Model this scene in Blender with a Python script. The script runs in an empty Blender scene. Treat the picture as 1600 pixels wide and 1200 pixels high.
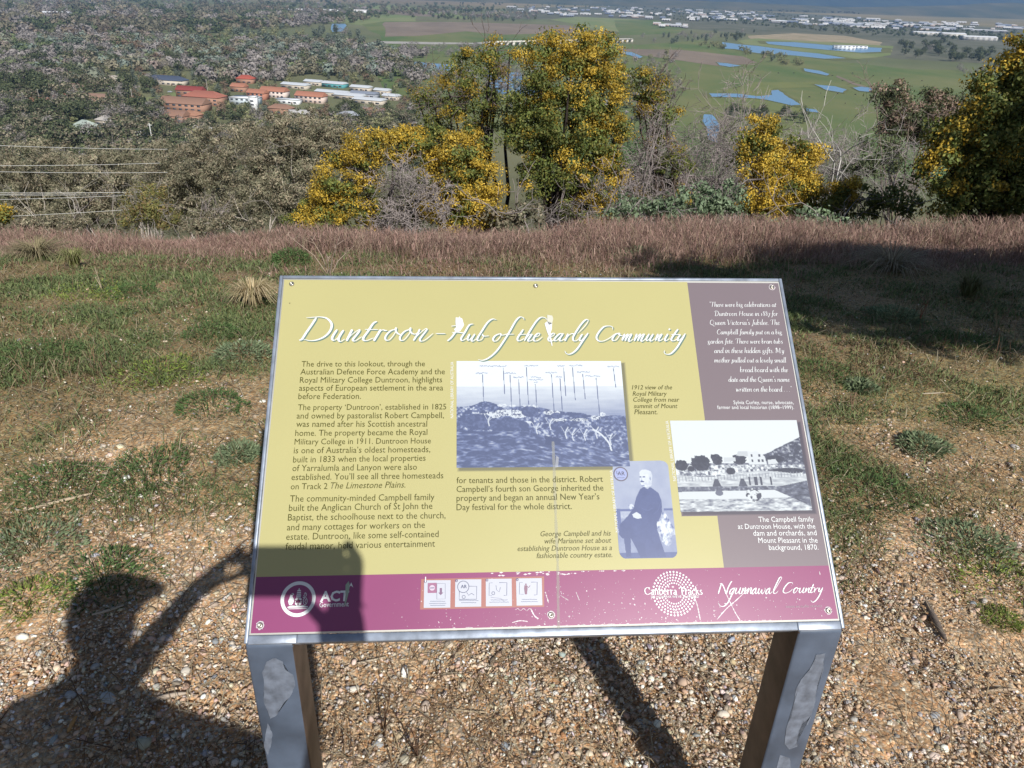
import bpy, bmesh, math, random
import numpy as np
from mathutils import Vector, Matrix
rng = np.random.default_rng(7); random.seed(7)
scn = bpy.context.scene
COL = scn.collection
# ------------------------------------------------------------------ camera
F = 1180.0
R = np.array([[0.99950986, 0.03130543, 0.0],
              [0.01444966, -0.46134429, 0.88710352],
              [0.02777116, -0.88666872, -0.46157052]])          # photo axes (right, down, forward) -> world
CAM = np.array([0.0, 0.0, 1.6])
cd = bpy.data.cameras.new('camera'); cam = bpy.data.objects.new('camera', cd); COL.objects.link(cam)
cd.sensor_width = 36; cd.lens = F * 36 / 1600; cd.clip_start = 0.02; cd.clip_end = 60000
mw = Matrix.Identity(4)
for i in range(3):
    mw[i][0] = R[i, 0]; mw[i][1] = -R[i, 1]; mw[i][2] = -R[i, 2]; mw[i][3] = CAM[i]
cam.matrix_world = mw
scn.camera = cam
# ------------------------------------------------------------------ sky and sun
SUN = np.array([0.31754115, -0.71599011, 0.62171197])
elev = math.asin(SUN[2]); azim = math.atan2(SUN[0], SUN[1])
w = bpy.data.worlds.new('World'); scn.world = w; w.use_nodes = True
nt = w.node_tree; bg = nt.nodes['Background']
sky = nt.nodes.new('ShaderNodeTexSky'); sky.sky_type = 'NISHITA'; sky.sun_disc = False
sky.sun_elevation = elev; sky.sun_rotation = azim; sky.altitude = 650
nt.links.new(sky.outputs[0], bg.inputs[0]); bg.inputs[1].default_value = 0.065
ld = bpy.data.lights.new('sun', 'SUN'); ld.energy = 4.9; ld.angle = math.radians(0.53); ld.color = (1.0, 0.965, 0.91)
sun = bpy.data.objects.new('sun', ld); COL.objects.link(sun)
sun.rotation_euler = Vector(SUN).to_track_quat('Z', 'Y').to_euler()
scn.view_settings.view_transform = 'Standard'; scn.view_settings.look = 'None'
scn.view_settings.exposure = 0.18; scn.view_settings.gamma = 1.0
scn.render.engine = 'CYCLES'
cy = scn.cycles
cy.use_denoising = True; cy.max_bounces = 5; cy.diffuse_bounces = 3; cy.glossy_bounces = 2
cy.transparent_max_bounces = 4; cy.transmission_bounces = 2; cy.volume_bounces = 0
cy.caustics_reflective = False; cy.caustics_refractive = False; cy.sample_clamp_indirect = 6
# ------------------------------------------------------------------ helpers
def lin(c):
    c = np.asarray(c, float) / 255.0
    return np.where(c <= 0.04045, c / 12.92, ((c + 0.055) / 1.055) ** 2.4)
def ray(px, py):
    return R @ np.array([(px - 800) / F, (py - 600) / F, 1.0])
def tag(o, label=None, cat=None, group=None, kind=None):
    if label: o['label'] = label
    if cat: o['category'] = cat
    if group: o['group'] = group
    if kind: o['kind'] = kind
    return o
def empty(name, loc=(0, 0, 0), rz=0.0, parent=None):
    o = bpy.data.objects.new(name, None); COL.objects.link(o)
    o.location = loc; o.rotation_euler = (0, 0, rz); o.empty_display_size = 0.1
    if parent: o.parent = parent
    return o
class MB:
    """collects vertices and faces (any size), a material index per face and a colour per vertex"""
    def __init__(s): s.v = []; s.f = []; s.m = []; s.c = []; s.n = 0
    def add(s, v, f, mi=0, col=None):
        v = np.asarray(v, float).reshape(-1, 3); f = np.asarray(f, int)
        s.v.append(v); s.f.append(f + s.n); s.m.append(np.full(len(f), mi, int) if np.isscalar(mi) else np.asarray(mi))
        if col is None: col = (0.5, 0.5, 0.5)
        col = np.asarray(col, float)
        s.c.append(np.broadcast_to(col, (len(v), 3)) if col.ndim == 1 else col)
        s.n += len(v); return s
    def build(s, name, mats, parent=None, smooth=False, loc=None, rz=0):
        me = bpy.data.meshes.new(name)
        V = np.concatenate(s.v) if s.v else np.zeros((0, 3))
        me.vertices.add(len(V)); me.vertices.foreach_set('co', V.astype(np.float32).ravel())
        tot = sum(f.size for f in s.f); nf = sum(len(f) for f in s.f)
        me.loops.add(tot); me.polygons.add(nf)
        me.loops.foreach_set('vertex_index', np.concatenate([f.ravel() for f in s.f]).astype(np.int32))
        sizes = np.concatenate([np.full(len(f), f.shape[1], int) for f in s.f])
        st = np.zeros(nf, int); st[1:] = np.cumsum(sizes)[:-1]
        me.polygons.foreach_set('loop_start', st.astype(np.int32))
        me.polygons.foreach_set('material_index', np.concatenate(s.m).astype(np.int32))
        if smooth: me.polygons.foreach_set('use_smooth', np.ones(nf, bool))
        a = me.attributes.new('col', 'FLOAT_COLOR', 'POINT')
        C4 = np.ones((len(V), 4), np.float32); C4[:, :3] = np.concatenate(s.c); a.data.foreach_set('color', C4.ravel())
        for m in (mats if isinstance(mats, (list, tuple)) else [mats]): me.materials.append(m)
        me.update(calc_edges=True); me.validate()
        o = bpy.data.objects.new(name, me); COL.objects.link(o)
        if parent: o.parent = parent
        if loc is not None: o.location = loc
        o.rotation_euler = (0, 0, rz)
        return o
def box(mb, c, s, mi=0, col=None, ax=None):
    c = np.asarray(c, float); h = np.asarray(s, float) / 2
    q = np.array([[-1,-1,-1],[1,-1,-1],[1,1,-1],[-1,1,-1],[-1,-1,1],[1,-1,1],[1,1,1],[-1,1,1]], float) * h
    if ax is not None: q = q @ np.asarray(ax)
    mb.add(q + c, [[0,3,2,1],[4,5,6,7],[0,1,5,4],[1,2,6,5],[2,3,7,6],[3,0,4,7]], mi, col)
def tube(mb, pts, rad, n=5, mi=0, col=None, cap=True):
    P = np.asarray(pts, float); k = len(P); rad = np.broadcast_to(np.asarray(rad, float), (k,))
    T = np.gradient(P, axis=0); T /= np.linalg.norm(T, axis=1)[:, None] + 1e-12
    ref = np.array([0, 0, 1.0]) if abs(T[0, 2]) < 0.9 else np.array([1.0, 0, 0])
    A = np.cross(T, ref); A /= np.linalg.norm(A, axis=1)[:, None] + 1e-12; B = np.cross(T, A)
    th = np.arange(n) * 2 * math.pi / n
    ring = P[:, None] + rad[:, None, None] * (np.cos(th)[None, :, None] * A[:, None] + np.sin(th)[None, :, None] * B[:, None])
    i = np.arange(k - 1)[:, None] * n + np.arange(n)[None]; j = np.arange(k - 1)[:, None] * n + (np.arange(n)[None] + 1) % n
    f = np.stack([i, j, j + n, i + n], -1).reshape(-1, 4)
    mb.add(ring.reshape(-1, 3), f, mi, col)
def hsh(ix, iy, seed):
    h = (ix.astype(np.int64) * 374761393 + iy.astype(np.int64) * 668265263 + seed * 982451653) & 0xFFFFFFFF
    h = ((h ^ (h >> 13)) * 1274126177) & 0xFFFFFFFF
    return ((h ^ (h >> 16)) & 0xFFFFFF) / float(0xFFFFFF)
def vnoise(x, y, seed=0):
    x = np.asarray(x, float); y = np.asarray(y, float)
    ix = np.floor(x); iy = np.floor(y); fx = x - ix; fy = y - iy
    fx = fx * fx * (3 - 2 * fx); fy = fy * fy * (3 - 2 * fy)
    a = hsh(ix, iy, seed); b = hsh(ix + 1, iy, seed); c = hsh(ix, iy + 1, seed); d = hsh(ix + 1, iy + 1, seed)
    return (a * (1 - fx) + b * fx) * (1 - fy) + (c * (1 - fx) + d * fx) * fy
def fbm(x, y, seed=0, o=4):
    s = 0; a = 0.5; n = 0
    for k in range(o):
        s = s + a * vnoise(np.asarray(x) * 2 ** k, np.asarray(y) * 2 ** k, seed + k * 17); n += a; a *= 0.5
    return s / n
def sstep(a, b, x):
    t = np.clip((np.asarray(x, float) - a) / (b - a), 0, 1); return t * t * (3 - 2 * t)
# ------------------------------------------------------------------ materials
def mat(name, color, rough=0.7, noise=0.0, scale=20.0, bump=0.0, metal=0.0, spec=0.5, coat=0.0):
    m = bpy.data.materials.new(name); m.use_nodes = True; t = m.node_tree; b = t.nodes['Principled BSDF']
    b.inputs['Base Color'].default_value = (*color, 1); b.inputs['Roughness'].default_value = rough
    b.inputs['Metallic'].default_value = metal; b.inputs['Specular IOR Level'].default_value = spec
    b.inputs['Coat Weight'].default_value = coat
    if noise or bump:
        tc = t.nodes.new('ShaderNodeTexCoord'); n = t.nodes.new('ShaderNodeTexNoise'); n.inputs['Scale'].default_value = scale
        n.inputs['Detail'].default_value = 5; t.links.new(tc.outputs['Object'], n.inputs['Vector'])
        if noise:
            mx = t.nodes.new('ShaderNodeMapRange'); mx.inputs['From Min'].default_value = 0.3; mx.inputs['From Max'].default_value = 0.7
            mx.inputs['To Min'].default_value = 1 - noise; mx.inputs['To Max'].default_value = 1 + noise
            t.links.new(n.outputs['Fac'], mx.inputs['Value'])
            v = t.nodes.new('ShaderNodeVectorMath'); v.operation = 'SCALE'; v.inputs[0].default_value = color
            t.links.new(mx.outputs[0], v.inputs['Scale']); t.links.new(v.outputs[0], b.inputs['Base Color'])
        if bump:
            bp = t.nodes.new('ShaderNodeBump'); bp.inputs['Strength'].default_value = bump; bp.inputs['Distance'].default_value = 0.01
            t.links.new(n.outputs['Fac'], bp.inputs['Height']); t.links.new(bp.outputs[0], b.inputs['Normal'])
    return m
def colmat(name, rough=0.75, spec=0.3, trans=0.0, coat=0.0):
    """takes its colour from the mesh's own colour attribute"""
    m = bpy.data.materials.new(name); m.use_nodes = True; t = m.node_tree; b = t.nodes['Principled BSDF']
    a = t.nodes.new('ShaderNodeAttribute'); a.attribute_name = 'col'
    t.links.new(a.outputs['Color'], b.inputs['Base Color'])
    b.inputs['Roughness'].default_value = rough; b.inputs['Specular IOR Level'].default_value = spec
    b.inputs['Coat Weight'].default_value = coat; b.inputs['Coat Roughness'].default_value = 0.15
    if trans:
        tr = t.nodes.new('ShaderNodeBsdfTranslucent'); t.links.new(a.outputs['Color'], tr.inputs['Color'])
        mx = t.nodes.new('ShaderNodeMixShader'); mx.inputs[0].default_value = trans
        t.links.new(b.outputs[0], mx.inputs[1]); t.links.new(tr.outputs[0], mx.inputs[2])
        t.links.new(mx.outputs[0], t.nodes['Material Output'].inputs['Surface'])
    return m
M_leaf = colmat('leaf', 0.6, 0.25, 0.22)
M_blade = colmat('blade', 0.7, 0.2, 0.25)
M_bark = colmat('bark', 0.9, 0.1)
M_stone = colmat('stone_mix', .95, .08)
M_print = colmat('print', 0.35, 0.4)
M_wall = colmat('painted_wall', 0.8, 0.2)
# ------------------------------------------------------------------ terrain
PR = np.array([[-400, -40],[-60,-3],[-8,.05],[2.4,.05],[3.2,.01],[4,-.08],[5.5,-.27],[7,-.58],[8,-.86],[9,-1.22],[10.5,-1.85],[12,-2.55],[16,-4.7],[22,-7.8],[35,-14.5],[60,-27],[120,-49],[220,-72],[330,-87],[450,-95],[60000,-95]])
_ps = np.concatenate([np.linspace(-400, -8, 80), np.linspace(-7.9, 14, 500), np.geomspace(14.1, 900, 600), [60000]])
_pz = np.interp(_ps, PR[:, 0], PR[:, 1])
for _ in range(40):
    _pz[1:-1] = 0.25 * _pz[:-2] + 0.5 * _pz[1:-1] + 0.25 * _pz[2:]
def height(x, y):
    x = np.asarray(x, float); y = np.asarray(y, float)
    s = np.where(y > 0, np.sqrt(y * y + (0.22 * x) ** 2), y)
    z = np.interp(s, _ps, _pz)
    fall = sstep(3.0, 8.0, y) * (1 - sstep(20, 60, y))
    z = z + fall * 0.035 * np.clip(x, -8, 8)
    z = z - 0.02 * np.clip(x, -2, 2) * (1 - sstep(2.2, 4.0, y)) * (y > -5)
    r = np.sqrt(x * x + y * y)
    z = z + 0.05 * (fbm(x * .9, y * .9, 3, 3) - .5) * sstep(2.5, 4.5, r) * (1 - sstep(30, 60, r))
    z = z + (fbm(x * .02, y * .02, 8, 3) - .5) * 5 * sstep(60, 160, r) * (1 - sstep(300, 420, r))
    return z
def hit(px, py, zoff=0.0):
    """where the line of sight through a photo pixel meets the terrain"""
    d = ray(px, py)
    if d[2] > -0.012: d = d.copy(); d[2] = -0.012
    t = np.geomspace(0.4, 9000, 5000)
    P = CAM + t[:, None] * d
    g = P[:, 2] - height(P[:, 0], P[:, 1]) - zoff
    k = np.argmax(g < 0)
    if k == 0: k = len(t) - 1
    t0, t1 = t[k - 1], t[k]; g0, g1 = g[k - 1], g[k]
    tt = t0 + (t1 - t0) * g0 / (g0 - g1 + 1e-12)
    return CAM + tt * d
def at_depth(px, py, Y):
    d = ray(px, py); return CAM + d * (Y / d[1])
# ground masks (shared by the ground sheet, the gravel and the grass)
def green_mask(x, y):
    """0 = bare gravel, 1 = weeds and grass"""
    n = fbm(x * 1.1 + 5, y * 1.1, 21, 4)
    edge = 2.15 + 0.10 * np.maximum(-x, 0) - 0.05 * np.maximum(x, 0) - 0.55 * sstep(.5, 1.6, x) * 0.4
    m = sstep(-0.35, 0.75, (y - edge) / 0.9 + (n - .5) * 2.6)
    return m
def red_mask(x, y):
    n = fbm(x * .6, y * .6, 41, 3)
    return sstep(4.7, 7.0, y + (n - .5) * 3.4 + 0.05 * np.minimum(x, 0))
# ------------------------------------------------------------------ the ground: one polar sheet from the lookout to the horizon
def build_ground():
    r = np.concatenate([[0.02, .1, .2], np.geomspace(0.3, 14, 300), np.geomspace(14.4, 500, 150), np.geomspace(520, 30000, 50)])
    front = np.linspace(-58, 58, 430); rest = np.linspace(58, 302, 62)[1:-1]
    th = np.radians(np.concatenate([front, rest])); n = len(th)
    X = r[:, None] * np.sin(th)[None]; Y = r[:, None] * np.cos(th)[None]
    Z = height(X, Y)
    near = 1 - sstep(6, 14, r)[:, None]
    Z = Z + near * ((fbm(X * 9, Y * 9, 5, 3) - .5) * .018 + (fbm(X * 3, Y * 3, 6, 2) - .5) * .03)
    V = np.stack([X, Y, Z], -1).reshape(-1, 3)
    g = green_mask(X, Y); rd = red_mask(X, Y)
    n1 = fbm(X * 2.3, Y * 2.3, 11, 4)[..., None]; n2 = fbm(X * 8, Y * 8, 12, 3)[..., None]; n3 = fbm(X * .9, Y * .9, 14, 3)[..., None]
    grav = np.array([.44, .325, .21]) * (1 - n1) + np.array([.49, .40, .285]) * n1
    grav = grav * (.75 + .5 * n2)
    soil = np.array([.30, .235, .155]) * (1 - n1) + np.array([.21, .205, .10]) * n1
    soil = soil * (.7 + .6 * n3)
    base = grav * (1 - g[..., None]) + soil * g[..., None]
    redc = np.array([.20, .125, .09]) * (.7 + .6 * n2)
    base = base * (1 - rd[..., None]) + redc * rd[..., None]
    # beyond the brow: hillside scrub, then the valley floor
    far = sstep(10, 16, r)[:, None, None] * np.ones_like(n1)
    hillc = np.array([.13, .125, .065]) * (.7 + .7 * fbm(X * .05, Y * .05, 31, 3)[..., None])
    base = base * (1 - far) + hillc * far
    val = sstep(380, 520, r)[:, None, None] * np.ones_like(n1)
    vn = fbm(X * .004, Y * .004, 33, 4)[..., None]; vn2 = fbm(X * .02, Y * .02, 34, 3)[..., None]
    vc = np.array([.12, .15, .07]) * vn + np.array([.19, .175, .10]) * (1 - vn); vc = vc * (.75 + .5 * vn2)
    base = base * (1 - val) + vc * val
    out = sstep(4800, 6200, r)[:, None, None] * np.ones_like(n1)
    oc = np.array([.26, .20, .11]) * (.6 + .8 * fbm(X * .0012, Y * .0006, 35, 3)[..., None])
    base = base * (1 - out) + oc * out
    k = len(r)
    i = np.arange(k - 1)[:, None] * n + np.arange(n)[None]; j = np.arange(k - 1)[:, None] * n + (np.arange(n)[None] + 1) % n
    f = np.stack([i, i + n, j + n, j], -1).reshape(-1, 4)
    m = bpy.data.materials.new('ground_cover'); m.use_nodes = True; t = m.node_tree; b = t.nodes['Principled BSDF']
    b.inputs['Roughness'].default_value = .92; b.inputs['Specular IOR Level'].default_value = .15
    a = t.nodes.new('ShaderNodeAttribute'); a.attribute_name = 'col'
    tc = t.nodes.new('ShaderNodeTexCoord')
    vo = t.nodes.new('ShaderNodeTexVoronoi'); vo.inputs['Scale'].default_value = 130; t.links.new(tc.outputs['Object'], vo.inputs['Vector'])
    ramp = t.nodes.new('ShaderNodeValToRGB'); cr = ramp.color_ramp; cr.interpolation = 'CONSTANT'
    cols = [(.55, .5, .45), (.8, .6, .42), (1.25, .95, .7), (.75, .8, .9), (1.5, 1.35, 1.2), (.95, .62, .4), (1.1, 1.0, .9)]
    cr.elements[0].color = (*cols[0], 1); cr.elements[1].position = .15; cr.elements[1].color = (*cols[1], 1)
    for p, c in zip((.3, .48, .62, .72, .85), cols[2:]): e = cr.elements.new(p); e.color = (*c, 1)
    sp = t.nodes.new('ShaderNodeSeparateColor'); t.links.new(vo.outputs['Color'], sp.inputs[0]); t.links.new(sp.outputs[0], ramp.inputs[0])
    no = t.nodes.new('ShaderNodeTexNoise'); no.inputs['Scale'].default_value = 45; no.inputs['Detail'].default_value = 6
    t.links.new(tc.outputs['Object'], no.inputs['Vector'])
    mr = t.nodes.new('ShaderNodeMapRange'); mr.inputs['From Min'].default_value = .3; mr.inputs['From Max'].default_value = .7
    mr.inputs['To Min'].default_value = .6; mr.inputs['To Max'].default_value = 1.4; t.links.new(no.outputs['Fac'], mr.inputs['Value'])
    mul = t.nodes.new('ShaderNodeMix'); mul.data_type = 'RGBA'; mul.blend_type = 'MULTIPLY'; mul.inputs[0].default_value = 0.8
    t.links.new(a.outputs['Color'], mul.inputs[6]); t.links.new(ramp.outputs[0], mul.inputs[7])
    v = t.nodes.new('ShaderNodeVectorMath'); v.operation = 'SCALE'; t.links.new(mul.outputs[2], v.inputs[0]); t.links.new(mr.outputs[0], v.inputs['Scale'])
    # the pebbly pattern belongs to the ground near the lookout
    ln = t.nodes.new('ShaderNodeVectorMath'); ln.operation = 'LENGTH'; t.links.new(tc.outputs['Object'], ln.inputs[0])
    nr = t.nodes.new('ShaderNodeMapRange'); nr.inputs['From Min'].default_value = 6; nr.inputs['From Max'].default_value = 14
    t.links.new(ln.outputs['Value'], nr.inputs['Value'])
    fin = t.nodes.new('ShaderNodeMix'); fin.data_type = 'RGBA'; t.links.new(nr.outputs[0], fin.inputs[0])
    t.links.new(v.outputs[0], fin.inputs[6]); t.links.new(a.outputs['Color'], fin.inputs[7])
    t.links.new(fin.outputs[2], b.inputs['Base Color'])
    bp = t.nodes.new('ShaderNodeBump'); bp.inputs['Strength'].default_value = .5; bp.inputs['Distance'].default_value = .006
    t.links.new(vo.outputs['Distance'], bp.inputs['Height']); bp.invert = True; t.links.new(bp.outputs[0], b.inputs['Normal'])
    mb = MB(); mb.add(V, f, 0, base.reshape(-1, 3))
    tag(mb.build('ground', m, smooth=True), kind='structure')
build_ground()
# ------------------------------------------------------------------ gravel
def ico():
    p = (1 + 5 ** .5) / 2
    v = np.array([[-1,p,0],[1,p,0],[-1,-p,0],[1,-p,0],[0,-1,p],[0,1,p],[0,-1,-p],[0,1,-p],[p,0,-1],[p,0,1],[-p,0,-1],[-p,0,1]], float)
    v /= np.linalg.norm(v[0])
    f = np.array([[0,11,5],[0,5,1],[0,1,7],[0,7,10],[0,10,11],[1,5,9],[5,11,4],[11,10,2],[10,7,6],[7,1,8],[3,9,4],[3,4,2],[3,2,6],[3,6,8],[3,8,9],[4,9,5],[2,4,11],[6,2,10],[8,6,7],[9,8,1]])
    return v, f
def rotz(a):
    z = np.zeros_like(a); o = np.ones_like(a)
    return np.stack([np.stack([np.cos(a), -np.sin(a), z], -1), np.stack([np.sin(a), np.cos(a), z], -1), np.stack([z, z, o], -1)], -2)
PEB = 1.4 * np.array([[.60,.53,.44],[.50,.40,.29],[.43,.29,.18],[.38,.24,.14],[.42,.33,.24],[.34,.32,.30],[.25,.26,.28],[.18,.13,.10],[.66,.62,.55],[.38,.29,.21]])
PW = np.array([.07,.14,.21,.16,.16,.08,.04,.05,.025,.06]); PW = PW / PW.sum()
def pebbles(x, y, s, name):
    N = len(x); iv, jf = ico()
    jit = 1 + rng.uniform(-.28, .28, (N, 12))
    sc = np.stack([s * rng.uniform(.8, 1.35, N), s * rng.uniform(.6, 1.0, N), s * rng.uniform(.38, .7, N)], -1)
    V = iv[None] * jit[..., None] * sc[:, None, :]
    V = np.einsum('nij,nkj->nki', rotz(rng.uniform(0, 6.3, N)), V)
    tl = rng.normal(0, .25, (N, 2)); V[..., 2] += V[..., 0] * tl[:, None, 0] + V[..., 1] * tl[:, None, 1]
    z = height(x, y) + s * rng.uniform(.05, .4, N) + .004
    V = V + np.stack([x, y, z], -1)[:, None]
    f = (jf[None] + 12 * np.arange(N)[:, None, None]).reshape(-1, 3)
    c = PEB[rng.choice(len(PEB), N, p=PW)] * rng.uniform(.7, 1.15, (N, 1))
    c = c * .74 + c.mean(1, keepdims=True) * .26 * np.array([1.03, 1.0, .94]); c = c * (1 + rng.normal(0, .04, (N, 3)))
    mb = MB(); mb.add(V.reshape(-1, 3), f, 0, np.repeat(np.clip(c, .02, .82), 12, 0))
    return mb.build(name, M_stone, smooth=False)
def wedge(N, r0, r1, pw, half=40):
    u = rng.uniform(0, 1, N); r = (r0 ** pw + u * (r1 ** pw - r0 ** pw)) ** (1 / pw)
    th = np.radians(rng.uniform(-half, half, N)); return r * np.sin(th), r * np.cos(th)
x, y = wedge(270000, .38, 5.5, 0.75, 48)
g = green_mask(x, y); keep = (rng.uniform(0, 1, len(x)) > np.clip(g * 1.05, 0, .93)) & (rng.uniform(0, 1, len(x)) < .38 + .62 * sstep(.36, .58, fbm(x * 1.9, y * 1.9, 17, 4) + .10 * np.clip(x, -.6, .8))); x, y = x[keep], y[keep]
s = np.exp(rng.normal(math.log(.0028), .52, len(x))); s = np.clip(s, .0016, .015)
tag(pebbles(x, y, s, 'gravel'), 'mixed orange, tan and grey gravel spread over the lookout ground', 'gravel', kind='stuff')
# ------------------------------------------------------------------ weeds, short grass and the tall reddish grass
def blades(x, y, h, wd, col, lean, name, label, cat, bend=.5, kind='stuff', base=None):
    N = len(x); z = height(x, y) if base is None else base
    a = rng.uniform(0, 6.283, N); d = np.stack([np.cos(a), np.sin(a), np.zeros(N)], -1)
    la = rng.uniform(0, 6.283, N); l = np.stack([np.cos(la), np.sin(la), np.zeros(N)], -1) * (lean * h)[:, None]
    B = np.stack([x, y, z - .005], -1); up = np.array([0, 0, 1.0])
    p0 = B - d * wd[:, None] / 2; p1 = B + d * wd[:, None] / 2
    m = B + up * (h * .6)[:, None] + l * .4
    t = B + up * h[:, None] * (1 - .35 * lean[:, None]) + l
    m0 = m - d * wd[:, None] * .42; m1 = m + d * wd[:, None] * .42
    V = np.stack([p0, p1, m1, m0, t], 1).reshape(-1, 3)
    i = np.arange(N) * 5
    mb = MB(); cc = np.repeat(col, 5, 0)
    mb.add(V, np.stack([i, i + 1, i + 2, i + 3], -1), 0, cc)
    mb.f.append(np.stack([i + 3, i + 2, i + 4], -1)); mb.m.append(np.zeros(N, int))
    o = mb.build(name, M_blade)
    if label: tag(o, label, cat, kind=kind)
    return o
def pal(P, N, w=None, jit=.2):
    P = np.asarray(P, float); c = P[rng.choice(len(P), N, p=w)]
    return np.clip(c * rng.uniform(1 - jit, 1 + jit, (N, 1)), .005, .9)
GREEN = [[.125,.17,.065],[.16,.20,.08],[.20,.235,.10],[.11,.15,.07],[.12,.10,.05],[.17,.13,.075]]
# low green weeds in patches
x, y = wedge(620000, 1.2, 8.5, 0.6, 46)
g = green_mask(x, y); cl = fbm(x * 2.6, y * 2.6, 71, 4); rd = red_mask(x, y)
pr = g * (.14 + .80 * sstep(.42, .62, cl)) * (1 - .8 * rd) * (1 - .45 * sstep(.8, 2.2, x)); keep = rng.uniform(0, 1, len(x)) < pr; x, y, cl = x[keep], y[keep], cl[keep]
N = len(x); dry = vnoise(x * 1.7, y * 1.7, 77)
c = pal(GREEN[:4], N, [.3, .3, .25, .15]); cd_ = pal([[.21,.16,.09],[.25,.20,.12],[.17,.14,.075],[.20,.12,.08]], N)
kk = (rng.uniform(0, 1, N) < sstep(.40, .9, dry) * .6)[:, None]; c = np.where(kk, cd_, c)
wdt = rng.uniform(.002, .0055, N) * np.clip(np.sqrt(x * x + y * y) / 3.0, .6, 2)
blades(x, y, rng.uniform(.010, .045, N) * (.6 + 1.0 * cl), wdt, c, rng.uniform(.3, 1.4, N), 'grass', 'low green weeds and grass in patches behind the sign', 'grass')
# dry litter: thin straws lying on the ground
x, y = wedge(26000, .5, 7, .7, 46); N = len(x)
blades(x, y, rng.uniform(.02, .09, N), rng.uniform(.0015, .0035, N), pal([[.34,.27,.17],[.22,.15,.09],[.42,.36,.25],[.14,.09,.06]], N), rng.uniform(1.6, 2.6, N), 'straw_litter', 'dry straw and grass litter lying over the gravel', 'litter')
# the tall reddish grass along the brow
x = rng.uniform(-9.5, 11, 900000); y = rng.uniform(4.6, 11.5, len(x))
rd = red_mask(x, y) * (.25 + .75 * sstep(.3, .6, fbm(x * 1.6, y * 1.6, 91, 3))); keep = (rng.uniform(0, 1, len(x)) < rd * .5) & (np.abs(x) < y * .82 + 1.2); x, y = x[keep], y[keep]
N = len(x); big = fbm(x * .8, y * .8, 92, 3)
c = pal([[.31,.195,.16],[.27,.17,.14],[.35,.235,.185],[.25,.20,.12],[.42,.34,.24],[.17,.115,.09]], N, [.26,.22,.18,.12,.12,.1]) * (.75 + .5 * fbm(x * .5, y * 1.2, 95, 3))[:, None]
hgt = .72 * rng.uniform(.08, .32, N) * (.30 + 1.3 * sstep(.3, .7, big)) * sstep(4.5, 7.6, y)
blades(x, y, hgt + .05, rng.uniform(.002, .0055, N), c, rng.uniform(.1, 1.0, N), 'tall_grass', 'band of tall reddish seeding grass along the brow of the hill', 'grass')
# its feathery seed heads
k = rng.choice(N, N // 3, replace=False); n = len(k)
blades(x[k] + rng.normal(0, .02, n), y[k], rng.uniform(.03, .08, n), rng.uniform(.003, .008, n), pal([[.34,.215,.175],[.30,.185,.155],[.40,.28,.225]], n), rng.uniform(.3, 1.3, n),
       'grass_seed_heads', 'feathery reddish seed heads above the tall grass', 'grass', base=height(x[k], y[k]) + hgt[k] * .85)
# thin straw-coloured stems standing through the weeds
x, y = wedge(4500, 3.4, 7.5, .9, 44); keep = rng.uniform(0, 1, len(x)) < green_mask(x, y) * sstep(.4, .6, fbm(x * 1.3, y * 1.3, 61, 3)); x, y = x[keep], y[keep]; N = len(x)
blades(x, y, rng.uniform(.06, .18, N), rng.uniform(.002, .004, N), pal([[.30,.22,.13],[.20,.12,.07],[.16,.09,.06],[.38,.31,.2]], N), rng.uniform(.1, .9, N), 'dry_stems', 'thin dry stems standing through the green weeds', 'grass')
# ------------------------------------------------------------------ plants and stones one can point to
def leafy(mb, n, r, h, size, cols, c0=(0, 0, 0), narrow=.35):
    """a mound of small leaves"""
    a = rng.uniform(0, 6.283, n); q = np.sqrt(rng.uniform(0, 1, n)) * r
    q = q * (.55 + .75 * vnoise(a * 1.3 + c0[0], q * 9 + r * 50, 4)); z = h * .7 * np.clip(1 - (q / r) ** 2, .05, 1) * rng.uniform(.1, 1, n) + .004
    P = np.stack([q * np.cos(a), q * np.sin(a), z], -1) + np.asarray(c0)
    out = np.stack([np.cos(a), np.sin(a), rng.uniform(-.1, 1.1, n)], -1) + rng.normal(0, .5, (n, 3)); out /= np.linalg.norm(out, axis=1)[:, None]
    sd = np.cross(out, rng.normal(0, 1, (n, 3))); sd /= np.linalg.norm(sd, axis=1)[:, None] + 1e-9
    L = size * rng.uniform(.6, 1.4, n)[:, None]
    V = np.stack([P, P + out * L * .5 + sd * L * narrow / 2, P + out * L, P + out * L * .5 - sd * L * narrow / 2], 1).reshape(-1, 3)
    i = np.arange(n) * 4
    mb.add(V, np.stack([i, i + 1, i + 2, i + 3], -1), 0, np.repeat(pal(cols, n), 4, 0))
def stems(mb, n, r, h, wd, cols, lean=.5):
    for k in range(n):
        a = rng.uniform(0, 6.283); q = rng.uniform(0, r * .5); hh = h * rng.uniform(.6, 1.1); ll = lean * hh * rng.uniform(.3, 1)
        p0 = np.array([q * math.cos(a), q * math.sin(a), 0]); d = np.array([math.cos(a), math.sin(a), 0])
        tube(mb, [p0, p0 + d * ll * .35 + [0, 0, hh * .6], p0 + d * ll + [0, 0, hh * .95]], [wd, wd * .8, wd * .3], 3, 0, pal(cols, 1)[0])
BG = [[.07,.12,.04],[.09,.14,.05],[.05,.09,.03]]; GG = [[.15,.19,.105],[.19,.23,.13],[.11,.15,.08]]; LG = [[.16,.21,.04],[.20,.24,.06],[.12,.17,.04]]
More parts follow.
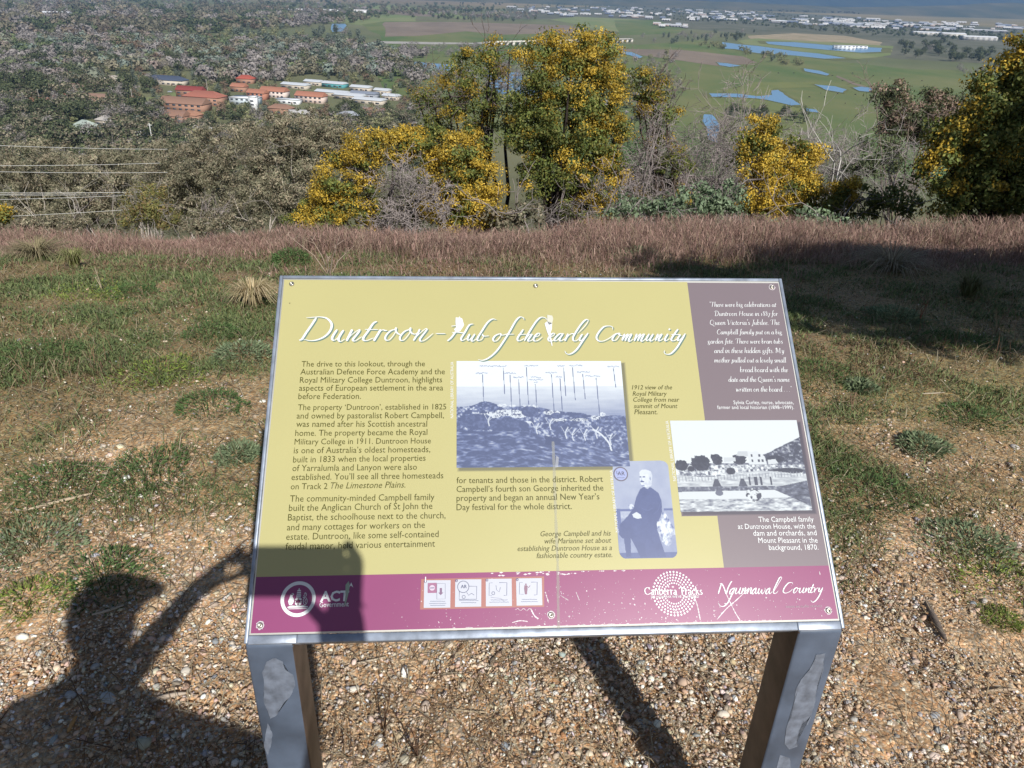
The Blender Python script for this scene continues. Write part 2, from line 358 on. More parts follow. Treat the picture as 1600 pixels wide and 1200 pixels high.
PL = [  # photo x, y, radius, height, kind colours, leaf size, label
 (60, 858, .17, .07, GG, .03, 'grey-green feathery weed at the left edge of the gravel'),
 (165, 905, .14, .08, BG, .03, "bright green weed touched by the shadow of the photographer's hat"),
 (45, 940, .10, .05, LG, .025, 'small yellowish weed below the grey-green feathery one'),
 (235, 742, .18, .10, BG, .03, 'broad dark green weed on the gravel halfway up the left side'),
 (90, 760, .15, .07, BG, .03, 'dark green weed beside the patch of white pebbles on the left'),
 (370, 715, .08, .06, GG, .035, 'small grey leafed rosette just left of the sign edge'),
 (330, 640, .16, .10, BG, .03, 'green weed mound in the dry grass left of the sign title'),
 (380, 560, .17, .10, GG, .04, 'pale grey-green broad leafed weed left of the sign'),
 (250, 590, .20, .09, LG, .03, 'lime green moss patch in the weeds on the left'),
 (130, 468, .26, .05, LG, .03, 'low lime green patch in front of the reddish grass'),
 (205, 462, .20, .09, BG, .035, 'dark green patch beside the low lime green one'),
 (60, 560, .22, .10, BG, .03, 'dense green weed clump at the left edge in the grass'),
 (330, 525, .16, .09, BG, .03, 'green weed clump below the straw tussock'),
 (1400, 500, .18, .12, GG, .045, 'grey-green thistle at the edge of the tree shade'),
 (1275, 588, .22, .08, BG, .03, 'dark green clover patch right of the quotation panel'),
 (1355, 772, .20, .07, BG, .03, 'green weed patch right of the house photograph'),
 (1345, 608, .06, .05, GG, .05, 'small silver leafed rosette beside a white stone on the right'),
 (1515, 855, .14, .07, GG, .035, 'blue-green spiky weed at the right edge of the gravel'),
 (1550, 905, .18, .05, LG, .025, 'yellow-green grass patch under the blue-green spiky weed'),
 (1500, 540, .22, .06, BG, .03, 'flat green weed just outside the tree shade'),
 (1520, 655, .14, .05, BG, .03, 'small dark green weed on the dry slope at the right'),
 (1440, 700, .10, .06, GG, .04, 'pale leaved weed among pebbles at the right'),
 (1565, 972, .06, .03, LG, .02, 'tiny bright green tuft in the gravel at lower right'),
 (1000, 405, .22, .16, GG, .05, 'grey-green leafy weed behind the top edge of the sign'),
 (455, 412, .16, .22, BG, .05, 'dark rush clump in the reddish grass by the sign corner'),
]
for (px, py, r_, h_, cs, ls, lab) in PL:
    p = hit(px, py); mb = MB(); leafy(mb, 1300, r_ * 1.05, h_ * .8, ls * .5, np.array(cs) * 1.25, narrow=.28)
    o = mb.build('weed_plant', M_blade, loc=p); tag(o, lab, 'weed', 'weeds growing around the lookout')
    sb = MB(); stems(sb, 14, r_ * 1.3, h_ * 1.2, .0016, [[.14,.12,.06],[.09,.12,.05]]); sb.build('weed_stems', M_blade, parent=o)  # thin bare stems rising through the leaf mound
def tussock(px, py, r_, h_, n, cols, lab):
    p = hit(px, py); mb = MB()
    a = rng.uniform(0, 6.283, n); ln = rng.uniform(.1, 1, n) ** .7
    for k in range(n):
        d = np.array([math.cos(a[k]), math.sin(a[k]), 0]); hh = h_ * rng.uniform(.7, 1.1); sd = np.array([-d[1], d[0], 0]) * .0028
        q = d * ln[k] * r_; b0 = d * .03 * rng.uniform(0, 1)
        c = pal(cols, 1)[0]
        pts = [b0, b0 + q * .3 + [0, 0, hh * .6], b0 + q * .75 + [0, 0, hh * (.95 - .2 * ln[k])], b0 + q * 1.1 + [0, 0, hh * (.95 - .5 * ln[k])]]
        V = []
        for m_, wv in zip(pts, (1, .9, .6, .15)): V += [m_ - sd * wv, m_ + sd * wv]
        mb.add(V, [[0, 1, 3, 2], [2, 3, 5, 4], [4, 5, 7, 6]], 0, c)
    tag(mb.build('grass_tussock', M_blade, loc=p), lab, 'tussock')
tussock(397, 478, .17, .17, 420, [[.52,.42,.25],[.60,.50,.32],[.42,.33,.19],[.30,.26,.13]], 'straw coloured grass tussock left of the sign corner')
tussock(60, 405, .35, .16, 420, [[.34,.29,.17],[.30,.25,.15],[.22,.20,.11]], 'wide pale tussock in the reddish grass at far left')
tussock(118, 418, .14, .16, 200, [[.22,.24,.09],[.28,.26,.13]], 'greenish tussock beside the wide pale one')
tussock(1390, 425, .45, .2, 300, [[.42,.36,.25],[.34,.29,.2],[.25,.2,.13]], 'bleached dry grass heap lying in the tree shade')
tussock(1510, 465, .22, .2, 200, [[.14,.15,.06],[.22,.2,.1]], 'green tussock in the tree shade at right')
def bare_shrub(px, py, h_, n, cols, lab, name='dry_stalk', cat='dry stalk', lean=.5, wd=.004):
    p = hit(px, py); mb = MB()
    for k in range(n):
        a = rng.uniform(0, 6.283); hh = h_ * rng.uniform(.6, 1.05); d = np.array([math.cos(a), math.sin(a), 0]) * hh * lean * rng.uniform(.2, 1)
        c = pal(cols, 1)[0]; top = d + [0, 0, hh]; mid = d * .35 + [0, 0, hh * .5]
        tube(mb, [[0, 0, -.01], mid, top], [wd, wd * .8, wd * .35], 4, 0, c)
        for q in range(5):
            t_ = rng.uniform(.35, .95); b0 = mid * (1 - t_) + top * t_
            e = b0 + np.array([rng.normal(0, .25), rng.normal(0, .25), rng.uniform(.1, .5)]) * hh * .35
            tube(mb, [b0, e], [wd * .5, wd * .25], 3, 0, c)
    tag(mb.build(name, M_bark, loc=p), lab, cat)
bare_shrub(515, 432, .32, 5, [[.42,.33,.27],[.36,.28,.22]], 'pale leafless shrub in the reddish grass behind the sign corner', 'bare_shrub', 'shrub', .9, .004)
bare_shrub(160, 455, .16, 2, [[.34,.28,.2]], 'upright dry twig in the grass at far left')
bare_shrub(1435, 505, .17, 2, [[.24,.11,.07]], 'rusty dock stalk pair beside the grey-green thistle')
bare_shrub(1555, 523, .2, 3, [[.24,.19,.12]], 'bent dry stalks at the lower edge of the tree shade')
bare_shrub(470, 1178, .13, 3, [[.09,.055,.035]], 'dark twig standing in the gravel beside the left leg', wd=.0022)
bare_shrub(600, 1150, .13, 3, [[.10,.06,.04]], 'thin dark stalk standing in the gravel under the sign', wd=.0022)
bare_shrub(655, 1192, .14, 4, [[.10,.06,.04]], 'forked dark stalk at the bottom of the gravel under the sign', wd=.0022)
bare_shrub(1330, 640, .10, 3, [[.18,.12,.08]], 'small brown stalk above the silver leafed rosette')
def stick(px, py, qx, qy, rad, col, lab):
    a = hit(px, py); b = hit(qx, qy); m_ = (a + b) / 2 + [rng.normal(0, .006), rng.normal(0, .006), 0]
    P = []
    for t_ in np.linspace(0, 1, 7):
        q = a * (1 - t_) ** 2 + 2 * m_ * t_ * (1 - t_) + b * t_ ** 2; q[2] = height(q[0], q[1]) + rad * 1.2 + .006; P.append(q)
    mb = MB(); tube(mb, np.array(P), rad * np.array([.6, .9, 1, 1, .95, .8, .5]), 6, 0, col)
    tag(mb.build('stick', M_bark), lab, 'stick')
stick(40, 803, 145, 776, .006, (.42,.34,.24), 'long pale stick lying on the gravel at the left')
stick(145, 965, 195, 950, .004, (.45,.38,.30), "thin pale stick inside the shadow of the photographer's head")
stick(237, 1101, 292, 1089, .006, (.40,.33,.26), "short bleached stick along the edge of the photographer's shadow")
stick(108, 1150, 122, 1125, .005, (.45,.25,.10), "orange splinter of wood in the photographer's shadow")
stick(1444, 948, 1475, 1008, .010, (.16,.13,.11), 'dark strip of bark on the gravel right of the sign')
stick(700, 1112, 760, 1117, .003, (.40,.32,.22), 'thin straw coloured stick under the sign')
stick(560, 1040, 605, 1030, .003, (.42,.35,.26), 'pale broken twig near the left leg')
stick(1540, 1084, 1588, 1082, .004, (.36,.28,.2), 'pale twig at the lower right edge')
stick(1440, 618, 1475, 616, .003, (.40,.34,.26), 'thin bleached twig on the dry slope at right')
ST = [(170,1093,.036,(.46,.46,.45),"grey pointed stone in the photographer's shadow, largest there"),(111,1088,.024,(.40,.40,.40),"grey rounded stone left of the largest in the shadow"),
 (290,1052,.026,(.62,.56,.47),'cream stone just inside the sunlit bay under the raised arm'),(149,1043,.020,(.40,.39,.37),'oval grey stone in the shadow below the neck'),
 (277,1066,.018,(.60,.56,.5),'small white stone below the cream stone under the arm'),(216,991,.022,(.50,.46,.42),"pale oval stone in the middle of the arm's shadow"),
 (100,883,.018,(.66,.62,.55),'white stone on the gravel left of the raised hand shadow'),(200,872,.022,(.64,.6,.52),'white knobbly stone above the forearm shadow'),
 (365,1012,.018,(.6,.56,.5),'white pebble beside the left leg of the sign'),(373,912,.024,(.60,.52,.42),'cream stone near the lower left corner of the sign'),
 (345,893,.018,(.56,.52,.47),'pale pebble in the light gap between the fingers of the shadow'),(60,907,.018,(.62,.57,.5),'pale stone on the gravel at the left edge'),
 (283,798,.018,(.62,.56,.48),'white pebble high on the gravel left of the sign'),(552,1079,.024,(.62,.58,.5),'pale angular stone under the left half of the sign'),
 (665,1105,.026,(.52,.42,.34),'pinkish tan stone in the gravel under the sign'),(590,1165,.022,(.36,.38,.40),'blue-grey stone at the bottom under the sign'),
 (788,1168,.022,(.30,.33,.36),'dark blue-grey stone left of the leg shadow'),(1130,1118,.026,(.60,.54,.45),'cream stone right of the leg shadow'),
 (1345,605,.03,(.6,.58,.54),'white stone beside the silver leafed rosette'),(1585,700,.03,(.5,.46,.42),'pale grey stone cluster piece at the right edge'),
 (410,630,.028,(.68,.66,.6),'white stone at the left edge of the sign'),(302,650,.026,(.55,.55,.54),'grey rounded stone in the weeds left of the sign'),
 (880,1150,.016,(.46,.24,.12),'rust coloured flat pebble left of the leg shadow'),(1000,1130,.02,(.40,.41,.42),'smooth grey pebble inside the leg shadow'),
 (1460,1120,.026,(.34,.35,.36),'grey stone in the gravel near the lower right corner'),(1520,945,.022,(.34,.36,.38),'bluish stone at the right, past the bark strip'),
 (1500,1045,.022,(.66,.5,.3),'yellowish stone chip at lower right')]
for (px, py, s_, c_, lab) in ST:
    p = hit(px, py); bm = bmesh.new(); bmesh.ops.create_icosphere(bm, subdivisions=2, radius=1)
    e1, e2 = rng.uniform(.62, .85), rng.uniform(.4, .55)
    V = np.array([v.co[:] for v in bm.verts]); fc = np.array([[v.index for v in f.verts] for f in bm.faces]); bm.free()
    V = V * (1 + .35 * (fbm(V[:, 0:1] * 1.3 + px, V[:, 1:2] * 1.3 + V[:, 2:3] + py, 3, 3) - .5))
    a = rng.uniform(0, 6.28); V = V * np.array([1, e1, e2]) * s_ * .62
    V = V @ np.array([[math.cos(a), math.sin(a), 0], [-math.sin(a), math.cos(a), 0], [0, 0, 1]])
    cv = np.array(c_) * (.8 + .4 * fbm(V[:, :1] * 120, V[:, 1:2] * 120, 9, 3))
    mb = MB(); mb.add(V, fc, 0, cv); tag(mb.build('stone', M_stone, smooth=True, loc=p + [0, 0, s_ * .18]), lab, 'stone', 'larger stones lying in the gravel')
# ------------------------------------------------------------------ the interpretive sign
TL = np.array([-0.41065999, 1.26606315, 1.13694191]); PAX = np.array([.99718941, .07492184, 0.]); PBY = np.array([.05675706, -.75542114, -.6527768])
PN = -np.cross(PAX, PBY); PN /= np.linalg.norm(PN)
if PN[2] < 0: PN = -PN
PD = np.array([-PAX[1], PAX[0], 0.])
def uv(px, py):
    d = ray(px, py); t = ((TL - CAM) @ PN) / (d @ PN); q = CAM + t * d - TL
    return np.array([q @ PAX, q @ PBY])
def uvs(L): return np.array([uv(*p) for p in L])
def pw_(q, w_=0.0):
    q = np.asarray(q, float); return TL + q[..., :1] * PAX + q[..., 1:2] * PBY + w_ * PN
sign = empty('interpretive_sign', (0.04, .85, .05))
tag(sign, 'sloping metal framed information sign with yellow, mauve and magenta panel', 'sign')
OFF = np.array(sign.location)
def W(q, w_=0.0): return pw_(q, w_) - OFF
def printed(name, rgb=None, albedo=None):
    return albedo if albedo is not None else lin(rgb) * .84
def flat(mb, poly, w_, col):
    """a flat printed area on the board: polygon in board coordinates"""
    poly = np.asarray(poly, float)
    bm = bmesh.new(); vs = [bm.verts.new((p[0], p[1], 0)) for p in poly]; bm.faces.new(vs)
    bmesh.ops.triangulate(bm, faces=bm.faces[:]); bm.verts.index_update()
    f = [[v.index for v in fc.verts] for fc in bm.faces]; bm.free()
    f = np.array(f)
    # face the normal towards the reader
    V = W(poly, w_); n = np.cross(V[f[0][1]] - V[f[0][0]], V[f[0][2]] - V[f[0][0]])
    if n @ PN < 0: f = f[:, ::-1]
    mb.add(V, f, 0, col)
def circ(c, r, n=28, a0=0, a1=2 * math.pi):
    a = np.linspace(a0, a1, n, endpoint=False); return np.stack([c[0] + r * np.cos(a), c[1] + r * np.sin(a)], -1)
def ring(mb, c, r0, r1, w_, col, n=40):
    a = np.arange(n) * 2 * math.pi / n; d = np.stack([np.cos(a), np.sin(a)], -1)
    V = W(np.concatenate([np.asarray(c) + r0 * d, np.asarray(c) + r1 * d]), w_); i = np.arange(n); j = (i + 1) % n
    f = np.stack([i, j, j + n, i + n], -1)
    nn = np.cross(V[f[0][1]] - V[f[0][0]], V[f[0][2]] - V[f[0][0]])
    if nn @ PN < 0: f = f[:, ::-1]
    mb.add(V, f, 0, col)
def line(mb, pts, wd, w_, col):
    """a thin printed line of even or varying width"""
    P = np.asarray(pts, float); k = len(P); wd = np.broadcast_to(np.asarray(wd, float), (k,))
    T = np.gradient(P, axis=0); T /= np.linalg.norm(T, axis=1)[:, None] + 1e-12; Nn = np.stack([-T[:, 1], T[:, 0]], -1)
    V = W(np.concatenate([P + Nn * wd[:, None] / 2, P - Nn * wd[:, None] / 2]), w_); i = np.arange(k - 1)
    f = np.stack([i, i + 1, i + 1 + k, i + k], -1)
    nn = np.cross(V[f[0][1]] - V[f[0][0]], V[f[0][2]] - V[f[0][0]])
    if nn @ PN < 0: f = f[:, ::-1]
    mb.add(V, f, 0, col)
def spline(P, m=8):
    P = np.asarray(P, float); Q = np.concatenate([[2 * P[0] - P[1]], P, [2 * P[-1] - P[-2]]]); out = []
    for i in range(1, len(Q) - 2):
        for t in np.linspace(0, 1, m, endpoint=False):
            a, b, c, d = Q[i - 1], Q[i], Q[i + 1], Q[i + 2]
            out.append(.5 * (2 * b + (c - a) * t + (2 * a - 5 * b + 4 * c - d) * t * t + (3 * b - a - 3 * c + d) * t ** 3))
    out.append(P[-1]); return np.array(out)
def script(mb, strokes, org, sc, wmin, wmax, w_, col, shift=(0, 0)):
    """pen-written letters: each stroke a curve, thick where the pen comes down and thin elsewhere"""
    for k_, S_ in enumerate(strokes):
        P = spline(np.asarray(S_, float)) / sc + np.asarray(org)
        T = np.gradient(P, axis=0); T /= np.linalg.norm(T, axis=1)[:, None] + 1e-12
        wd = wmin + (wmax - wmin) * np.clip(T[:, 1], 0, 1) ** .8
        wd = np.convolve(np.pad(wd, 2, mode='edge'), np.ones(5) / 5, 'valid')
        e = np.linspace(0, 1, len(wd)); wd = wd * np.clip(np.minimum(e, 1 - e) * 9 + .45, 0, 1)
        Q = uvs(P) + np.asarray(shift); line(mb, Q, wd, w_ + .00001 * (k_ % 7), col)
def text_mesh(txt, shear=0.0, bold=0.0, spacing=1.0):
    c = bpy.data.curves.new('lettering', 'FONT'); c.body = txt; c.shear = shear; c.offset = bold; c.space_character = spacing; c.resolution_u = 2
    o = bpy.data.objects.new('lettering', c); COL.objects.link(o)
    dg = bpy.context.evaluated_depsgraph_get(); me = bpy.data.meshes.new_from_object(o.evaluated_get(dg))
    n = len(me.vertices); V = np.empty(n * 3, np.float32); me.vertices.foreach_get('co', V); V = V.reshape(-1, 3)[:, :2].astype(float)
    me.calc_loop_triangles(); f = np.empty(len(me.loop_triangles) * 3, np.int32); me.loop_triangles.foreach_get('vertices', f); f = f.reshape(-1, 3)
    bpy.data.objects.remove(o); bpy.data.curves.remove(c); bpy.data.meshes.remove(me)
    return V, f
def lettering(mb, txt, a, b, w_, col, shear=0.0, bold=0.0, hscale=1.1, capref=None):
    """one line of print from photo point a to photo point b (baseline)"""
    V, f = text_mesh(txt, shear, bold); A = uv(*a); B = uv(*b)
    x0, x1 = V[:, 0].min(), V[:, 0].max(); L = np.linalg.norm(B - A); s = L / (x1 - x0); ex = (B - A) / L; ey = np.array([ex[1], -ex[0]])
    if ey[1] > 0: ey = -ey
    sy = s * hscale if capref is None else capref
    Q = A + ((V[:, :1] - x0) * s) * ex + (V[:, 1:2] * sy) * ey
    X = W(Q, w_); nn = np.cross(X[f[0][1]] - X[f[0][0]], X[f[0][2]] - X[f[0][0]])
    mb.add(X, f if nn @ PN > 0 else f[:, ::-1], 0, col)
YEL = lin((220, 213, 151)) * .565; BRN = lin((148, 135, 142)) * .57; MAG = lin((170, 86, 136)) * .57
INK = lin((84, 82, 26)) * .7; WHT = np.array([.66, .68, .69]); MET = (.23, .27, .33)
M_paint = mat('blue_grey_paint', (.075, .10, .145), .45, .4, 11, .06, spec=.45)
M_galv = mat('worn_edge_metal', (.27, .31, .38), .42, .3, 40, .05, metal=.4)
M_bare = mat('bare_zinc', (.15, .18, .235), .5, .35, 60, .04, metal=.2)
M_screw = mat('screw_steel', (.45, .43, .38), .35, .2, 300, 0, metal=.9)
M_refl = mat('brown_gravel_reflection', (.055, .04, .032), .38, .5, 25, .08)  # gravel's brown reflection on the legs' side faces, put into the base colour
def sbox(mb, u0, u1, v0, v1, w0, w1, mi=0):
    c = np.array([[u, v] for (u, v) in ((u0, v0), (u1, v0), (u1, v1), (u0, v1))])
    V = np.concatenate([W(c, w0), W(c, w1)]); f = np.array([[0, 1, 2, 3], [7, 6, 5, 4], [0, 4, 5, 1], [1, 5, 6, 2], [2, 6, 7, 3], [3, 7, 4, 0]])
    n = np.cross(V[5] - V[4], V[6] - V[4])
    if n @ PN > 0: f = f.copy()
    mb.add(V, f if n @ PN < 0 else f, mi)
def fixn(o):
    bm = bmesh.new(); bm.from_mesh(o.data); bmesh.ops.recalc_face_normals(bm, faces=bm.faces[:]); bm.to_mesh(o.data); bm.free(); return o
def bevel(o, wd=.002, seg=2):
    m = o.modifiers.new('bevel', 'BEVEL'); m.width = wd; m.segments = seg; m.limit_method = 'ANGLE'; return o
# frame: a raised lip round the board, side arms and cross bars under it
mb = MB()
sbox(mb, -.0065, -.0008, -.0065, .612, -.05, .0012); sbox(mb, .9008, .9068, -.0065, .612, -.05, .0012)
sbox(mb, -.0008, .9008, -.0065, -.0008, -.05, .0012); sbox(mb, .07, .832, .6006, .613, -.04, .0008)
sbox(mb, -.0008, .0700, .6006, .6135, -.04, .0012); sbox(mb, .832, .9008, .6006, .6135, -.04, .0012)
sbox(mb, .0, .07, .0, .6, -.055, -.006); sbox(mb, .832, .9, .0, .6, -.055, -.006); sbox(mb, .07, .832, .02, .07, -.05, -.008)
fr = bevel(fixn(mb.build('frame', M_galv, sign)), .0015)
# legs: upright box sections, mitred into the frame
def leg(u0, u1, name):
    g = np.array([pw_(np.array([u0, .6135])), pw_(np.array([u1, .6135]))])
    V = []
    for top in (0, 1):
        for dd in (0.0, .072):
            for p in g:
                q = p + PD * dd
                if top: q = q.copy(); q[2] += dd * (PBY[2] / PBY[1]) * 1.0 - .004
                else: q = q.copy(); q[2] = height(q[0], q[1]) - .08
                V.append(q - OFF)
    f = [[0, 1, 5, 4], [1, 3, 7, 5], [3, 2, 6, 7], [2, 0, 4, 6], [4, 5, 7, 6], [0, 2, 3, 1]]
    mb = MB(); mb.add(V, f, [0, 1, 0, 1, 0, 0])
    return bevel(fixn(mb.build(name, [M_paint, M_refl], sign)), .004, 3), g
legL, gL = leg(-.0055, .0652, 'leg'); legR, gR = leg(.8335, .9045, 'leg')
def on_leg(g, px, py, out=.0006):
    d = ray(px, py); t = ((g[0] - CAM) @ PD) / (d @ PD); return CAM + t * d - PD * out - OFF
def leg_patch(parent, g, cr, org, sc, m, name='peeled_paint', out=.0006):
    P = np.array([on_leg(g, org[0] + x_ / sc, org[1] + y_ / sc, out) for x_, y_ in cr])
    # rough, flaking outline
    Q = []
    for i in range(len(P)):
        a, b = P[i], P[(i + 1) % len(P)]
        for t in np.linspace(0, 1, 5, endpoint=False):
            q = a * (1 - t) + b * t; q = q + PAX * rng.normal(0, .0004) + np.array([0, 0, rng.normal(0, .0003)]); Q.append(q)
    bm = bmesh.new(); vs = [bm.verts.new(q) for q in Q]; bm.faces.new(vs); bmesh.ops.triangulate(bm, faces=bm.faces[:]); bm.verts.index_update()
    f = np.array([[v.index for v in fc.verts] for fc in bm.faces]); bm.free()
    n = np.cross(np.array(Q)[f[0][1]] - np.array(Q)[f[0][0]], np.array(Q)[f[0][2]] - np.array(Q)[f[0][0]])
    if n @ PD > 0: f = f[:, ::-1]
    mb = MB(); mb.add(Q, f, 0); return mb.build(name, m, parent)
PT1 = [(1000,800),(1030,785),(1060,800),(1070,830),(1100,850),(1108,890),(1090,930),(1060,960),(1040,1000),(1015,1015),(1000,980),(990,950),(990,880),(985,840)]
PT2 = [(1005,1030),(1022,1070),(1018,1110),(1005,1150),(990,1120),(996,1070)]
PT3 = [(418,775),(455,768),(447,800),(448,832),(424,895),(416,950),(402,1000),(388,1040),(372,1020),(356,1060),(346,1100),(350,1118),(318,1130),(302,1108),(307,1050),(330,1000),(345,900),(370,860),(395,830),(412,800)]
PT4 = [(285,1150),(320,1160),(330,1230),(280,1240),(270,1200)]
for P_, par, g, org in ((PT1, legL, gL, (0, 700)), (PT2, legL, gL, (0, 700)), (PT3, legR, gR, (1100, 700)), (PT4, legR, gR, (1100, 700))):
    leg_patch(par, g, P_, org, 2.4, M_bare)
# board
mb = MB(); sbox(mb, 0, .9, 0, .6, -.006, 0)
M_board = mat('white_board_edge', (.72, .71, .66), .5)
board = fixn(mb.build('board', M_board, sign))
def sub(mb, name, m=None): return mb.build(name, m or M_print, board)
M_streak = colmat('dried_streak', .8, .2); M_streak.node_tree.nodes['Principled BSDF'].inputs['Alpha'].default_value = .32
M_gloss = colmat('laminated_print', .32, .45)
vb = uv(700, 893)[1]; vb = .5 * (uv(398, 901)[1] + uv(1303, 884)[1])
ub = .5 * (uv(1073.5, 441)[0] + uv(1131, 885)[0])
def panel_grid(name, u0, u1, v0, v1, w_, col, fade=.05):
    nx, ny = 60, 40; U, Vv = np.meshgrid(np.linspace(u0, u1, nx), np.linspace(v0, v1, ny))
    c = np.asarray(col) * (1 + fade * (fbm(U * 9, Vv * 9, 51, 3) - .5))[..., None]
    i = np.arange(ny - 1)[:, None] * nx + np.arange(nx - 1)[None]
    f = np.stack([i, i + nx, i + nx + 1, i + 1], -1).reshape(-1, 4)
    mb = MB(); mb.add(W(np.stack([U, Vv], -1).reshape(-1, 2), w_), f, 0, c.reshape(-1, 3))
    o = mb.build(name, M_gloss, board); return o
panel_grid('yellow_panel', .0022, ub, .0022, vb, .0003, YEL)
panel_grid('mauve_panel', ub, .8985, .0035, vb, .0003, BRN)
panel_grid('magenta_band', .0022, .8985, vb, .5975, .0003, MAG, .12)
# heading
T_A = [[(345,115),(270,230),(190,345),(120,450),(75,470)],[(185,118),(300,110),(400,105),(500,125),(575,195),(580,270),(540,350),(460,420),(350,465),(240,475),(130,450)],
 [(670,300),(610,390),(590,450),(625,470),(690,420),(770,310)],[(770,310),(710,400),(690,460),(720,490),(790,450)],
 [(905,300),(860,390),(815,480)],[(815,480),(900,380),(1000,310),(1030,310)],[(1030,310),(960,400),(915,460),(950,480),(1060,410)],
 [(1290,175),(1230,210),(1150,330),(1085,420),(1080,465),(1130,475),(1240,430)],[(1100,300),(1310,303)],
 [(1350,300),(1290,400),(1240,480)],[(1250,465),(1310,370),(1370,310),(1430,320),(1450,310)]]
T_B = [[(170,350),(100,375),(30,450),(25,510),(80,515),(150,440),(190,360),(195,320)],[(195,320),(180,350),(200,400),(250,430),(290,415)],
 [(400,350),(320,385),(255,460),(255,515),(310,515),(385,430),(420,360),(420,320)],[(420,320),(405,360),(430,405),(480,425),(530,400)],
 [(560,345),(520,430),(460,525)],[(465,515),(540,430),(640,345),(680,345)],[(680,345),(620,420),(560,505),(580,535),(650,510),(770,410)],
 [(805,415),(960,415)],[(1180,310),(1110,400),(1050,480),(990,530)],[(1050,300),(1140,290),(1180,300)],[(1060,400),(1150,395),(1260,410)],
 [(1395,265),(1330,285),(1260,400),(1205,490),(1220,525),(1290,490)],[(1340,420),(1305,490),(1320,520),(1370,480),(1420,420)],[(1420,420),(1370,500),(1380,535),(1440,500)]]
T_C = [[(315,178),(260,168),(190,220),(110,340),(55,430),(60,465),(110,450),(135,405),(120,370)],[(115,385),(150,405),(210,400)],
 [(360,370),(300,400),(270,445),(285,475),(330,460),(375,400),(370,365)],[(370,365),(385,390),(430,385),(480,370)],
 [(700,180),(690,150),(640,140),(580,200),(500,340),(420,470),(320,610),(220,700),(130,740),(60,730)],[(430,380),(560,378)],
 [(690,310),(650,370),(610,430),(615,468),(650,465),(700,435)],[(615,385),(740,378)],
 [(1020,180),(990,150),(930,145),(860,210),(770,350),(705,470)],[(715,455),(770,390),(815,375)],[(815,375),(760,450),(765,475),(830,450)],
 [(850,420),(900,400),(920,370),(885,370),(835,430),(840,470),(890,465),(955,415)],[(1050,420),(1100,400),(1125,370),(1090,370),(1040,430),(1045,470),(1095,468),(1140,430)],
 [(1240,370),(1190,375),(1125,440),(1130,470),(1170,450),(1245,360)],[(1245,365),(1195,440),(1205,472),(1270,440)],
 [(1310,370),(1285,430),(1265,470)],[(1270,460),(1320,395),(1360,370),(1390,375)],
 [(1440,370),(1540,270),(1590,190),(1560,175),(1500,230),(1430,330),(1380,420),(1385,465),(1420,470),(1460,440)],
 [(1510,375),(1470,440),(1485,470),(1540,420),(1590,360)],[(1590,360),(1520,460),(1430,590),(1350,650),(1290,650),(1265,610)]]
T_D = [[(440,240),(440,200),(390,185),(310,200),(230,290),(205,360),(240,405),(310,405),(400,360),(460,310)],
 [(530,290),(480,310),(440,370),(450,400),(500,385),(550,310),(535,285)],[(535,285),(545,320),(590,330)],
 [(620,300),(580,400)],[(585,395),(640,320),(670,300)],[(670,300),(625,405)],[(630,395),(690,315),(725,300)],[(725,300),(680,385),(690,412),(740,380)],
 [(800,300),(760,405)],[(765,395),(830,315),(855,300)],[(855,300),(810,405)],[(815,395),(875,315),(910,300)],[(910,300),(865,385),(875,412),(930,370)],
 [(980,300),(940,370),(950,400),(1000,360),(1040,300)],[(1040,300),(995,375),(1005,408),(1060,370)],
 [(1110,300),(1070,400)],[(1075,395),(1130,320),(1170,300)],[(1170,300),(1120,380),(1130,405),(1190,370)],
 [(1255,300),(1215,370),(1220,405),(1280,370)],[(1285,225),(1268,245)],[(1405,230),(1360,290),(1310,365),(1310,400),(1350,400),(1400,370)],[(1300,310),(1430,312)],
 [(1440,310),(1400,370),(1410,400),(1460,360),(1510,295)],[(1510,295),(1450,400),(1380,510),(1300,590),(1230,600),(1200,575),(1205,545)]]
SETS = ((T_A, (460, 485), 10), (T_B, (600, 480), 10), (T_C, (740, 480), 8.889), (T_D, (910, 490), 9.412))
mb = MB(); mbs = MB()
for S_, o_, s_ in SETS:
    big = 1.25 if s_ == 10 and o_[0] == 460 else 1.0
    script(mb, S_, o_, s_, .0012, .0033 * big, .0010, WHT)
    script(mbs, S_, o_, s_, .0016, .0034 * big, .0006, lin((108, 132, 122)) * .8, (.0020, .0017))
sub(mbs, 'lettering_drop_tint'); sub(mb, 'heading_lettering')
# body text
P1 = [("The drive to this lookout, through the",(471.1,573.1),(664,572.5)),("Australian Defence Force Academy and the",(469.4,585.4),(695.1,585)),
 ("Royal Military College Duntroon, highlights",(468.5,598.3),(690.8,597.6)),("aspects of European settlement in the area",(467.2,610.8),(692.5,610.3)),("before Federation.",(466.1,623.9),(563.9,623.5))]
P2 = [("The property \u2018Duntroon\u2019, established in 1825",(465.4,641),(697.3,639.9)),("and owned by pastoralist Robert Campbell,",(463.5,654.3),(693.6,653.4)),
 ("was named after his Scottish ancestral",(462.8,667.2),(667.4,666.8)),("home. The property became the Royal",(461.2,681.4),(667.8,679.8)),("Military College in 1911. Duntroon House",(460.2,694.8),(673.3,693)),
 ("is one of Australia\u2019s oldest homesteads,",(459,708.6),(672.3,706.7)),("built in 1833 when the local properties",(457.9,722.9),(665,720.1)),("of Yarralumla and Lanyon were also",(456.8,736.4),(651.5,734.2)),
 ("established. You\u2019ll see all three homesteads",(455.3,750.4),(692.7,747.6)),("on Track 2",(454.2,764.9),(511.6,764.3)),("The Limestone Plains.",(516.5,763.8),(633.5,762),.25)]
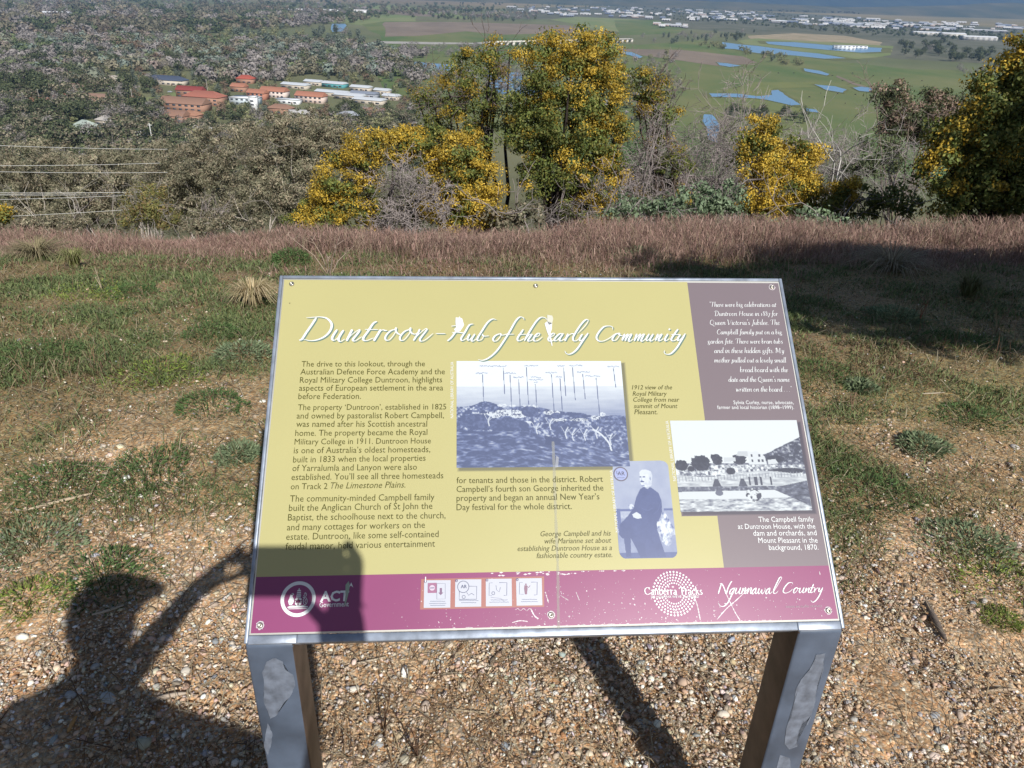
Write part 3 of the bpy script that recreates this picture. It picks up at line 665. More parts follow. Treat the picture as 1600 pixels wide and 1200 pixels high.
P3 = [("The community-minded Campbell family",(452.9,784.3),(678.8,781.4)),("built the Anglican Church of St John the",(451.3,798.8),(675.7,795.3)),("Baptist, the schoolhouse next to the church,",(449.8,813.6),(696.2,810)),
 ("and many cottages for workers on the",(448.3,829),(664.1,825)),("estate. Duntroon, like some self-contained",(447,843.9),(685.4,839.3)),("feudal manor, held various entertainment",(446.1,858.9),(679.7,854.3))]
P4 = [("for tenants and those in the district. Robert",(713.4,755.4),(942.2,753)),("Campbell\u2019s fourth son George inherited the",(713.4,769.2),(943,766.7)),("property and began an annual New Year\u2019s",(713.4,783.2),(936.7,780.5)),("Day festival for the whole district.",(713.4,797.5),(893.5,795.6))]
for P_ in (P1, P2, P3, P4):
    mb = MB()
    for L_ in P_: lettering(mb, L_[0], L_[1], L_[2], .0008, INK, L_[3] if len(L_) > 3 else 0)
    sub(mb, 'paragraph')
C1 = [("George Campbell and his",(844.6,838.2),(954.6,837.1)),("wife Marianne set about",(850.9,849.5),(955.4,848.1)),("establishing Duntroon House as a",(808.8,861.3),(956.2,859.7)),("fashionable country estate.",(838.5,872.3),(956.8,870.7))]
C2 = [("1912 view of the",(987.5,608.8),(1050.3,608.6)),("Royal Military",(988.6,618.6),(1042.2,618.6)),("College from near",(989.7,628),(1061.9,628)),("summit of Mount",(990.4,637.9),(1058.8,637.9)),("Pleasant.",(991.2,647.5),(1027.3,647.5))]
C3 = [("The Campbell family",(1185.4,815.6),(1271.4,815.2)),("at Duntroon House, with the",(1153,826.6),(1274,826)),("dam and orchards, and",(1177,837.2),(1276,836.4)),("Mount Pleasant in the",(1185,848.4),(1277.6,848)),("background, 1870.",(1201.6,859.4),(1278.6,859))]
for P_, sh, c_ in ((C1, .25, INK), (C2, .25, INK), (C3, 0, WHT)):
    mb = MB()
    for L_ in P_: lettering(mb, L_[0], L_[1], L_[2], .0008, c_, sh)
    sub(mb, 'caption')
Q = [("\u2018There were big celebrations at",(1108.1,479.6),(1212.8,479.6)),("Duntroon House in 1887 for",(1115.9,493.7),(1215.6,493.7)),("Queen Victoria\u2019s Jubilee. The",(1108.8,507.8),(1218.2,507.8)),("Campbell family put on a big",(1119.6,522.5),(1222,522.5)),
 ("garden fete. There were bran tubs",(1105.5,537),(1223,537)),("and in these hidden gifts. My",(1115.7,551.7),(1225.3,551.7)),("mother pulled out a lovely small",(1115.9,566.5),(1228.4,566.5)),("bread board with the",(1156,581.6),(1231.2,581.6)),("date and the Queen\u2019s name",(1138,596.6),(1233.8,596.6)),("written on the board . . .\u2019",(1149.5,612),(1236.6,612))]
# a slanted old-style italic drawn with the pen, so that it reads as a book hand
ITA = {}
def _g(ch, adv, *st): ITA[ch] = (adv, st)
A_ = [(.40,.42),(.25,.46),(.08,.30),(.06,.08),(.16,.0),(.30,.14),(.42,.44)]
_g('a', .50, A_, [(.42,.44),(.36,.12),(.42,.0),(.52,.10)])
_g('b', .46, [(.14,.95),(.08,.30),(.08,.06),(.18,.0),(.34,.12),(.40,.34),(.30,.46),(.18,.38),(.10,.22)])
_g('c', .38, [(.34,.38),(.26,.46),(.12,.38),(.05,.16),(.12,.0),(.24,.02),(.36,.12)])
_g('d', .50, A_, [(.48,.95),(.36,.12),(.42,.0),(.52,.10)])
_g('e', .38, [(.08,.20),(.26,.26),(.33,.38),(.26,.46),(.12,.38),(.05,.16),(.12,.0),(.24,.02),(.36,.12)])
_g('f', .32, [(.44,.88),(.36,.96),(.26,.80),(.16,.20),(.06,-.20),(-.06,-.26)], [(.04,.43),(.36,.43)])
_g('g', .46, [(.38,.42),(.24,.46),(.10,.36),(.12,.18),(.26,.18),(.36,.34),(.36,.44)], [(.18,.18),(.12,.08),(.32,.0),(.36,-.14),(.18,-.26),(.0,-.18),(.04,-.06),(.2,.02)])
_g('h', .50, [(.16,.95),(.05,.0)], [(.09,.20),(.26,.42),(.38,.44),(.36,.28),(.32,.06),(.38,.0),(.50,.10)])
_g('i', .26, [(.04,.38),(.14,.45),(.10,.14),(.14,.0),(.26,.10)], [(.19,.66),(.17,.62)])
_g('l', .25, [(.18,.95),(.08,.14),(.12,.0),(.24,.10)])
_g('m', .76, [(.02,.38),(.12,.45),(.04,.0)], [(.08,.22),(.22,.42),(.34,.43),(.28,.0)], [(.32,.22),(.48,.42),(.60,.44),(.56,.12),(.62,.0),(.74,.10)])
_g('n', .52, [(.02,.38),(.12,.45),(.04,.0)], [(.08,.22),(.24,.42),(.38,.44),(.34,.12),(.40,.0),(.52,.10)])
_g('o', .44, [(.26,.46),(.10,.38),(.05,.16),(.14,.0),(.30,.08),(.38,.30),(.26,.46)])
_g('p', .48, [(.04,.40),(.14,.45),(.0,-.28)], [(.10,.24),(.24,.43),(.38,.40),(.36,.16),(.22,.0),(.08,.06)])
_g('r', .36, [(.02,.38),(.12,.45),(.04,.0)], [(.08,.22),(.22,.42),(.34,.44)])
_g('s', .34, [(.30,.42),(.20,.46),(.10,.36),(.20,.24),(.26,.12),(.16,.0),(.02,.06)])
_g('t', .30, [(.20,.68),(.08,.14),(.14,.0),(.28,.10)], [(.04,.43),(.30,.44)])
_g('u', .52, [(.04,.38),(.13,.45),(.08,.12),(.16,.0),(.28,.14),(.40,.45)], [(.40,.45),(.35,.12),(.41,.0),(.52,.10)])
_g('v', .44, [(.04,.40),(.12,.45),(.14,.0)], [(.14,.0),(.32,.20),(.38,.45)])
_g('w', .64, [(.04,.40),(.12,.45),(.12,.0)], [(.12,.0),(.28,.22),(.34,.45)], [(.34,.45),(.34,.0)], [(.34,.0),(.50,.20),(.58,.45)])
_g('x', .42, [(.06,.44),(.34,.0)], [(.38,.44),(.02,.0)])
_g('y', .46, [(.04,.40),(.13,.45),(.12,.10),(.20,.02),(.32,.18),(.40,.45)], [(.40,.45),(.30,.0),(.18,-.24),(.0,-.24)])
_g('z', .40, [(.06,.44),(.36,.44),(.02,.0),(.36,.02)])
_g('D', .80, [(.30,.86),(.18,.0)], [(.02,.70),(.20,.88),(.48,.86),(.72,.66),(.66,.26),(.42,.0),(.06,.0)])
_g('H', .84, [(.26,.86),(.12,.0)], [(.74,.86),(.60,.0)], [(.16,.44),(.68,.44)])
_g('Q', .82, [(.44,.88),(.16,.70),(.08,.28),(.30,.0),(.58,.14),(.68,.56),(.44,.88)], [(.18,.10),(.42,.0),(.68,-.24),(.86,-.16)])
_g('V', .72, [(.02,.70),(.14,.88),(.24,.0)], [(.24,.0),(.52,.40),(.70,.86)])
_g('J', .42, [(.40,.86),(.26,.20),(.12,-.20),(-.06,-.18)], [(.24,.86),(.54,.86)])
_g('T', .66, [(.42,.86),(.28,.0)], [(.04,.68),(.12,.88),(.70,.84)])
_g('C', .68, [(.66,.66),(.58,.88),(.30,.80),(.10,.40),(.22,.04),(.46,.0),(.62,.16)])
_g('M', 1.0, [(.0,.62),(.20,.86),(.10,.0)], [(.26,.86),(.42,.10)], [(.42,.10),(.78,.86)], [(.78,.86),(.74,.0),(.86,.06)])
_g('.', .22, [(.08,.05),(.10,.0)]); _g('1', .32, [(.18,.46),(.12,.0)]); _g('8', .44, [(.28,.80),(.12,.66),(.32,.40),(.28,.04),(.08,.10),(.16,.40),(.36,.64),(.28,.80)]); _g('7', .42, [(.08,.46),(.40,.46)], [(.40,.46),(.10,-.24)])
_g('\u2018', .22, [(.20,.95),(.12,.86),(.14,.78)]); _g('\u2019', .2, [(.16,.95),(.18,.86),(.10,.78)]); _g(' ', .24)
def italic(mb, txt, a, b, w_, col, wmin, wmax, hs=1.0):
    tot = sum(ITA[c][0] for c in txt); A = uv(*a); B = uv(*b); s = (B - A)[0] / tot; x_ = 0; k = 0
    for c in txt:
        adv, st = ITA[c]
        for S_ in st:
            P = spline(np.array(S_), 4); P = np.stack([P[:, 0] + x_ + .10 * P[:, 1], P[:, 1] * hs], -1)
            T = np.gradient(P, axis=0); T /= np.linalg.norm(T, axis=1)[:, None] + 1e-12
            wd = wmin + (wmax - wmin) * np.clip(-T[:, 1], 0, 1); Qp = A + np.stack([P[:, 0] * s, -P[:, 1] * s], -1); Qp[:, 1] += (B - A)[1] * P[:, 0] / tot
            line(mb, Qp, wd, w_ + .00001 * (k % 5), col); k += 1
        x_ += adv
mb = MB()
for L_ in Q: italic(mb, L_[0], L_[1], L_[2], .0008, WHT, .0004, .00095, 1.02)
for L_ in (("Sylvia Curley, nurse, advocate,",(1146.2,631.7),(1239.9,631.7)),("farmer and local historian (1898\u20131999).",(1120.7,639.3),(1240.5,639.3))): lettering(mb, L_[0], L_[1], L_[2], .0008, WHT)
sub(mb, 'quotation')
# photo credits, set on end
for a, b in (((708.5, 654), (708.5, 566)), ((966.5, 832), (957.0, 735)), ((1056.5, 752), (1044.0, 658))):
    mb = MB(); V, f = text_mesh("NATIONAL LIBRARY OF AUSTRALIA"); A = uv(*a); B = uv(*b); L_ = np.linalg.norm(B - A); ex = (B - A) / L_; ey = np.array([ex[1], -ex[0]])
    if ey[0] > 0: ey = -ey
    s = L_ / (V[:, 0].max() - V[:, 0].min()); X = W(A + V[:, :1] * s * ex + V[:, 1:2] * s * 1.15 * ey, .0008)
    nn = np.cross(X[f[0][1]] - X[f[0][0]], X[f[0][2]] - X[f[0][0]]); mb.add(X, f if nn @ PN > 0 else f[:, ::-1], 0, WHT * .9); sub(mb, 'photo_credit')
# ---- the printed photographs: a blue-black duotone picture on a fine grid
def duo(g, tone=0):
    g = np.clip(.5 + .74 * (g - .5) + (.08, .03, .04)[tone], 0, 1)[..., None]
    d, m_, l = lin(((34, 40, 72), (30, 32, 46), (30, 36, 66))[tone]) * .6, lin(((132, 146, 188), (124, 130, 150), (122, 136, 186))[tone]) * .58, np.array([.60, .65, .67])
    return np.where(g < .5, d + (m_ - d) * g * 2, m_ + (l - m_) * (g - .5) * 2)
def inpoly(X, Y, P):
    P = np.asarray(P, float); ins = np.zeros(X.shape, bool); j = len(P) - 1
    for i in range(len(P)):
        xi, yi = P[i]; xj, yj = P[j]
        c = ((yi > Y) != (yj > Y)) & (X < (xj - xi) * (Y - yi) / (yj - yi + 1e-12) + xi); ins ^= c; j = i
    return ins
def picture(name, quad, g, w_, mask=None, label=None, tone=0):
    ny, nx = g.shape; q = uvs(quad); s_, t_ = np.meshgrid(np.linspace(0, 1, nx), np.linspace(0, 1, ny))
    s_, t_ = s_[..., None], t_[..., None]
    Qv = (q[0] * (1 - s_) + q[1] * s_) * (1 - t_) + (q[3] * (1 - s_) + q[2] * s_) * t_
    i = np.arange(ny - 1)[:, None] * nx + np.arange(nx - 1)[None]; f = np.stack([i, i + nx, i + nx + 1, i + 1], -1).reshape(-1, 4)
    if mask is not None: f = f[mask[:-1, :-1].reshape(-1)]
    mb = MB(); mb.add(W(Qv.reshape(-1, 2), w_), f, 0, duo(g, tone).reshape(-1, 3)); o = mb.build(name, M_gloss, board)
    if label: o['label'] = label
    return o
def drop(quad, base, d=(.006, .006), n=6):
    """the soft printed border that the designer put under each photograph"""
    q = uvs(quad); mb = MB(); c0 = q.mean(0)
    for k in range(n):
        e = (n - 1 - k) / n * .0045
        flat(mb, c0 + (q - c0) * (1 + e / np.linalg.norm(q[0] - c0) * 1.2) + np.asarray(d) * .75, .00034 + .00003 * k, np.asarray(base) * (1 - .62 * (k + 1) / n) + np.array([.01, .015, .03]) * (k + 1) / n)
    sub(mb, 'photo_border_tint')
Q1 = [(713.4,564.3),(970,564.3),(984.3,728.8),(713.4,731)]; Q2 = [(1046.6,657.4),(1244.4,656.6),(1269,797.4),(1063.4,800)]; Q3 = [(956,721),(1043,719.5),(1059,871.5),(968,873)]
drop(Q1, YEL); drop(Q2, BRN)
Yg, Xg = np.mgrid[0:240, 0:390]; Xn = Xg / 389; Yn = Yg / 239
nz = fbm(Xn * 70, Yn * 60, 1, 3); nb = fbm(Xn * 14, Yn * 14, 2, 4); hi = hsh(Xg, Yg, 9)
g = np.ones_like(Xn) * .97
g = np.where(Yn > .25, .86 - 1.2 * (Yn - .25) + .10 * (nb - .5) + .12 * (fbm(Xn * 6, Yn * 60, 4, 3) - .5), g)
tl_ = .42 + .06 * Xn * 0 + .10 * sstep(.25, .6, Xn) * 0 - .045 * np.exp(-((Xn - .16) / .06) ** 2) + .03 * nb + .10 * sstep(.3, .9, Xn)
wood = Yn > tl_
g = np.where(wood, .10 + .75 * np.clip((nz - .42) * 2.6, 0, 1) * (.4 + .8 * nb) + .12 * (hi - .5), g)
for cx, cy_, rx, ry in ((.2,.52,.07,.03),(.3,.50,.09,.03),(.36,.53,.05,.02),(.27,.43,.03,.015),(.45,.44,.03,.015),(.56,.50,.05,.022),(.60,.57,.05,.015),(.72,.57,.06,.015),(.82,.55,.03,.02),(.86,.52,.02,.02),(.42,.59,.02,.012),(.33,.435,.02,.012),(.40,.435,.012,.01)):
    e = ((Xn - cx) / rx) ** 2 + ((Yn - cy_) / ry) ** 2; g = np.where((e < 1) & (nz + .35 * hi > .60), .72 + .25 * hi, g)
for cx, cy_, rx, ry in ((.43,.49,.05,.05),(.585,.53,.03,.03),(.30,.62,.12,.06),(.12,.58,.1,.07),(.72,.53,.05,.025),(.61,.63,.05,.05)):
    e = ((Xn - cx) / rx) ** 2 + ((Yn - cy_) / ry) ** 2; g = np.where((e < 1 + .4 * (nz - .5)), .10 + .5 * np.clip(nz - .45, 0, 1), g)
def gline(g, pts, wd, val):
    pts = spline(np.array(pts, float), 8) if len(pts) > 2 else np.array(pts, float)
    for (x0, y0), (x1, y1) in zip(pts[:-1], pts[1:]):
        dx, dy = x1 - x0, (y1 - y0); L2 = dx * dx + dy * dy + 1e-9; t = np.clip(((XX - x0) * dx + (YY - y0) * dy) / L2, 0, 1)
        dd = np.hypot((XX - x0 - t * dx), (YY - y0 - t * dy) * ASP); g = np.where(dd < wd, val, g)
    return g
XX, YY, ASP = Xn, Yn, .62
for x0, y0 in ((.19,.62),(.47,.70),(.55,.66),(.64,.74),(.68,.76),(.82,.74),(.90,.80),(.75,.76)):
    g = gline(g, [(x0, y0), (x0 - .005, y0 - .05), (x0 + .012, y0 - .10)], .0032, .82); g = gline(g, [(x0 - .004, y0 - .04), (x0 - .03, y0 - .11)], .0016, .7); g = gline(g, [(x0, y0 - .05), (x0 + .035, y0 - .10)], .0016, .7)
g = gline(g, [(.90,.86), (.885,.78), (.84,.70), (.80,.66)], .005, .85)
hl = .665 + .03 * Xn + .075 * sstep(.35, .7, Xn) + .12 * sstep(.6, 1.0, Xn) * Xn
hill_ = Yn > hl
st_ = fbm(Xn * 26 + Yn * 10, (Yn - hl) * 62, 6, 3)
st2 = np.where(Xn > .55, fbm((Xn - .5) * 20 / (Yn + .2), Yn * 8, 7, 2), .5)
g = np.where(hill_, .07 + .62 * np.clip((st_ - .45) * 2.2, 0, 1) + .12 * (st2 - .5) + .05 * nz, g)
g = np.where(hill_ & (np.abs(Xn - .56) < .035 + .02 * nb) & (Yn < .80), .05, g)
AN = [(.155,.115,.40),(.28,.05,.32),(.32,.12,.50),(.37,.16,.48),(.42,.045,.42),(.47,.21,.56),(.57,.115,.52),(.62,.155,.52),(.645,.05,.34),(.70,.045,.38),(.76,.11,.37),(.84,.15,.53),(.95,.055,.26)]
for x0, y0, y1 in AN: g = gline(g, [(x0, y0 + .02), (x0 + .005, y1)], .0022, .18)
for x0, y0, wd_ in ((.15,.12,.035),(.22,.05,.08),(.32,.12,.035),(.37,.16,.03),(.45,.045,.04),(.475,.16,.03),(.475,.185,.042),(.475,.21,.012),(.57,.115,.035),(.615,.155,.018),(.63,.05,.022),(.72,.045,.04),(.765,.11,.038),(.82,.15,.045),(.95,.055,.036)):
    k = 3 + int(wd_ * 400); xs = np.linspace(x0 - wd_, x0 + wd_, k); g = gline(g, [(a, y0 + rng.uniform(-.007, .007)) for a in xs], .0016, .45)
picture('photograph', Q1, g, .0006, label='blue tinted hill and valley photograph with thin pointing lines')
# the homestead by its pond
Yg, Xg = np.mgrid[0:210, 0:310]; Xn = Xg / 309; Yn = Yg / 209; XX, YY, ASP = Xn, Yn, .68
nz = fbm(Xn * 60, Yn * 50, 21, 3); nb = fbm(Xn * 12, Yn * 12, 22, 4)
g = np.ones_like(Xn) * .98
g = np.where((Yn > .40 - .22 * np.clip((Xn - .66) / .34, 0, 1) + .03 * nb) & (Xn > .64), .12 + .75 * np.clip((nz - .38) * 2, 0, 1), g)
g = np.where(Yn > .48, .42 + .9 * (nz - .5) + .5 * (nb - .5), g)
g = np.where((Yn > .505) & (Yn < .62), .50 + 1.7 * (nz - .45) + .3 * nb, g)
for cx, cy_, rx, ry in ((.20,.48,.075,.085),(.17,.45,.03,.04),(.05,.50,.05,.06),(.33,.44,.04,.06),(.50,.44,.06,.055),(.78,.44,.07,.04),(.12,.54,.03,.03),(.42,.57,.035,.04),(.30,.41,.02,.03),(.86,.57,.14,.03)):
    e = ((Xn - cx) / rx) ** 2 + ((Yn - cy_) / ry) ** 2; g = np.where(e < 1 + 1.1 * (nz - .5), .05 + .28 * np.clip(nz - .45, 0, 1), g)
house = inpoly(Xn, Yn, [(.48,.40),(.50,.35),(.58,.35),(.60,.36),(.645,.35),(.70,.41),(.71,.50),(.57,.50),(.57,.41)]); g = np.where(house, .93 - .12 * (Xn < .57), g)
for cx, cy_ in ((.60,.40),(.66,.40),(.60,.455),(.65,.455),(.68,.455)): g = np.where((np.abs(Xn - cx) < .007) & (np.abs(Yn - cy_) < .014), .15, g)
g = np.where(inpoly(Xn, Yn, [(.72,.45),(.78,.44),(.80,.49),(.72,.50)]), .9, g); g = np.where(inpoly(Xn, Yn, [(.38,.42),(.47,.42),(.47,.46),(.38,.47)]), .85, g)
lawn = (Yn > .60 + .03 * np.sin(Xn * 7)) & (Yn < .74); g = np.where(lawn, .80 + .5 * (fbm(Xn * 20, Yn * 70, 24, 3) - .5), g)
for xk in np.linspace(.02, .98, 40): g = gline(g, [(xk, .63 - .05 * xk), (xk, .68 - .05 * xk)], .0022, .55)
for xc in (.30, .50):
    g = np.where(inpoly(Xn, Yn, [(xc - .035,.735),(xc - .012,.655),(xc + .012,.655),(xc + .035,.735)]), .12 + .2 * nz, g)
for xc in (.555, .60, .61, .645, .72): g = np.where((np.abs(Xn - xc) < .008) & (Yn > .635) & (Yn < .725), .15, g)
bank = (Yn >= .735) & (Yn < .79); g = np.where(bank, .42 + .8 * (nz - .5), g)
pond = inpoly(Xn, Yn, [(0,.79),(.78,.775),(.88,.855),(.80,.865),(0,.87)]); g = np.where(pond, .93, g)
for xc in (.31,): g = np.where((((Xn - xc) / .03) ** 2 + ((Yn - .805) / .03) ** 2) < 1, .45, g)
rb = inpoly(Xn, Yn, [(.78,.74),(1,.68),(1,.96),(.86,.86),(.74,.78)]); g = np.where(rb, .25 + .8 * (fbm(Xn * 40, Yn * 60, 25, 3) - .4), g)
g = np.where((Yn > .87) & ~rb, .74 + .9 * (fbm(Xn * 30, Yn * 60, 26, 3) - .5) - 1.2 * np.clip(.90 - Yn, 0, 1), g)
e = ((Xn - .57) / .06) ** 2 + ((Yn - .83) / .07) ** 2; g = np.where((e < 1) & (nz > .52), .12, np.where((e < 1) & (nz < .42), .95, g))
picture('photograph', Q2, g, .0006, label='blue tinted photograph of a white gabled house beside a pond', tone=1)
# the seated man
Yg, Xg = np.mgrid[0:240, 0:150]; Xn = Xg / 149; Yn = Yg / 239; XX, YY, ASP = Xn, Yn, 1.6
nz = fbm(Xn * 30, Yn * 45, 31, 3); nb = fbm(Xn * 6, Yn * 9, 32, 4)
g = .62 + .10 * (nb - .5) + .06 * (1 - Yn); g = np.where(Yn > .50, g + .06 * (nz - .5) - .04, g)
g = np.where((np.abs(Yn - .515) < .012) & ((Xn < .30) | (Xn > .84)), .38, g); g = np.where((Yn > .53) & (Yn < .60) & (Xn < .25), .72 + .2 * (nz - .5), g)
g = np.where((Xn < .08) & (Yn > .50) & (Yn < .72), .4, g)
coat_ = [(.46,.30),(.53,.275),(.66,.285),(.78,.345),(.815,.42),(.81,.55),(.74,.62),(.70,.70),(.72,.80),(.80,.99),(.36,.995),(.30,.90),(.22,.80),(.08,.80),(.02,.76),(.05,.66),(.20,.575),(.31,.50),(.38,.38)]
g = np.where(inpoly(Xn, Yn, coat_), .255 + .10 * (nb - .5) + .05 * (nz - .5), g)
g = np.where(inpoly(Xn, Yn, [(.10,.78),(.22,.80),(.20,.98),(.12,.985)]), .24, g); g = np.where(inpoly(Xn, Yn, [(.36,.85),(.45,.86),(.46,.98),(.38,.985)]), .24, g)
g = np.where(Yn > .945, np.minimum(g, .34 + .1 * (nz - .5)), g)
head = [(.475,.12),(.52,.095),(.60,.095),(.68,.115),(.70,.16),(.68,.215),(.66,.265),(.56,.285),(.50,.265),(.475,.235),(.465,.20),(.475,.17)]
g = np.where(inpoly(Xn, Yn, head), .93 - .10 * sstep(.60, .72, Xn) - .1 * (nz - .5), g)
g = np.where(inpoly(Xn, Yn, [(.52,.24),(.66,.20),(.665,.26),(.58,.285),(.51,.275)]), .86 + .3 * (nz - .5), g)
for xc, yc, rx, ry, vv in ((.487,.172,.018,.007,.22),(.545,.172,.026,.007,.28),(.51,.222,.035,.007,.2),(.50,.213,.02,.006,.4),(.655,.19,.012,.02,.6),(.515,.265,.03,.006,.5),(.50,.195,.012,.008,.75)):
    g = np.where(((Xn - xc) / rx) ** 2 + ((Yn - yc) / ry) ** 2 < 1, vv, g)
g = np.where(inpoly(Xn, Yn, [(.55,.29),(.64,.27),(.60,.30)]), .75, g)
g = gline(g, [(.64,.50),(.56,.52),(.46,.50)], .006, .33); g = gline(g, [(.80,.44),(.74,.52),(.66,.56)], .006, .32)
g = np.where(inpoly(Xn, Yn, [(.28,.56),(.36,.535),(.43,.565),(.44,.60),(.36,.605),(.30,.59)]), .9, g); g = np.where(inpoly(Xn, Yn, [(.23,.465),(.29,.45),(.33,.475),(.30,.50),(.25,.51)]), .88 - .4 * (nz > .6), g)
lace = inpoly(Xn, Yn, [(.80,.545),(.86,.545),(1.0,.72),(1.0,.77),(.93,.78),(.92,.86),(.84,.89),(.76,.84),(.69,.72),(.70,.64),(.76,.63)]); g = np.where(lace, .80 + 1.5 * (fbm(Xn * 22 + Yn * 9, Yn * 26, 35, 3) - .5), g)
mask = np.ones_like(Xn, bool); rr = .12
ax_, ay_ = np.minimum(Xn, 1 - Xn), np.minimum(Yn, 1 - Yn) * 1.55
mask = ~((ax_ < rr) & (ay_ < rr) & (np.hypot(rr - ax_, rr - ay_) > rr))
picture('photograph', Q3, g, .0005, mask, label='blue tinted portrait of a seated man in a dark coat', tone=2)
# ---- round app badge on the portrait, emblem, cards, ring logo
def wordmark(mb, txt, a, b, w_, col, bold=0.0, shear=0, hs=1.0): lettering(mb, txt, a, b, w_, col, shear, bold, hs)
INKD = lin((70, 62, 74)) * .8
cA = uv(969.7, 740.9); rA = np.linalg.norm(uv(981.2, 740.9) - cA)
mb = MB(); flat(mb, circ(cA, rA), .0009, lin((112, 108, 120)) * .8); flat(mb, circ(cA, rA * .84), .0010, lin((158, 168, 208)) * .8)
wordmark(mb, 'AR', (964.8, 743), (976.3, 743), .0011, INKD); line(mb, uvs([(963.5, 736), (963.5, 740), (966, 741)]), .0007, .0011, INKD); wordmark(mb, 'IN THE APP', (964.5, 747.5), (975.5, 747.5), .0011, INKD)
sub(mb, 'round_badge')
cE = uv(466, 936); rE = np.linalg.norm(uv(493.4, 935.4) - cE)
mb = MB(); ring(mb, cE, rE * .80, rE, .0008, WHT)
def em(P, col=WHT, w_=.0009):
    flat(mb, np.array([cE + np.array(p) * rE for p in P]), w_, col)
def emr(cx, cy_, r_, w_=.0009, col=WHT, n=12): flat(mb, circ(cE + np.array([cx, cy_]) * rE, r_ * rE, n), w_, col)
em([(-.16,.10),(.20,.10),(.20,.28),(.12,.36),(.02,.40),(-.08,.36),(-.16,.28)]); em([(-.12,.12),(-.06,.16),(-.06,.06),(-.01,.10),(.02,-.02),(.05,.10),(.10,.06),(.10,.16),(.16,.12),(.16,.22),(-.12,.22)], MAG * .6, .0010)
emr(.02, .29, .055, .0010, MAG * .5)
em([(-.20,.02),(-.08,-.06),(.02,-.02),(.12,-.06),(.24,.02),(.14,.07),(-.10,.07)])
for k_ in range(4): em([(-.10,-.14 - .10 * k_),(.14,-.14 - .10 * k_),(.16 - .02 * k_,-.20 - .10 * k_),(-.12 + .02 * k_,-.20 - .10 * k_)])
em([(-.03,-.52),(.02,-.62),(.07,-.52)]); em([(-.11,-.08),(.15,-.08),(.15,-.12),(-.11,-.12)])
em([(-.52,.24),(-.56,.12),(-.50,-.06),(-.46,-.22),(-.40,-.32),(-.32,-.34),(-.24,-.26),(-.30,-.24),(-.34,-.14),(-.26,-.04),(-.22,.10),(-.28,.26),(-.36,.34),(-.48,.34)])
emr(-.37, -.27, .045, .0010, MAG * .6)
for P_ in ([(.32,-.30),(.40,-.34),(.46,-.24),(.42,-.10),(.50,.02),(.52,.20),(.44,.34)], [(.30,-.22),(.36,-.06),(.30,.10),(.34,.28),(.44,.34)], [(.26,-.10),(.34,-.04),(.30,.06)], [(.40,-.30),(.34,-.20)], [(.46,.0),(.40,.14),(.46,.26)]):
    line(mb, cE + spline(np.array(P_), 5) * rE, .0008, .0009, WHT)
em([(-.56,.42),(-.30,.36),(.02,.42),(.34,.36),(.58,.42),(.60,.48),(-.58,.48)]); em([(-.52,.52),(.56,.52),(.56,.56),(-.52,.56)])
sub(mb, 'crest_emblem')
mb = MB(); wordmark(mb, 'ACT', (500, 939.8), (545, 938.6), .0009, WHT, .03); wordmark(mb, 'Government', (499, 949.0), (545, 947.4), .0009, WHT, .006, 0, 1.25); sub(mb, 'government_wordmark')
cT = uv(1052.9, 927.3); rT = np.linalg.norm(uv(1086.5, 926.8) - cT)
mb = MB()
for k_, (rr, n_) in enumerate(((.46, 26), (.585, 30), (.71, 33), (.84, 36), (.965, 38))):
    for j_ in range(n_):
        a = 2 * math.pi * (j_ + .5 * (k_ % 2)) / n_
        if abs(math.sin(a) * rr) < .10 : continue
        flat(mb, circ(cT + rT * rr * np.array([math.cos(a), math.sin(a)]), rT * (.030 + .018 * rr), 7), .0009, WHT)
sub(mb, 'dotted_ring_logo')
# small serif capitals and lower case for the ring logo: pen letters with feet
SER = dict(C=(.70,[[(.62,.62),(.42,.72),(.16,.60),(.06,.36),(.18,.08),(.42,.0),(.64,.12)],[(.62,.72),(.62,.52)]]), a=(.46,[[(.08,.40),(.22,.46),(.33,.38),(.33,.02),(.44,.0)],[(.33,.28),(.12,.22),(.06,.08),(.18,.0),(.33,.10)]]),
 n=(.54,[[(.02,.44),(.11,.46),(.11,.0)],[(.03,.0),(.20,.0)],[(.11,.34),(.28,.46),(.41,.38),(.41,.0)],[(.33,.0),(.50,.0)]]), b=(.50,[[(.02,.74),(.10,.76),(.10,.04),(.26,.0),(.42,.12),(.42,.34),(.28,.46),(.10,.32)]]),
 e=(.44,[[(.06,.26),(.38,.27),(.34,.42),(.20,.46),(.07,.34),(.06,.14),(.20,.0),(.38,.08)]]), r=(.38,[[(.02,.44),(.11,.46),(.11,.0)],[(.03,.0),(.20,.0)],[(.11,.32),(.24,.45),(.35,.42)]]), T=(.62,[[(.30,.70),(.30,.0)],[(.02,.58),(.04,.70),(.56,.70),(.58,.58)],[(.20,.0),(.40,.0)]]),
 c=(.42,[[(.37,.38),(.22,.46),(.07,.34),(.07,.12),(.22,.0),(.38,.08)]]), k=(.50,[[(.02,.74),(.10,.76),(.10,.0)],[(.36,.46),(.11,.22)],[(.20,.30),(.40,.0),(.48,.0)],[(.03,.0),(.18,.0)]]), s=(.36,[[(.30,.42),(.18,.46),(.07,.36),(.18,.24),(.30,.12),(.18,.0),(.05,.06)]]))
SER[' '] = (.28, [])
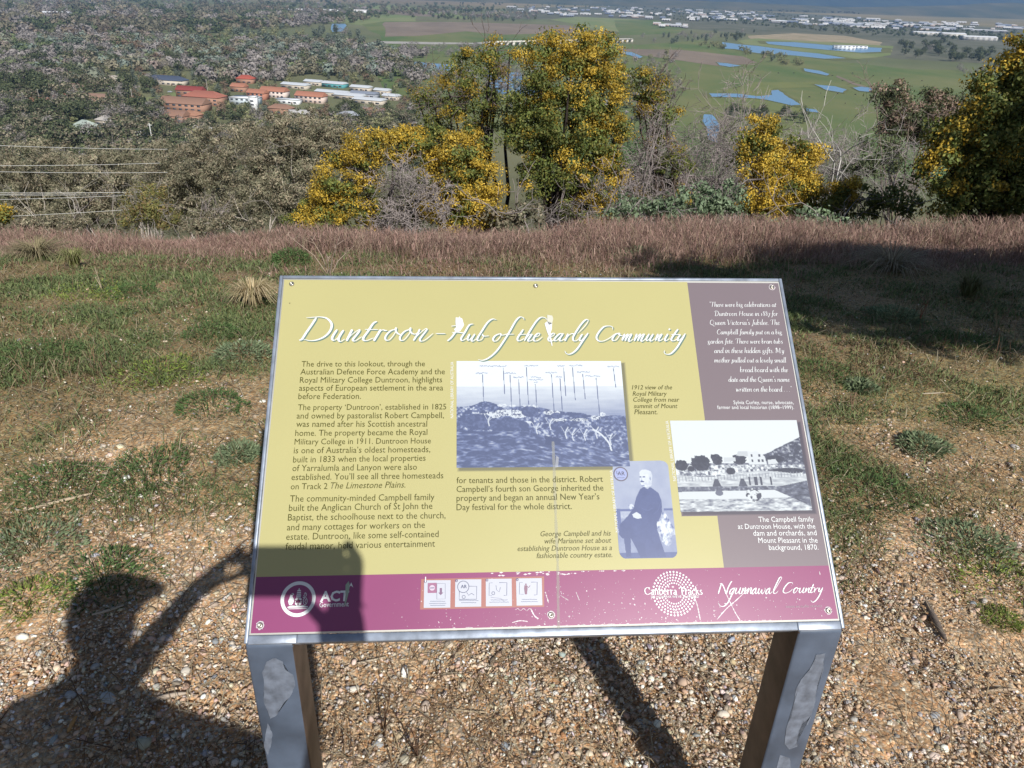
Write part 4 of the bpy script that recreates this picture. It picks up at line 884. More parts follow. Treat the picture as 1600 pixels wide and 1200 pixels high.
def serif(mb, txt, a, b, w_, col, wd):
    tot = sum(SER[c][0] for c in txt); A = uv(*a); B = uv(*b); s = (B - A)[0] / tot; x_ = 0; k = 0
    for c in txt:
        for S_ in SER[c][1]:
            P = np.array(S_) if len(S_) == 2 else spline(np.array(S_), 4)
            P = np.stack([P[:, 0] + x_, P[:, 1]], -1); T = np.gradient(P, axis=0); T /= np.linalg.norm(T, axis=1)[:, None] + 1e-9
            Qp = A + np.stack([P[:, 0] * s, -P[:, 1] * s * 1.1 + (B - A)[1] * P[:, 0] / tot], -1); line(mb, Qp, wd * (.45 + .75 * np.abs(T[:, 1])), w_ + .00001 * (k % 5), col); k += 1
        x_ += SER[c][0]
mb = MB(); serif(mb, 'Canberra Tracks', (1006.9, 929), (1097.9, 929), .0011, WHT, .0014); wordmark(mb, "SEE HOW FAR WE\u2019VE TRAVELLED", (1016.7, 934.4), (1092, 934), .0011, WHT, .006); sub(mb, 'track_wordmark')
T_E = [[(140,190),(100,320)],[(120,185),(150,190),(180,250),(205,325)],[(285,158),(270,165),(230,240),(205,325)],[(310,240),(265,270),(250,310),(265,320),(310,260),(325,235)],[(320,240),(280,330),(230,430),(180,480),(130,480),(100,440)],
 [(345,240),(325,300),(340,318),(380,270),(395,235)],[(395,235),(375,300),(385,320),(410,300)],[(430,240),(405,320)],[(410,310),(450,245),(465,240)],[(465,240),(450,290),(455,318),(480,300)],[(500,240),(480,320)],[(485,310),(520,245),(540,240)],[(540,240),(525,290),(530,318),(550,300)],
 [(600,240),(560,270),(545,310),(565,318),(605,250)],[(600,240),(590,300),(600,318),(620,300)],[(640,245),(625,300),(640,318),(675,260)],[(675,260),(670,300),(685,318),(715,270),(715,240)],[(780,240),(740,270),(725,310),(745,318),(785,250)],[(780,240),(770,300),(780,318),(810,290)],
 [(830,290),(890,190),(935,110),(910,105),(870,180),(830,270),(830,310),(860,310),(890,280)],[(1080,195),(1070,172),(1020,180),(970,240),(955,290),(985,310),(1040,290),(1080,255)],[(1130,235),(1100,260),(1090,300),(1110,305),(1145,260),(1130,235)],[(1130,235),(1150,250),(1170,245)],
 [(1180,240),(1165,290),(1180,305),(1215,265),(1230,235)],[(1230,235),(1210,290),(1225,305),(1245,285)],[(1260,240),(1245,300)],[(1250,290),(1285,245),(1300,245)],[(1300,245),(1285,285),(1295,305),(1315,285)],[(1355,190),(1330,250),(1315,290),(1325,305),(1350,290)],[(1305,240),(1375,238)],
 [(1375,245),(1360,300)],[(1365,285),(1400,245),(1420,245)],[(1435,240),(1420,280),(1435,290),(1475,235)],[(1475,235),(1430,340),(1390,400),(1345,430),(1315,405)]]
mb = MB(); script(mb, T_E, (1110, 890), 8.421, .0008, .0019, .0009, WHT); sub(mb, 'country_lettering')
mb = MB(); wordmark(mb, 'DESIGN: BIG ISLAND GRAPHICS', (1228, 949.8), (1284, 948.6), .0008, MAG * .5 + WHT * .35, .0); sub(mb, 'small_credit')
# four step cards in a pale rule
RULE = lin((190, 128, 120)) * .62; PALE = lin((222, 226, 240)) * .60; KEY = lin((96, 104, 140)) * .6
def cq(x_, y_): return uv(650 + x_ / 7.619, 895 + y_ / 7.619)
mb = MB(); flat(mb, [cq(62, 75), cq(1525, 42), cq(1525, 405), cq(48, 438)], .0006, RULE); sub(mb, 'step_strip')
CARDS = [[(98,90),(412,88),(408,415),(92,418)],[(468,80),(778,78),(776,402),(464,408)],[(830,74),(1138,70),(1142,396),(832,400)],[(1190,68),(1496,64),(1504,386),(1198,392)]]
for k_, P_ in enumerate(CARDS):
    mb = MB(); flat(mb, [cq(*p) for p in P_], .0008, PALE); x0, y0 = P_[0]
    flat(mb, circ(cq(x0 + 14, y0 + 14), .0022, 14), .0010, lin((110, 96, 128)) * .8); wordmark(mb, '1234'[k_], (650 + (x0 + 9) / 7.619, 895 + (y0 + 24) / 7.619), (650 + (x0 + 20) / 7.619, 895 + (y0 + 24) / 7.619), .0011, WHT, .01)
    def pl(pts, wd=.0007, c_=KEY, w_=.0010): line(mb, np.array([cq(x0 + a, y0 + b) for a, b in pts]), wd, w_, c_)
    def pf(pts, c_=KEY, w_=.0010): flat(mb, np.array([cq(x0 + a, y0 + b) for a, b in pts]), w_, c_)
    if k_ == 0:
        pf([(48,32),(145,30),(150,36),(150,145),(143,150),(46,152),(40,146),(42,38)], lin((160,110,140)) * .8); flat(mb, circ(cq(x0 + 95, y0 + 90), .0042, 18), .0011, lin((205,190,208)) * .8); pl([(70,92),(120,90)], .0012, KEY, .0012)
        pl([(150,40),(250,38),(250,222),(150,225),(150,40)], .0005); pf([(185,92),(212,92),(212,145),(228,145),(197,178),(168,147),(185,145)], lin((130,104,132)) * .8)
    elif k_ == 1:
        ring(mb, cq(x0 + 95, y0 + 88), .0082, .0090, .0012, KEY); wordmark(mb, 'AR', (650 + (x0 + 65) / 7.619, 895 + (y0 + 104) / 7.619), (650 + (x0 + 138) / 7.619, 895 + (y0 + 103) / 7.619), .0012, KEY, .015)
        pl([(165,80),(255,82),(253,235),(46,238),(48,140)], .0008); pl([(135,155),(160,190),(190,165),(225,185)], .0007); ring(mb, cq(x0 + 100, y0 + 208), .0020, .0027, .0011, KEY)
    elif k_ == 2:
        pl([(160,44),(252,44),(250,195),(215,197)], .0008); pl([(80,46),(42,48),(40,198),(75,198)], .0006); pl([(122,75),(128,130),(160,155),(175,100)], .0006); ring(mb, cq(x0 + 90, y0 + 170), .0019, .0026, .0011, KEY); pl([(60,220),(180,232),(220,270)], .0004)
    else:
        pl([(180,44),(252,44),(250,195),(215,197)], .0008); pl([(80,46),(42,48),(40,188),(90,188)], .0006); FG = lin((140,108,128)) * .8
        flat(mb, circ(cq(x0 + 118, y0 + 70), .0013, 12), .0011, FG); pf([(100,82),(132,82),(138,120),(130,190),(106,190),(96,120)], FG); pl([(132,92),(150,110),(168,84)], .0010, FG)
    for q_ in (.78, .86, .93): 
        if q_ == .93 and k_: continue
        hw = (90, 115, 100)[(k_ + int(q_ * 100)) % 3]; xs_ = np.linspace(160 - hw, 160 + hw, 40); yy = 330 * q_ - 8
        pl([(a, yy + rng.uniform(-3, 3)) for a in xs_], .0006, KEY * 1.25)
    sub(mb, 'step_card')
# ---- wear: chips through the print along the lower band, a streak, a torn spot on the heading
CH = np.array([.60, .55, .58])
mb = MB(); n_ = 0
while n_ < 420:
    u_ = rng.uniform(.2, .89); v_ = vb + (.5970 - vb) * rng.uniform(0, 1) ** .75
    pd_ = sstep(.12, .50, u_) * (1 - .72 * sstep(.66, .86, u_)) * (.25 + .75 * ((v_ - vb) / (.597 - vb))) + .04
    if rng.uniform() > pd_: continue
    r_ = float(np.clip(np.exp(rng.normal(math.log(.00062), .5)), .0003, .0022)); k = rng.integers(5, 8); a = np.sort(rng.uniform(0, 6.283, k))
    if np.max(np.diff(np.concatenate([a, [a[0] + 6.283]]))) > 2.6: continue
    el = rng.uniform(.5, 1.0); tt = rng.uniform(0, 3.14); q = np.stack([r_ * np.cos(a), r_ * el * np.sin(a)], -1) * rng.uniform(.7, 1.2, (k, 1)); q = q @ np.array([[math.cos(tt), math.sin(tt)], [-math.sin(tt), math.cos(tt)]])
    flat(mb, q + [u_, v_], .00065 + .00002 * (n_ % 12), CH * rng.uniform(.6, 1.0) + MAG * .15); n_ += 1
for k in range(60):
    u_ = rng.uniform(.30, .80); flat(mb, np.array([u_, .5968]) + np.array([[-.003, .0004], [0, -.0010 * rng.uniform(.2, 1)], [.0022, .0004]]) * rng.uniform(.5, 1.3), .00064, CH * .9)
for k in range(40):
    u_ = rng.uniform(.36, .60); flat(mb, np.array([u_, vb + .0015 + rng.uniform(-.0012, .004) * (u_ < .50)]) + np.array([[-.002, .0003], [0, -.0008], [.0026, 0], [.0004, .001]]) * rng.uniform(.5, 1.5), .00066, CH)
def scratch(pts, wd, col=CH, w_=.0007, ndash=30):
    P = uvs(spline(np.array(pts, float), 12)); k = len(P); line(mb, P, wd * rng.uniform(.25, 1.2, k), w_, col)
scratch([(1134, 927), (1141, 942), (1149, 958), (1156, 969)], .0018); scratch([(1168, 921), (1150, 938), (1135, 951), (1120, 968)], .0017, w_=.00072)
scratch([(1083, 930), (1089, 945), (1094, 969)], .0022, CH * .8); scratch([(1050, 948), (1060, 960)], .001); scratch([(829, 951), (835, 962), (841, 967)], .0022); scratch([(852, 925), (857, 942)], .002, CH * .85); scratch([(900, 925), (905, 938)], .0012, CH * .8)
scratch([(1280, 893), (1281, 898)], .0016, CH * .9)
for x_ in range(3): scratch([(805 + 9 * x_, 953 + x_), (809 + 9 * x_, 951), (813 + 9 * x_, 954)], .0008)
scratch([(800, 973), (812, 970), (824, 971)], .0016); scratch([(875, 930), (888, 938)], .0012, CH * .7)
sub(mb, 'print_specks')
mb = MB()
def C_(x_, y_): return (600 + x_ / 10, 480 + y_ / 10)
flat(mb, uvs([C_(*p) for p in ((1120,165),(1170,168),(1182,145),(1192,172),(1220,180),(1232,215),(1250,280),(1238,310),(1215,340),(1195,375),(1165,390),(1110,380),(1095,350),(1125,320),(1118,240))]), .0013, WHT)
def D_(x_, y_): return (740 + x_ / 8.889, 480 + y_ / 8.889)
sub(mb, 'torn_print'); mb = MB()
flat(mb, uvs([D_(*p) for p in ((985,230),(1020,200),(1045,260),(1090,225),(1085,310),(1068,360),(1095,540),(1085,545),(1050,420),(1020,350))]), .0013, WHT * .95)
flat(mb, uvs([D_(*p) for p in ((1020,110),(1090,120),(1105,160),(1092,222),(1046,258),(1022,198))]), .0012, YEL * .45 + WHT * .52)
sub(mb, 'torn_print')
mb = MB(); P = spline(np.array([uv(864, 690), uv(866, 740), uv(868, 800), uv(870, 850), uv(871.5, 890), uv(872, 940), uv(873, 990)]), 10); line(mb, P, .0042 * (1 + .5 * (rng.uniform(0, 1, len(P)) - .5)), .00062, WHT * .55 + YEL * .28)
flat(mb, uvs([(869, 712), (873, 715), (872, 730), (867, 731)]), .0011, WHT); sub(mb, 'bird_dropping_streak', M_streak)
mb = MB()
for q, r_ in (((452.8, 474), .0011), ((1231, 582), .0009)): mb = MB(); flat(mb, circ(uv(*q), r_, 9), .0008, (.12, .10, .06)); sub(mb, 'scuff_mark')
mb = MB()
flat(mb, uvs([(540, 914), (545, 908), (547, 915), (544, 930), (540, 946), (538, 946), (540, 930)]), .0010, lin((170, 186, 168)) * .7); sub(mb, 'scuff_mark'); mb = MB(); flat(mb, uvs([(546, 917), (549, 910), (552, 918), (548.5, 915)]), .00102, WHT); sub(mb, 'scuff_mark')
# ---- screws
for k_, q in enumerate([(456, 444), (837, 447), (1206, 449), (1294, 954), (861, 961), (406.5, 977)]):
    c = uv(*q); mb = MB(); rs = .0045; n_ = 20; a = np.arange(n_) * 2 * math.pi / n_; rings = [(rs, .0006), (rs * .96, .0016), (rs * .75, .0026), (rs * .42, .0030), (rs * .36, .0016), (.0, .0014)]
    V = np.concatenate([W(c + r_ * np.stack([np.cos(a), np.sin(a)], -1), h_) for r_, h_ in rings]); f = []
    for z_ in range(len(rings) - 1):
        for i in range(n_): f.append([z_ * n_ + i, z_ * n_ + (i + 1) % n_, (z_ + 1) * n_ + (i + 1) % n_, (z_ + 1) * n_ + i])
    mb.add(V, f); o = fixn(mb.build('screw', M_screw, board, smooth=True))
    if k_ >= 2:
        mb = MB(); al = np.linspace(0, 6.283, 26, endpoint=False); flat(mb, c + np.stack([np.cos(al), np.sin(al)], -1) * (.0060 * (1 + .08 * rng.normal(0, 1, 26)))[:, None], .0005, CH * .8); sub(mb, 'worn_ring')
# ------------------------------------------------------------------ trees
def rnd_unit(n):
    v = rng.normal(0, 1, (n, 3)); return v / np.linalg.norm(v, axis=1)[:, None]
def leaf_quads(mb, P, size, col, aspect=.6, nrm=None, loose=.6):
    n = len(P); a = rnd_unit(n)
    if nrm is not None:                     # leaves lie loosely on the surface of their clump
        q = nrm / (np.linalg.norm(nrm, axis=1)[:, None] + 1e-9) + rnd_unit(n) * loose; q /= np.linalg.norm(q, axis=1)[:, None] + 1e-9
        a = np.cross(q, a); a /= np.linalg.norm(a, axis=1)[:, None] + 1e-9; b = np.cross(q, a)
    else:
        b = np.cross(a, rnd_unit(n)); b /= np.linalg.norm(b, axis=1)[:, None] + 1e-9
    s = np.broadcast_to(size, (n,))[:, None]; L = a * s / 2; B = b * s * aspect / 2
    V = np.stack([P - L, P + B * .9 - L * .1, P + L, P - B * .9 - L * .1], 1).reshape(-1, 3); i = np.arange(n) * 4
    mb.add(V, np.stack([i, i + 1, i + 2, i + 3], -1), 0, np.repeat(col, 4, 0))
def limb(mb, a, b, r0, r1, col, n=5, k=6, wob=.12):
    a = np.asarray(a, float); b = np.asarray(b, float); L = np.linalg.norm(b - a); t = np.linspace(0, 1, k)[:, None]
    P = a * (1 - t) + b * t; w_ = rng.normal(0, wob * L / 3, (k, 3)); w_ = np.cumsum(w_, 0) * .5; w_ -= t * w_[-1]; w_[0] = 0
    P = P + w_ * np.sin(t * math.pi); P[:, 2] -= .0
    tube(mb, P, np.linspace(r0, r1, k), n, 0, col); return P
def twigs(mb, p, d, L, r, lev, col, spread=.7, nch=3, seg=4, droop=0.0):
    """bare branching wood"""
    d = d / np.linalg.norm(d); P = [p]; q = d.copy()
    for s in range(seg):
        q = q + rng.normal(0, .16, 3); q[2] -= droop; q /= np.linalg.norm(q); P.append(P[-1] + q * L / seg)
    P = np.array(P); r = max(r, .0055); tube(mb, P, np.linspace(r, r * .6, len(P)), 4 if r > .02 else 3, 0, np.asarray(col) * rng.uniform(.8, 1.2))
    if lev > 0:
        for c in range(nch):
            k = rng.integers(max(1, seg - 2), seg + 1) if c else seg; dd = q + rng.normal(0, spread, 3); dd /= np.linalg.norm(dd)
            twigs(mb, P[k], dd, L * rng.uniform(.55, .8), r * .55, lev - 1, col, spread, nch, max(2, seg - 1), droop)
YELLOW = np.array([[.52,.35,.045],[.46,.31,.04],[.59,.415,.06],[.41,.29,.045],[.33,.265,.06]]); FERN = np.array([[.12,.155,.04],[.16,.18,.045],[.095,.125,.035],[.21,.20,.05]])
GUM = np.array([[.19,.175,.115],[.24,.215,.145],[.15,.15,.095],[.28,.24,.17],[.18,.145,.10]]); DARK = np.array([[.075,.095,.045],[.10,.12,.055],[.06,.075,.04],[.13,.14,.07]])
LILAC = np.array([[.28,.25,.23],[.32,.29,.27],[.24,.215,.195]]); OLIVE = np.array([[.15,.15,.05],[.20,.17,.06],[.11,.12,.04],[.22,.15,.07]])
PINK = np.array([[.28,.19,.15],[.33,.235,.19],[.22,.16,.12],[.20,.18,.10]]); SAGE = np.array([[.11,.15,.09],[.14,.18,.11],[.08,.11,.06]])
def photo_tree(name, label, cat, ells, Y, base, leaf=.06, per=135, clump=.20, dens=1.0, palA=FERN, palB=YELLOW, trunk=(.07,.055,.045), tr=.09, depth=.45, group=None, forks=14, sag=0, ltwig=0, twigc=LILAC[0], leafB=None, aspect=.6):
    """a tree whose crown is spread through the given rounded masses (photo x, y, half sizes, share of palette B); the crown has real depth"""
    bx, by_ = base; b0 = at_depth(bx, by_, Y); b0[2] = height(b0[0], b0[1]) - .1
    root = empty(name, b0); tag(root, label, cat, group)
    sc = Y / F * 1.05; mb = MB(); anchors = []
    for e in ells:
        ex, ey, rx, ry = e[:4]; rx, ry = rx * 1.12, ry * 1.1; fb = e[4] if len(e) > 4 else .5; dk = e[5] if len(e) > 5 else 1.0
        n = max(4, int(1.9 * dens * dk * math.pi * rx * ry * sc * sc / (clump * clump) * .9))
        c = at_depth(ex, ey, Y + rng.uniform(-.3, .3) * depth * (rx + ry) * sc)
        u = rnd_unit(n) * (rng.uniform(.15, 1, n) ** (1 / 2.2))[:, None]
        ctr = c + u * np.array([rx * sc, max(.3, depth * 2) * (rx + ry) / 2 * sc, ry * sc])
        anchors += [ctr[rng.integers(n)] for _ in range(2)] + [c]
        isB = rng.uniform(0, 1, n) < fb
        for sel, pl_, lf in ((~isB, palA, leaf), (isB, palB, leafB or leaf)):
            q = ctr[sel]
            if not len(q): continue
            m_ = int(per * rng.uniform(.9, 1.1)); m_ = m_ if lf == leaf else int(m_ * (leaf / lf) ** 1.3)
            P = (q[:, None] + rnd_unit(len(q) * m_).reshape(len(q), m_, 3) * (rng.uniform(0, 1, (len(q), m_, 1)) ** .5) * clump * rng.uniform(.55, 1.35, (len(q), 1, 1)) * np.array([1.1, 1.1, .8])).reshape(-1, 3)
            tint = np.repeat(rng.uniform(.72, 1.25, (len(q), 1)), m_, 0)
            leaf_quads(mb, P - b0, lf * rng.uniform(.6, 1.35, len(P)), np.clip(pal(pl_, len(P), None, .22) * tint, .004, .9), aspect, None if aspect < .2 else P - np.repeat(q, m_, 0) + .5 * (P - c) * clump, .75)
    mb.build('crown', M_leaf, root)
    tb = MB(); top = max(anchors, key=lambda q: q[2]); cen = np.mean(anchors, 0)
    fork = b0 * .45 + cen * .55; fork[2] = b0[2] + .45 * (cen[2] - b0[2]); tcol = np.asarray(trunk)
    P = limb(tb, b0 - b0, fork - b0, tr, tr * .75, tcol, 7, 7, .08)
    idx = rng.permutation(len(anchors))[:forks]
    for k in idx:
        st = P[rng.integers(3, 7)]; limb(tb, st, anchors[k] - b0, tr * rng.uniform(.35, .6), tr * .12, tcol * rng.uniform(.85, 1.2), 5, 6, .2)
        for _ in range(ltwig):
            twigs(tb, anchors[k] - b0, rnd_unit(1)[0] + [0, 0, .2], .5, .012, 2, twigc, .6, 3, 3)
    tb.build('trunk', M_bark, root); return root
photo_tree('wattle_tree', 'low sprawling golden wattle leaning left, first of the row behind the sign', 'tree',
  [(480,338,34,20,.8),(520,315,38,28,.8),(545,275,42,36,.75),(590,232,48,26,.75),(640,215,22,18,.7),(555,335,46,22,.6),(505,345,40,14,.6),(600,335,40,18,.35),(650,330,20,20,.15)], 14.5, (575, 372), leafB=.042, forks=14, clump=.19)
photo_tree('wattle_tree', 'dense rounded golden wattle in front of the tall dark trunked one', 'tree',
  [(722,235,40,34,.72),(700,275,42,40,.72),(745,285,36,36,.7),(700,325,44,28,.8),(745,330,40,24,.72),(675,225,22,22,.5),(700,345,40,12,.6)], 14.0, (712, 372), leafB=.042, clump=.19)
photo_tree('wattle_tree', 'tall open wattle with bare black twin trunks between two golden trees', 'tree',
  [(768,82,34,20,.5),(735,112,46,24,.45),(700,140,44,22,.45),(760,130,34,20,.4),(680,168,30,20,.35),(728,172,40,18,.3),(770,160,26,18,.35),(668,190,22,18,.2),(760,200,34,14,.05),(700,205,34,14,.1)], 18.5, (778, 372), leafB=.046, palB=YELLOW * .75, trunk=(.028,.022,.02), tr=.13, dens=.5, clump=.24, forks=22, ltwig=2, twigc=(.16,.13,.12))
photo_tree('wattle_tree', 'tallest wattle of the row, green heart with golden right flank', 'tree',
  [(900,72,52,20,.75),(860,95,42,26,.55),(935,95,34,34,.75),(890,130,60,40,.35),(950,150,24,44,.75),(835,165,38,36,.25),(890,190,66,38,.25),(950,215,24,42,.7),(830,215,36,34,.08),(885,250,56,34,.25),(945,285,30,44,.6),(900,315,40,28,.65),(850,275,36,30,.05),(930,335,34,16,.5)], 16.5, (838, 372), leafB=.046, trunk=(.03,.024,.02), tr=.14, clump=.22, dens=.9, forks=20)
photo_tree('wattle_tree', 'thin topped wattle sprouting gold from grey leafless limbs', 'tree',
  [(1012,135,24,24,.55),(1038,165,26,20,.5),(1005,160,16,14,.4),(1030,215,22,14,.25),(1060,250,30,20,.25),(1050,305,34,20,.35),(990,300,24,20,.4)], 17.5, (1078, 372), dens=.6, leafB=.046, palB=YELLOW * .8, trunk=(.08,.06,.05), tr=.09, clump=.2, forks=14, ltwig=3, twigc=(.21,.17,.165))
photo_tree('wattle_tree', 'bright yellow bushy wattle standing right of the grey thicket', 'tree',
  [(1192,205,26,24,.55),(1188,245,30,34,.4),(1225,255,38,34,.9),(1262,260,26,26,.9),(1215,300,44,30,.9),(1265,295,24,24,.6),(1195,330,34,14,.7),(1250,325,28,14,.35)], 14.0, (1222, 372), leafB=.042, clump=.18, palB=YELLOW * 1.1)
photo_tree('wattle_tree', 'small yellow wattle bush right of the bright bushy one', 'tree',
  [(1330,296,12,15,.9),(1308,300,12,10,.8),(1318,312,16,10,.4),(1300,320,18,12,.1)], 13.5, (1318, 366), leafB=.042, clump=.14, tr=.04)
photo_tree('wattle_tree', 'sliver of a golden wattle at the left edge by the wires', 'tree', [(0,338,12,14,.85),(-25,335,20,22,.7)], 14, (-12, 372), clump=.15, tr=.05)
photo_tree('wattle_tree', 'big dark wattle at the right edge, mostly in shade', 'tree',
  [(1595,115,34,26,.25),(1550,150,36,28,.4),(1508,185,34,24,.85),(1560,200,60,40,.1),(1492,222,34,26,.6),(1485,265,38,30,.15),(1550,270,62,46,.08),(1620,200,60,80,.05),(1500,310,50,26,.1),(1580,325,70,26,.05),(1650,300,60,60,.05),(1600,62,14,22,.2),(1640,110,40,50,.1),(1462,240,12,16,.4)], 11.5, (1560, 372), leafB=.046, trunk=(.03,.024,.02), tr=.13, clump=.2, dens=1.1, forks=22)
photo_tree('gum_tree', 'pinkish brown gum with thin crown left of the big shaded wattle', 'tree',
  [(1398,150,24,20,.7),(1435,178,44,26,.7),(1395,190,22,18,.6),(1470,170,28,22,.6),(1430,210,36,16,.4),(1372,228,26,12,.0)], 22, (1425, 368), palA=DARK, palB=PINK, dens=.7, clump=.26, leaf=.09, trunk=(.20,.16,.13), tr=.09, ltwig=2, twigc=(.24,.19,.17), aspect=.4)
# grey eucalypts down the slope at the left
EU = [([(55,262,60,36,.4),(20,300,44,36,.4),(90,310,50,34,.4),(60,335,70,22,.3)], 30, (60, 372), GUM, 'brownish eucalypt at far left behind the wires'),
 ([(165,262,54,34,.4),(130,300,44,34,.5),(190,315,44,30,.4),(150,340,60,20,.3)], 28, (155, 372), GUM, 'pale limbed eucalypt second from the left edge'),
 ([(300,255,54,34,.5),(340,228,44,26,.5),(270,285,44,30,.4),(330,300,56,36,.4),(300,340,60,22,.3)], 27, (330, 372), GUM, 'broad grey eucalypt with white slanting limbs'),
 ([(470,205,54,28,.75),(430,240,44,34,.5),(500,245,40,44,.5),(460,285,56,40,.4),(410,300,44,36,.4),(470,335,60,22,.3),(520,215,24,28,.8)], 25, (455, 372), GUM, 'tall brown topped eucalypt next to the sprawling golden wattle'),
 ([(395,225,40,26,.5),(375,265,40,30,.4),(390,320,44,30,.3)], 33, (390, 372), GUM, 'greyish eucalypt between the two broadest ones'),
 ([(232,318,34,28,.6),(215,335,24,20,.5),(255,340,26,18,.5)], 20, (232, 372), OLIVE, 'olive and russet bush among the grey eucalypts'),
 ([(235,250,44,26,.4),(215,285,40,28,.4)], 36, (225, 372), GUM, 'hazy eucalypt behind the olive bush')]
for ells, Y, b_, P_, lab in EU:
    photo_tree('eucalypt_tree' if P_ is GUM else 'bush', lab, 'tree' if P_ is GUM else 'bush', ells, Y, b_, leaf=.105 * Y / 28, per=120, clump=.29 * Y / 28, dens=.8, palA=P_[:3] * 1.15, palB=P_[1:] * 1.3, trunk=(.36,.32,.28), tr=.10, depth=.6, forks=16, ltwig=2, twigc=(.30,.27,.24), aspect=.35)
# leafless trees and white dead limbs
def bare_tree(label, x0, y0, Y, specs, col, name='bare_tree', r=.05, lev=5, nch=3, spread=.55):
    b0 = at_depth(x0, y0, Y); b0[2] = height(b0[0], b0[1]) - .1; root = empty(name, b0); tag(root, label, 'tree')
    tb = MB(); cb = MB()
    for (tx, ty, rr) in specs:
        t = at_depth(tx, ty, Y + rng.uniform(-1, 1)) - b0; P = limb(tb, [0, 0, 0], t * .55, rr, rr * .7, col, 6, 6, .12)
        d = t * .45; twigs(cb, P[-1], d / np.linalg.norm(d) + rng.normal(0, .1, 3), np.linalg.norm(d) * .55, rr * .65, lev, col, spread, nch, 4)
        twigs(cb, P[3], d / np.linalg.norm(d) + rng.normal(0, .6, 3), np.linalg.norm(d) * .5, rr * .5, lev - 1, col, spread, nch, 4)
    tb.build('trunk', M_bark, root); cb.build('branches', M_bark, root); return root
GREY = (.29,.25,.24)
bare_tree('grey leafless thicket between the sprawling and the rounded golden wattles', 640, 372, 13.5, [(600,262,.022),(625,275,.022),(655,262,.022),(640,290,.02),(670,300,.02),(590,310,.02),(615,320,.02),(660,325,.018)], (.31,.27,.255), lev=5, spread=.8)
bare_tree('grey leafless tree under the thin topped wattle', 1010, 372, 17, [(985,215,.04),(1010,200,.04),(1040,235,.035),(965,270,.03),(1020,280,.03),(975,240,.03),(995,290,.03),(1000,250,.03),(1045,290,.03),(960,310,.025),(1030,320,.025)], GREY)
bare_tree('dense purplish leafless tree in the middle of the gap', 1110, 372, 18, [(1090,190,.045),(1120,205,.04),(1145,180,.035),(1070,230,.04),(1135,250,.035),(1100,270,.03),(1080,260,.03),(1110,235,.03),(1145,280,.03),(1060,290,.03),(1125,300,.025),(1090,310,.025)], GREY, lev=5)
bare_tree('slim bare tree rising beside the yellow bushy wattle', 1150, 372, 19, [(1155,150,.04),(1170,185,.03),(1140,215,.03)], (.30,.26,.245))
bare_tree('white dead tree with bleached forked limbs against the green flats', 1290, 372, 17, [(1310,165,.045),(1345,178,.04),(1225,190,.035),(1240,215,.03),(1270,225,.03)], (.55,.52,.48), lev=3, nch=2, spread=.45)
bare_tree('grey leafless brush behind the white dead limbs', 1270, 372, 21, [(1250,200,.03),(1275,205,.03),(1300,220,.03),(1330,230,.03),(1235,225,.03),(1290,250,.03),(1320,270,.03),(1350,280,.03),(1380,300,.025)], (.32,.285,.27), lev=5, spread=.6)
bare_tree('bare pale limbs slanting out of the grey eucalypts', 425, 372, 24, [(400,275,.06),(380,285,.05),(350,300,.04),(345,330,.04)], (.46,.41,.36), lev=3, nch=2, spread=.4)
bare_tree('white slanting dead limb at far left among eucalypts', 170, 372, 24, [(135,290,.05),(100,300,.04),(20,292,.03)], (.46,.42,.37), lev=3, nch=2, spread=.4)
bare_tree('leafless dark limbed tree right of the tallest wattle', 905, 372, 18, [(930,300,.03),(965,250,.03),(900,310,.03),(880,330,.02)], (.20,.17,.16))
# fine leafless brush: crowns of thin grey twigs
TW = np.array([[.26,.225,.215],[.32,.28,.265],[.21,.18,.17],[.36,.32,.30]])
for ells, Y, bx_, lab in (([(1000,240,34,36),(975,285,26,34),(1025,290,34,34),(1005,320,36,20)], 18.5, 1005, 'fine grey leafless brush right of the tallest wattle'), ([(1085,235,36,38),(1120,255,34,44),(1095,295,44,34),(1140,215,20,34)], 19.5, 1105, 'fine purplish leafless brush left of the yellow bushy wattle'),
  ([(1265,235,40,24),(1300,262,34,30),(1335,285,30,26),(1290,300,40,24)], 20, 1295, 'fine grey leafless brush around the white dead tree'), ([(625,295,30,30),(655,310,24,26),(605,325,26,20)], 14.2, 632, 'fine grey leafless brush between the two golden wattles'), ([(890,335,36,16),(850,345,36,12)], 15.5, 870, 'fine grey leafless brush at the foot of the tallest wattle'), ([(1430,262,40,34),(1400,290,36,26)], 20, 1415, 'fine brownish leafless brush under the pinkish gum')):
    photo_tree('leafless_shrub', lab, 'shrub', [(*e, .5) for e in ells], Y, (bx_, 372), leaf=.24, per=34, clump=.30, dens=.8, palA=TW[:2], palB=TW[2:], trunk=(.2,.17,.16), tr=.03, forks=14, aspect=.045, ltwig=1, twigc=TW[0])
# low shrubs along the foot of the trees
SH = [([(1075,320,50,22),(1120,312,40,26),(1035,335,36,18)], 13, SAGE * 1.5, 'bluish green broom shrub under the grey thicket'),([(985,322,34,20),(965,342,34,14)], 13, SAGE * 1.4, 'small green shrub below the tallest wattle'),
 ([(1385,305,34,18),(1350,325,34,14),(1420,320,30,14)], 13.5, FERN, 'dark green shrub in front of the pinkish gum'),([(1350,265,26,12),(1380,255,30,14)], 19, DARK, 'dark layered bush behind the small yellow wattle'),
 ([(785,340,34,18),(820,335,30,18)], 13.5, GUM, 'grey-green scrub under the black trunks'),([(1290,342,46,16),(1240,350,36,10)], 12.5, SAGE * 1.5, 'pale green low scrub at the foot of the yellow bushy wattle'),
 ([(360,348,50,12),(310,352,40,10)], 20, GUM, 'low grey scrub at the foot of the eucalypts'),([(100,348,50,12),(40,350,40,12)], 20, GUM, 'low brown scrub at far left along the brow')]
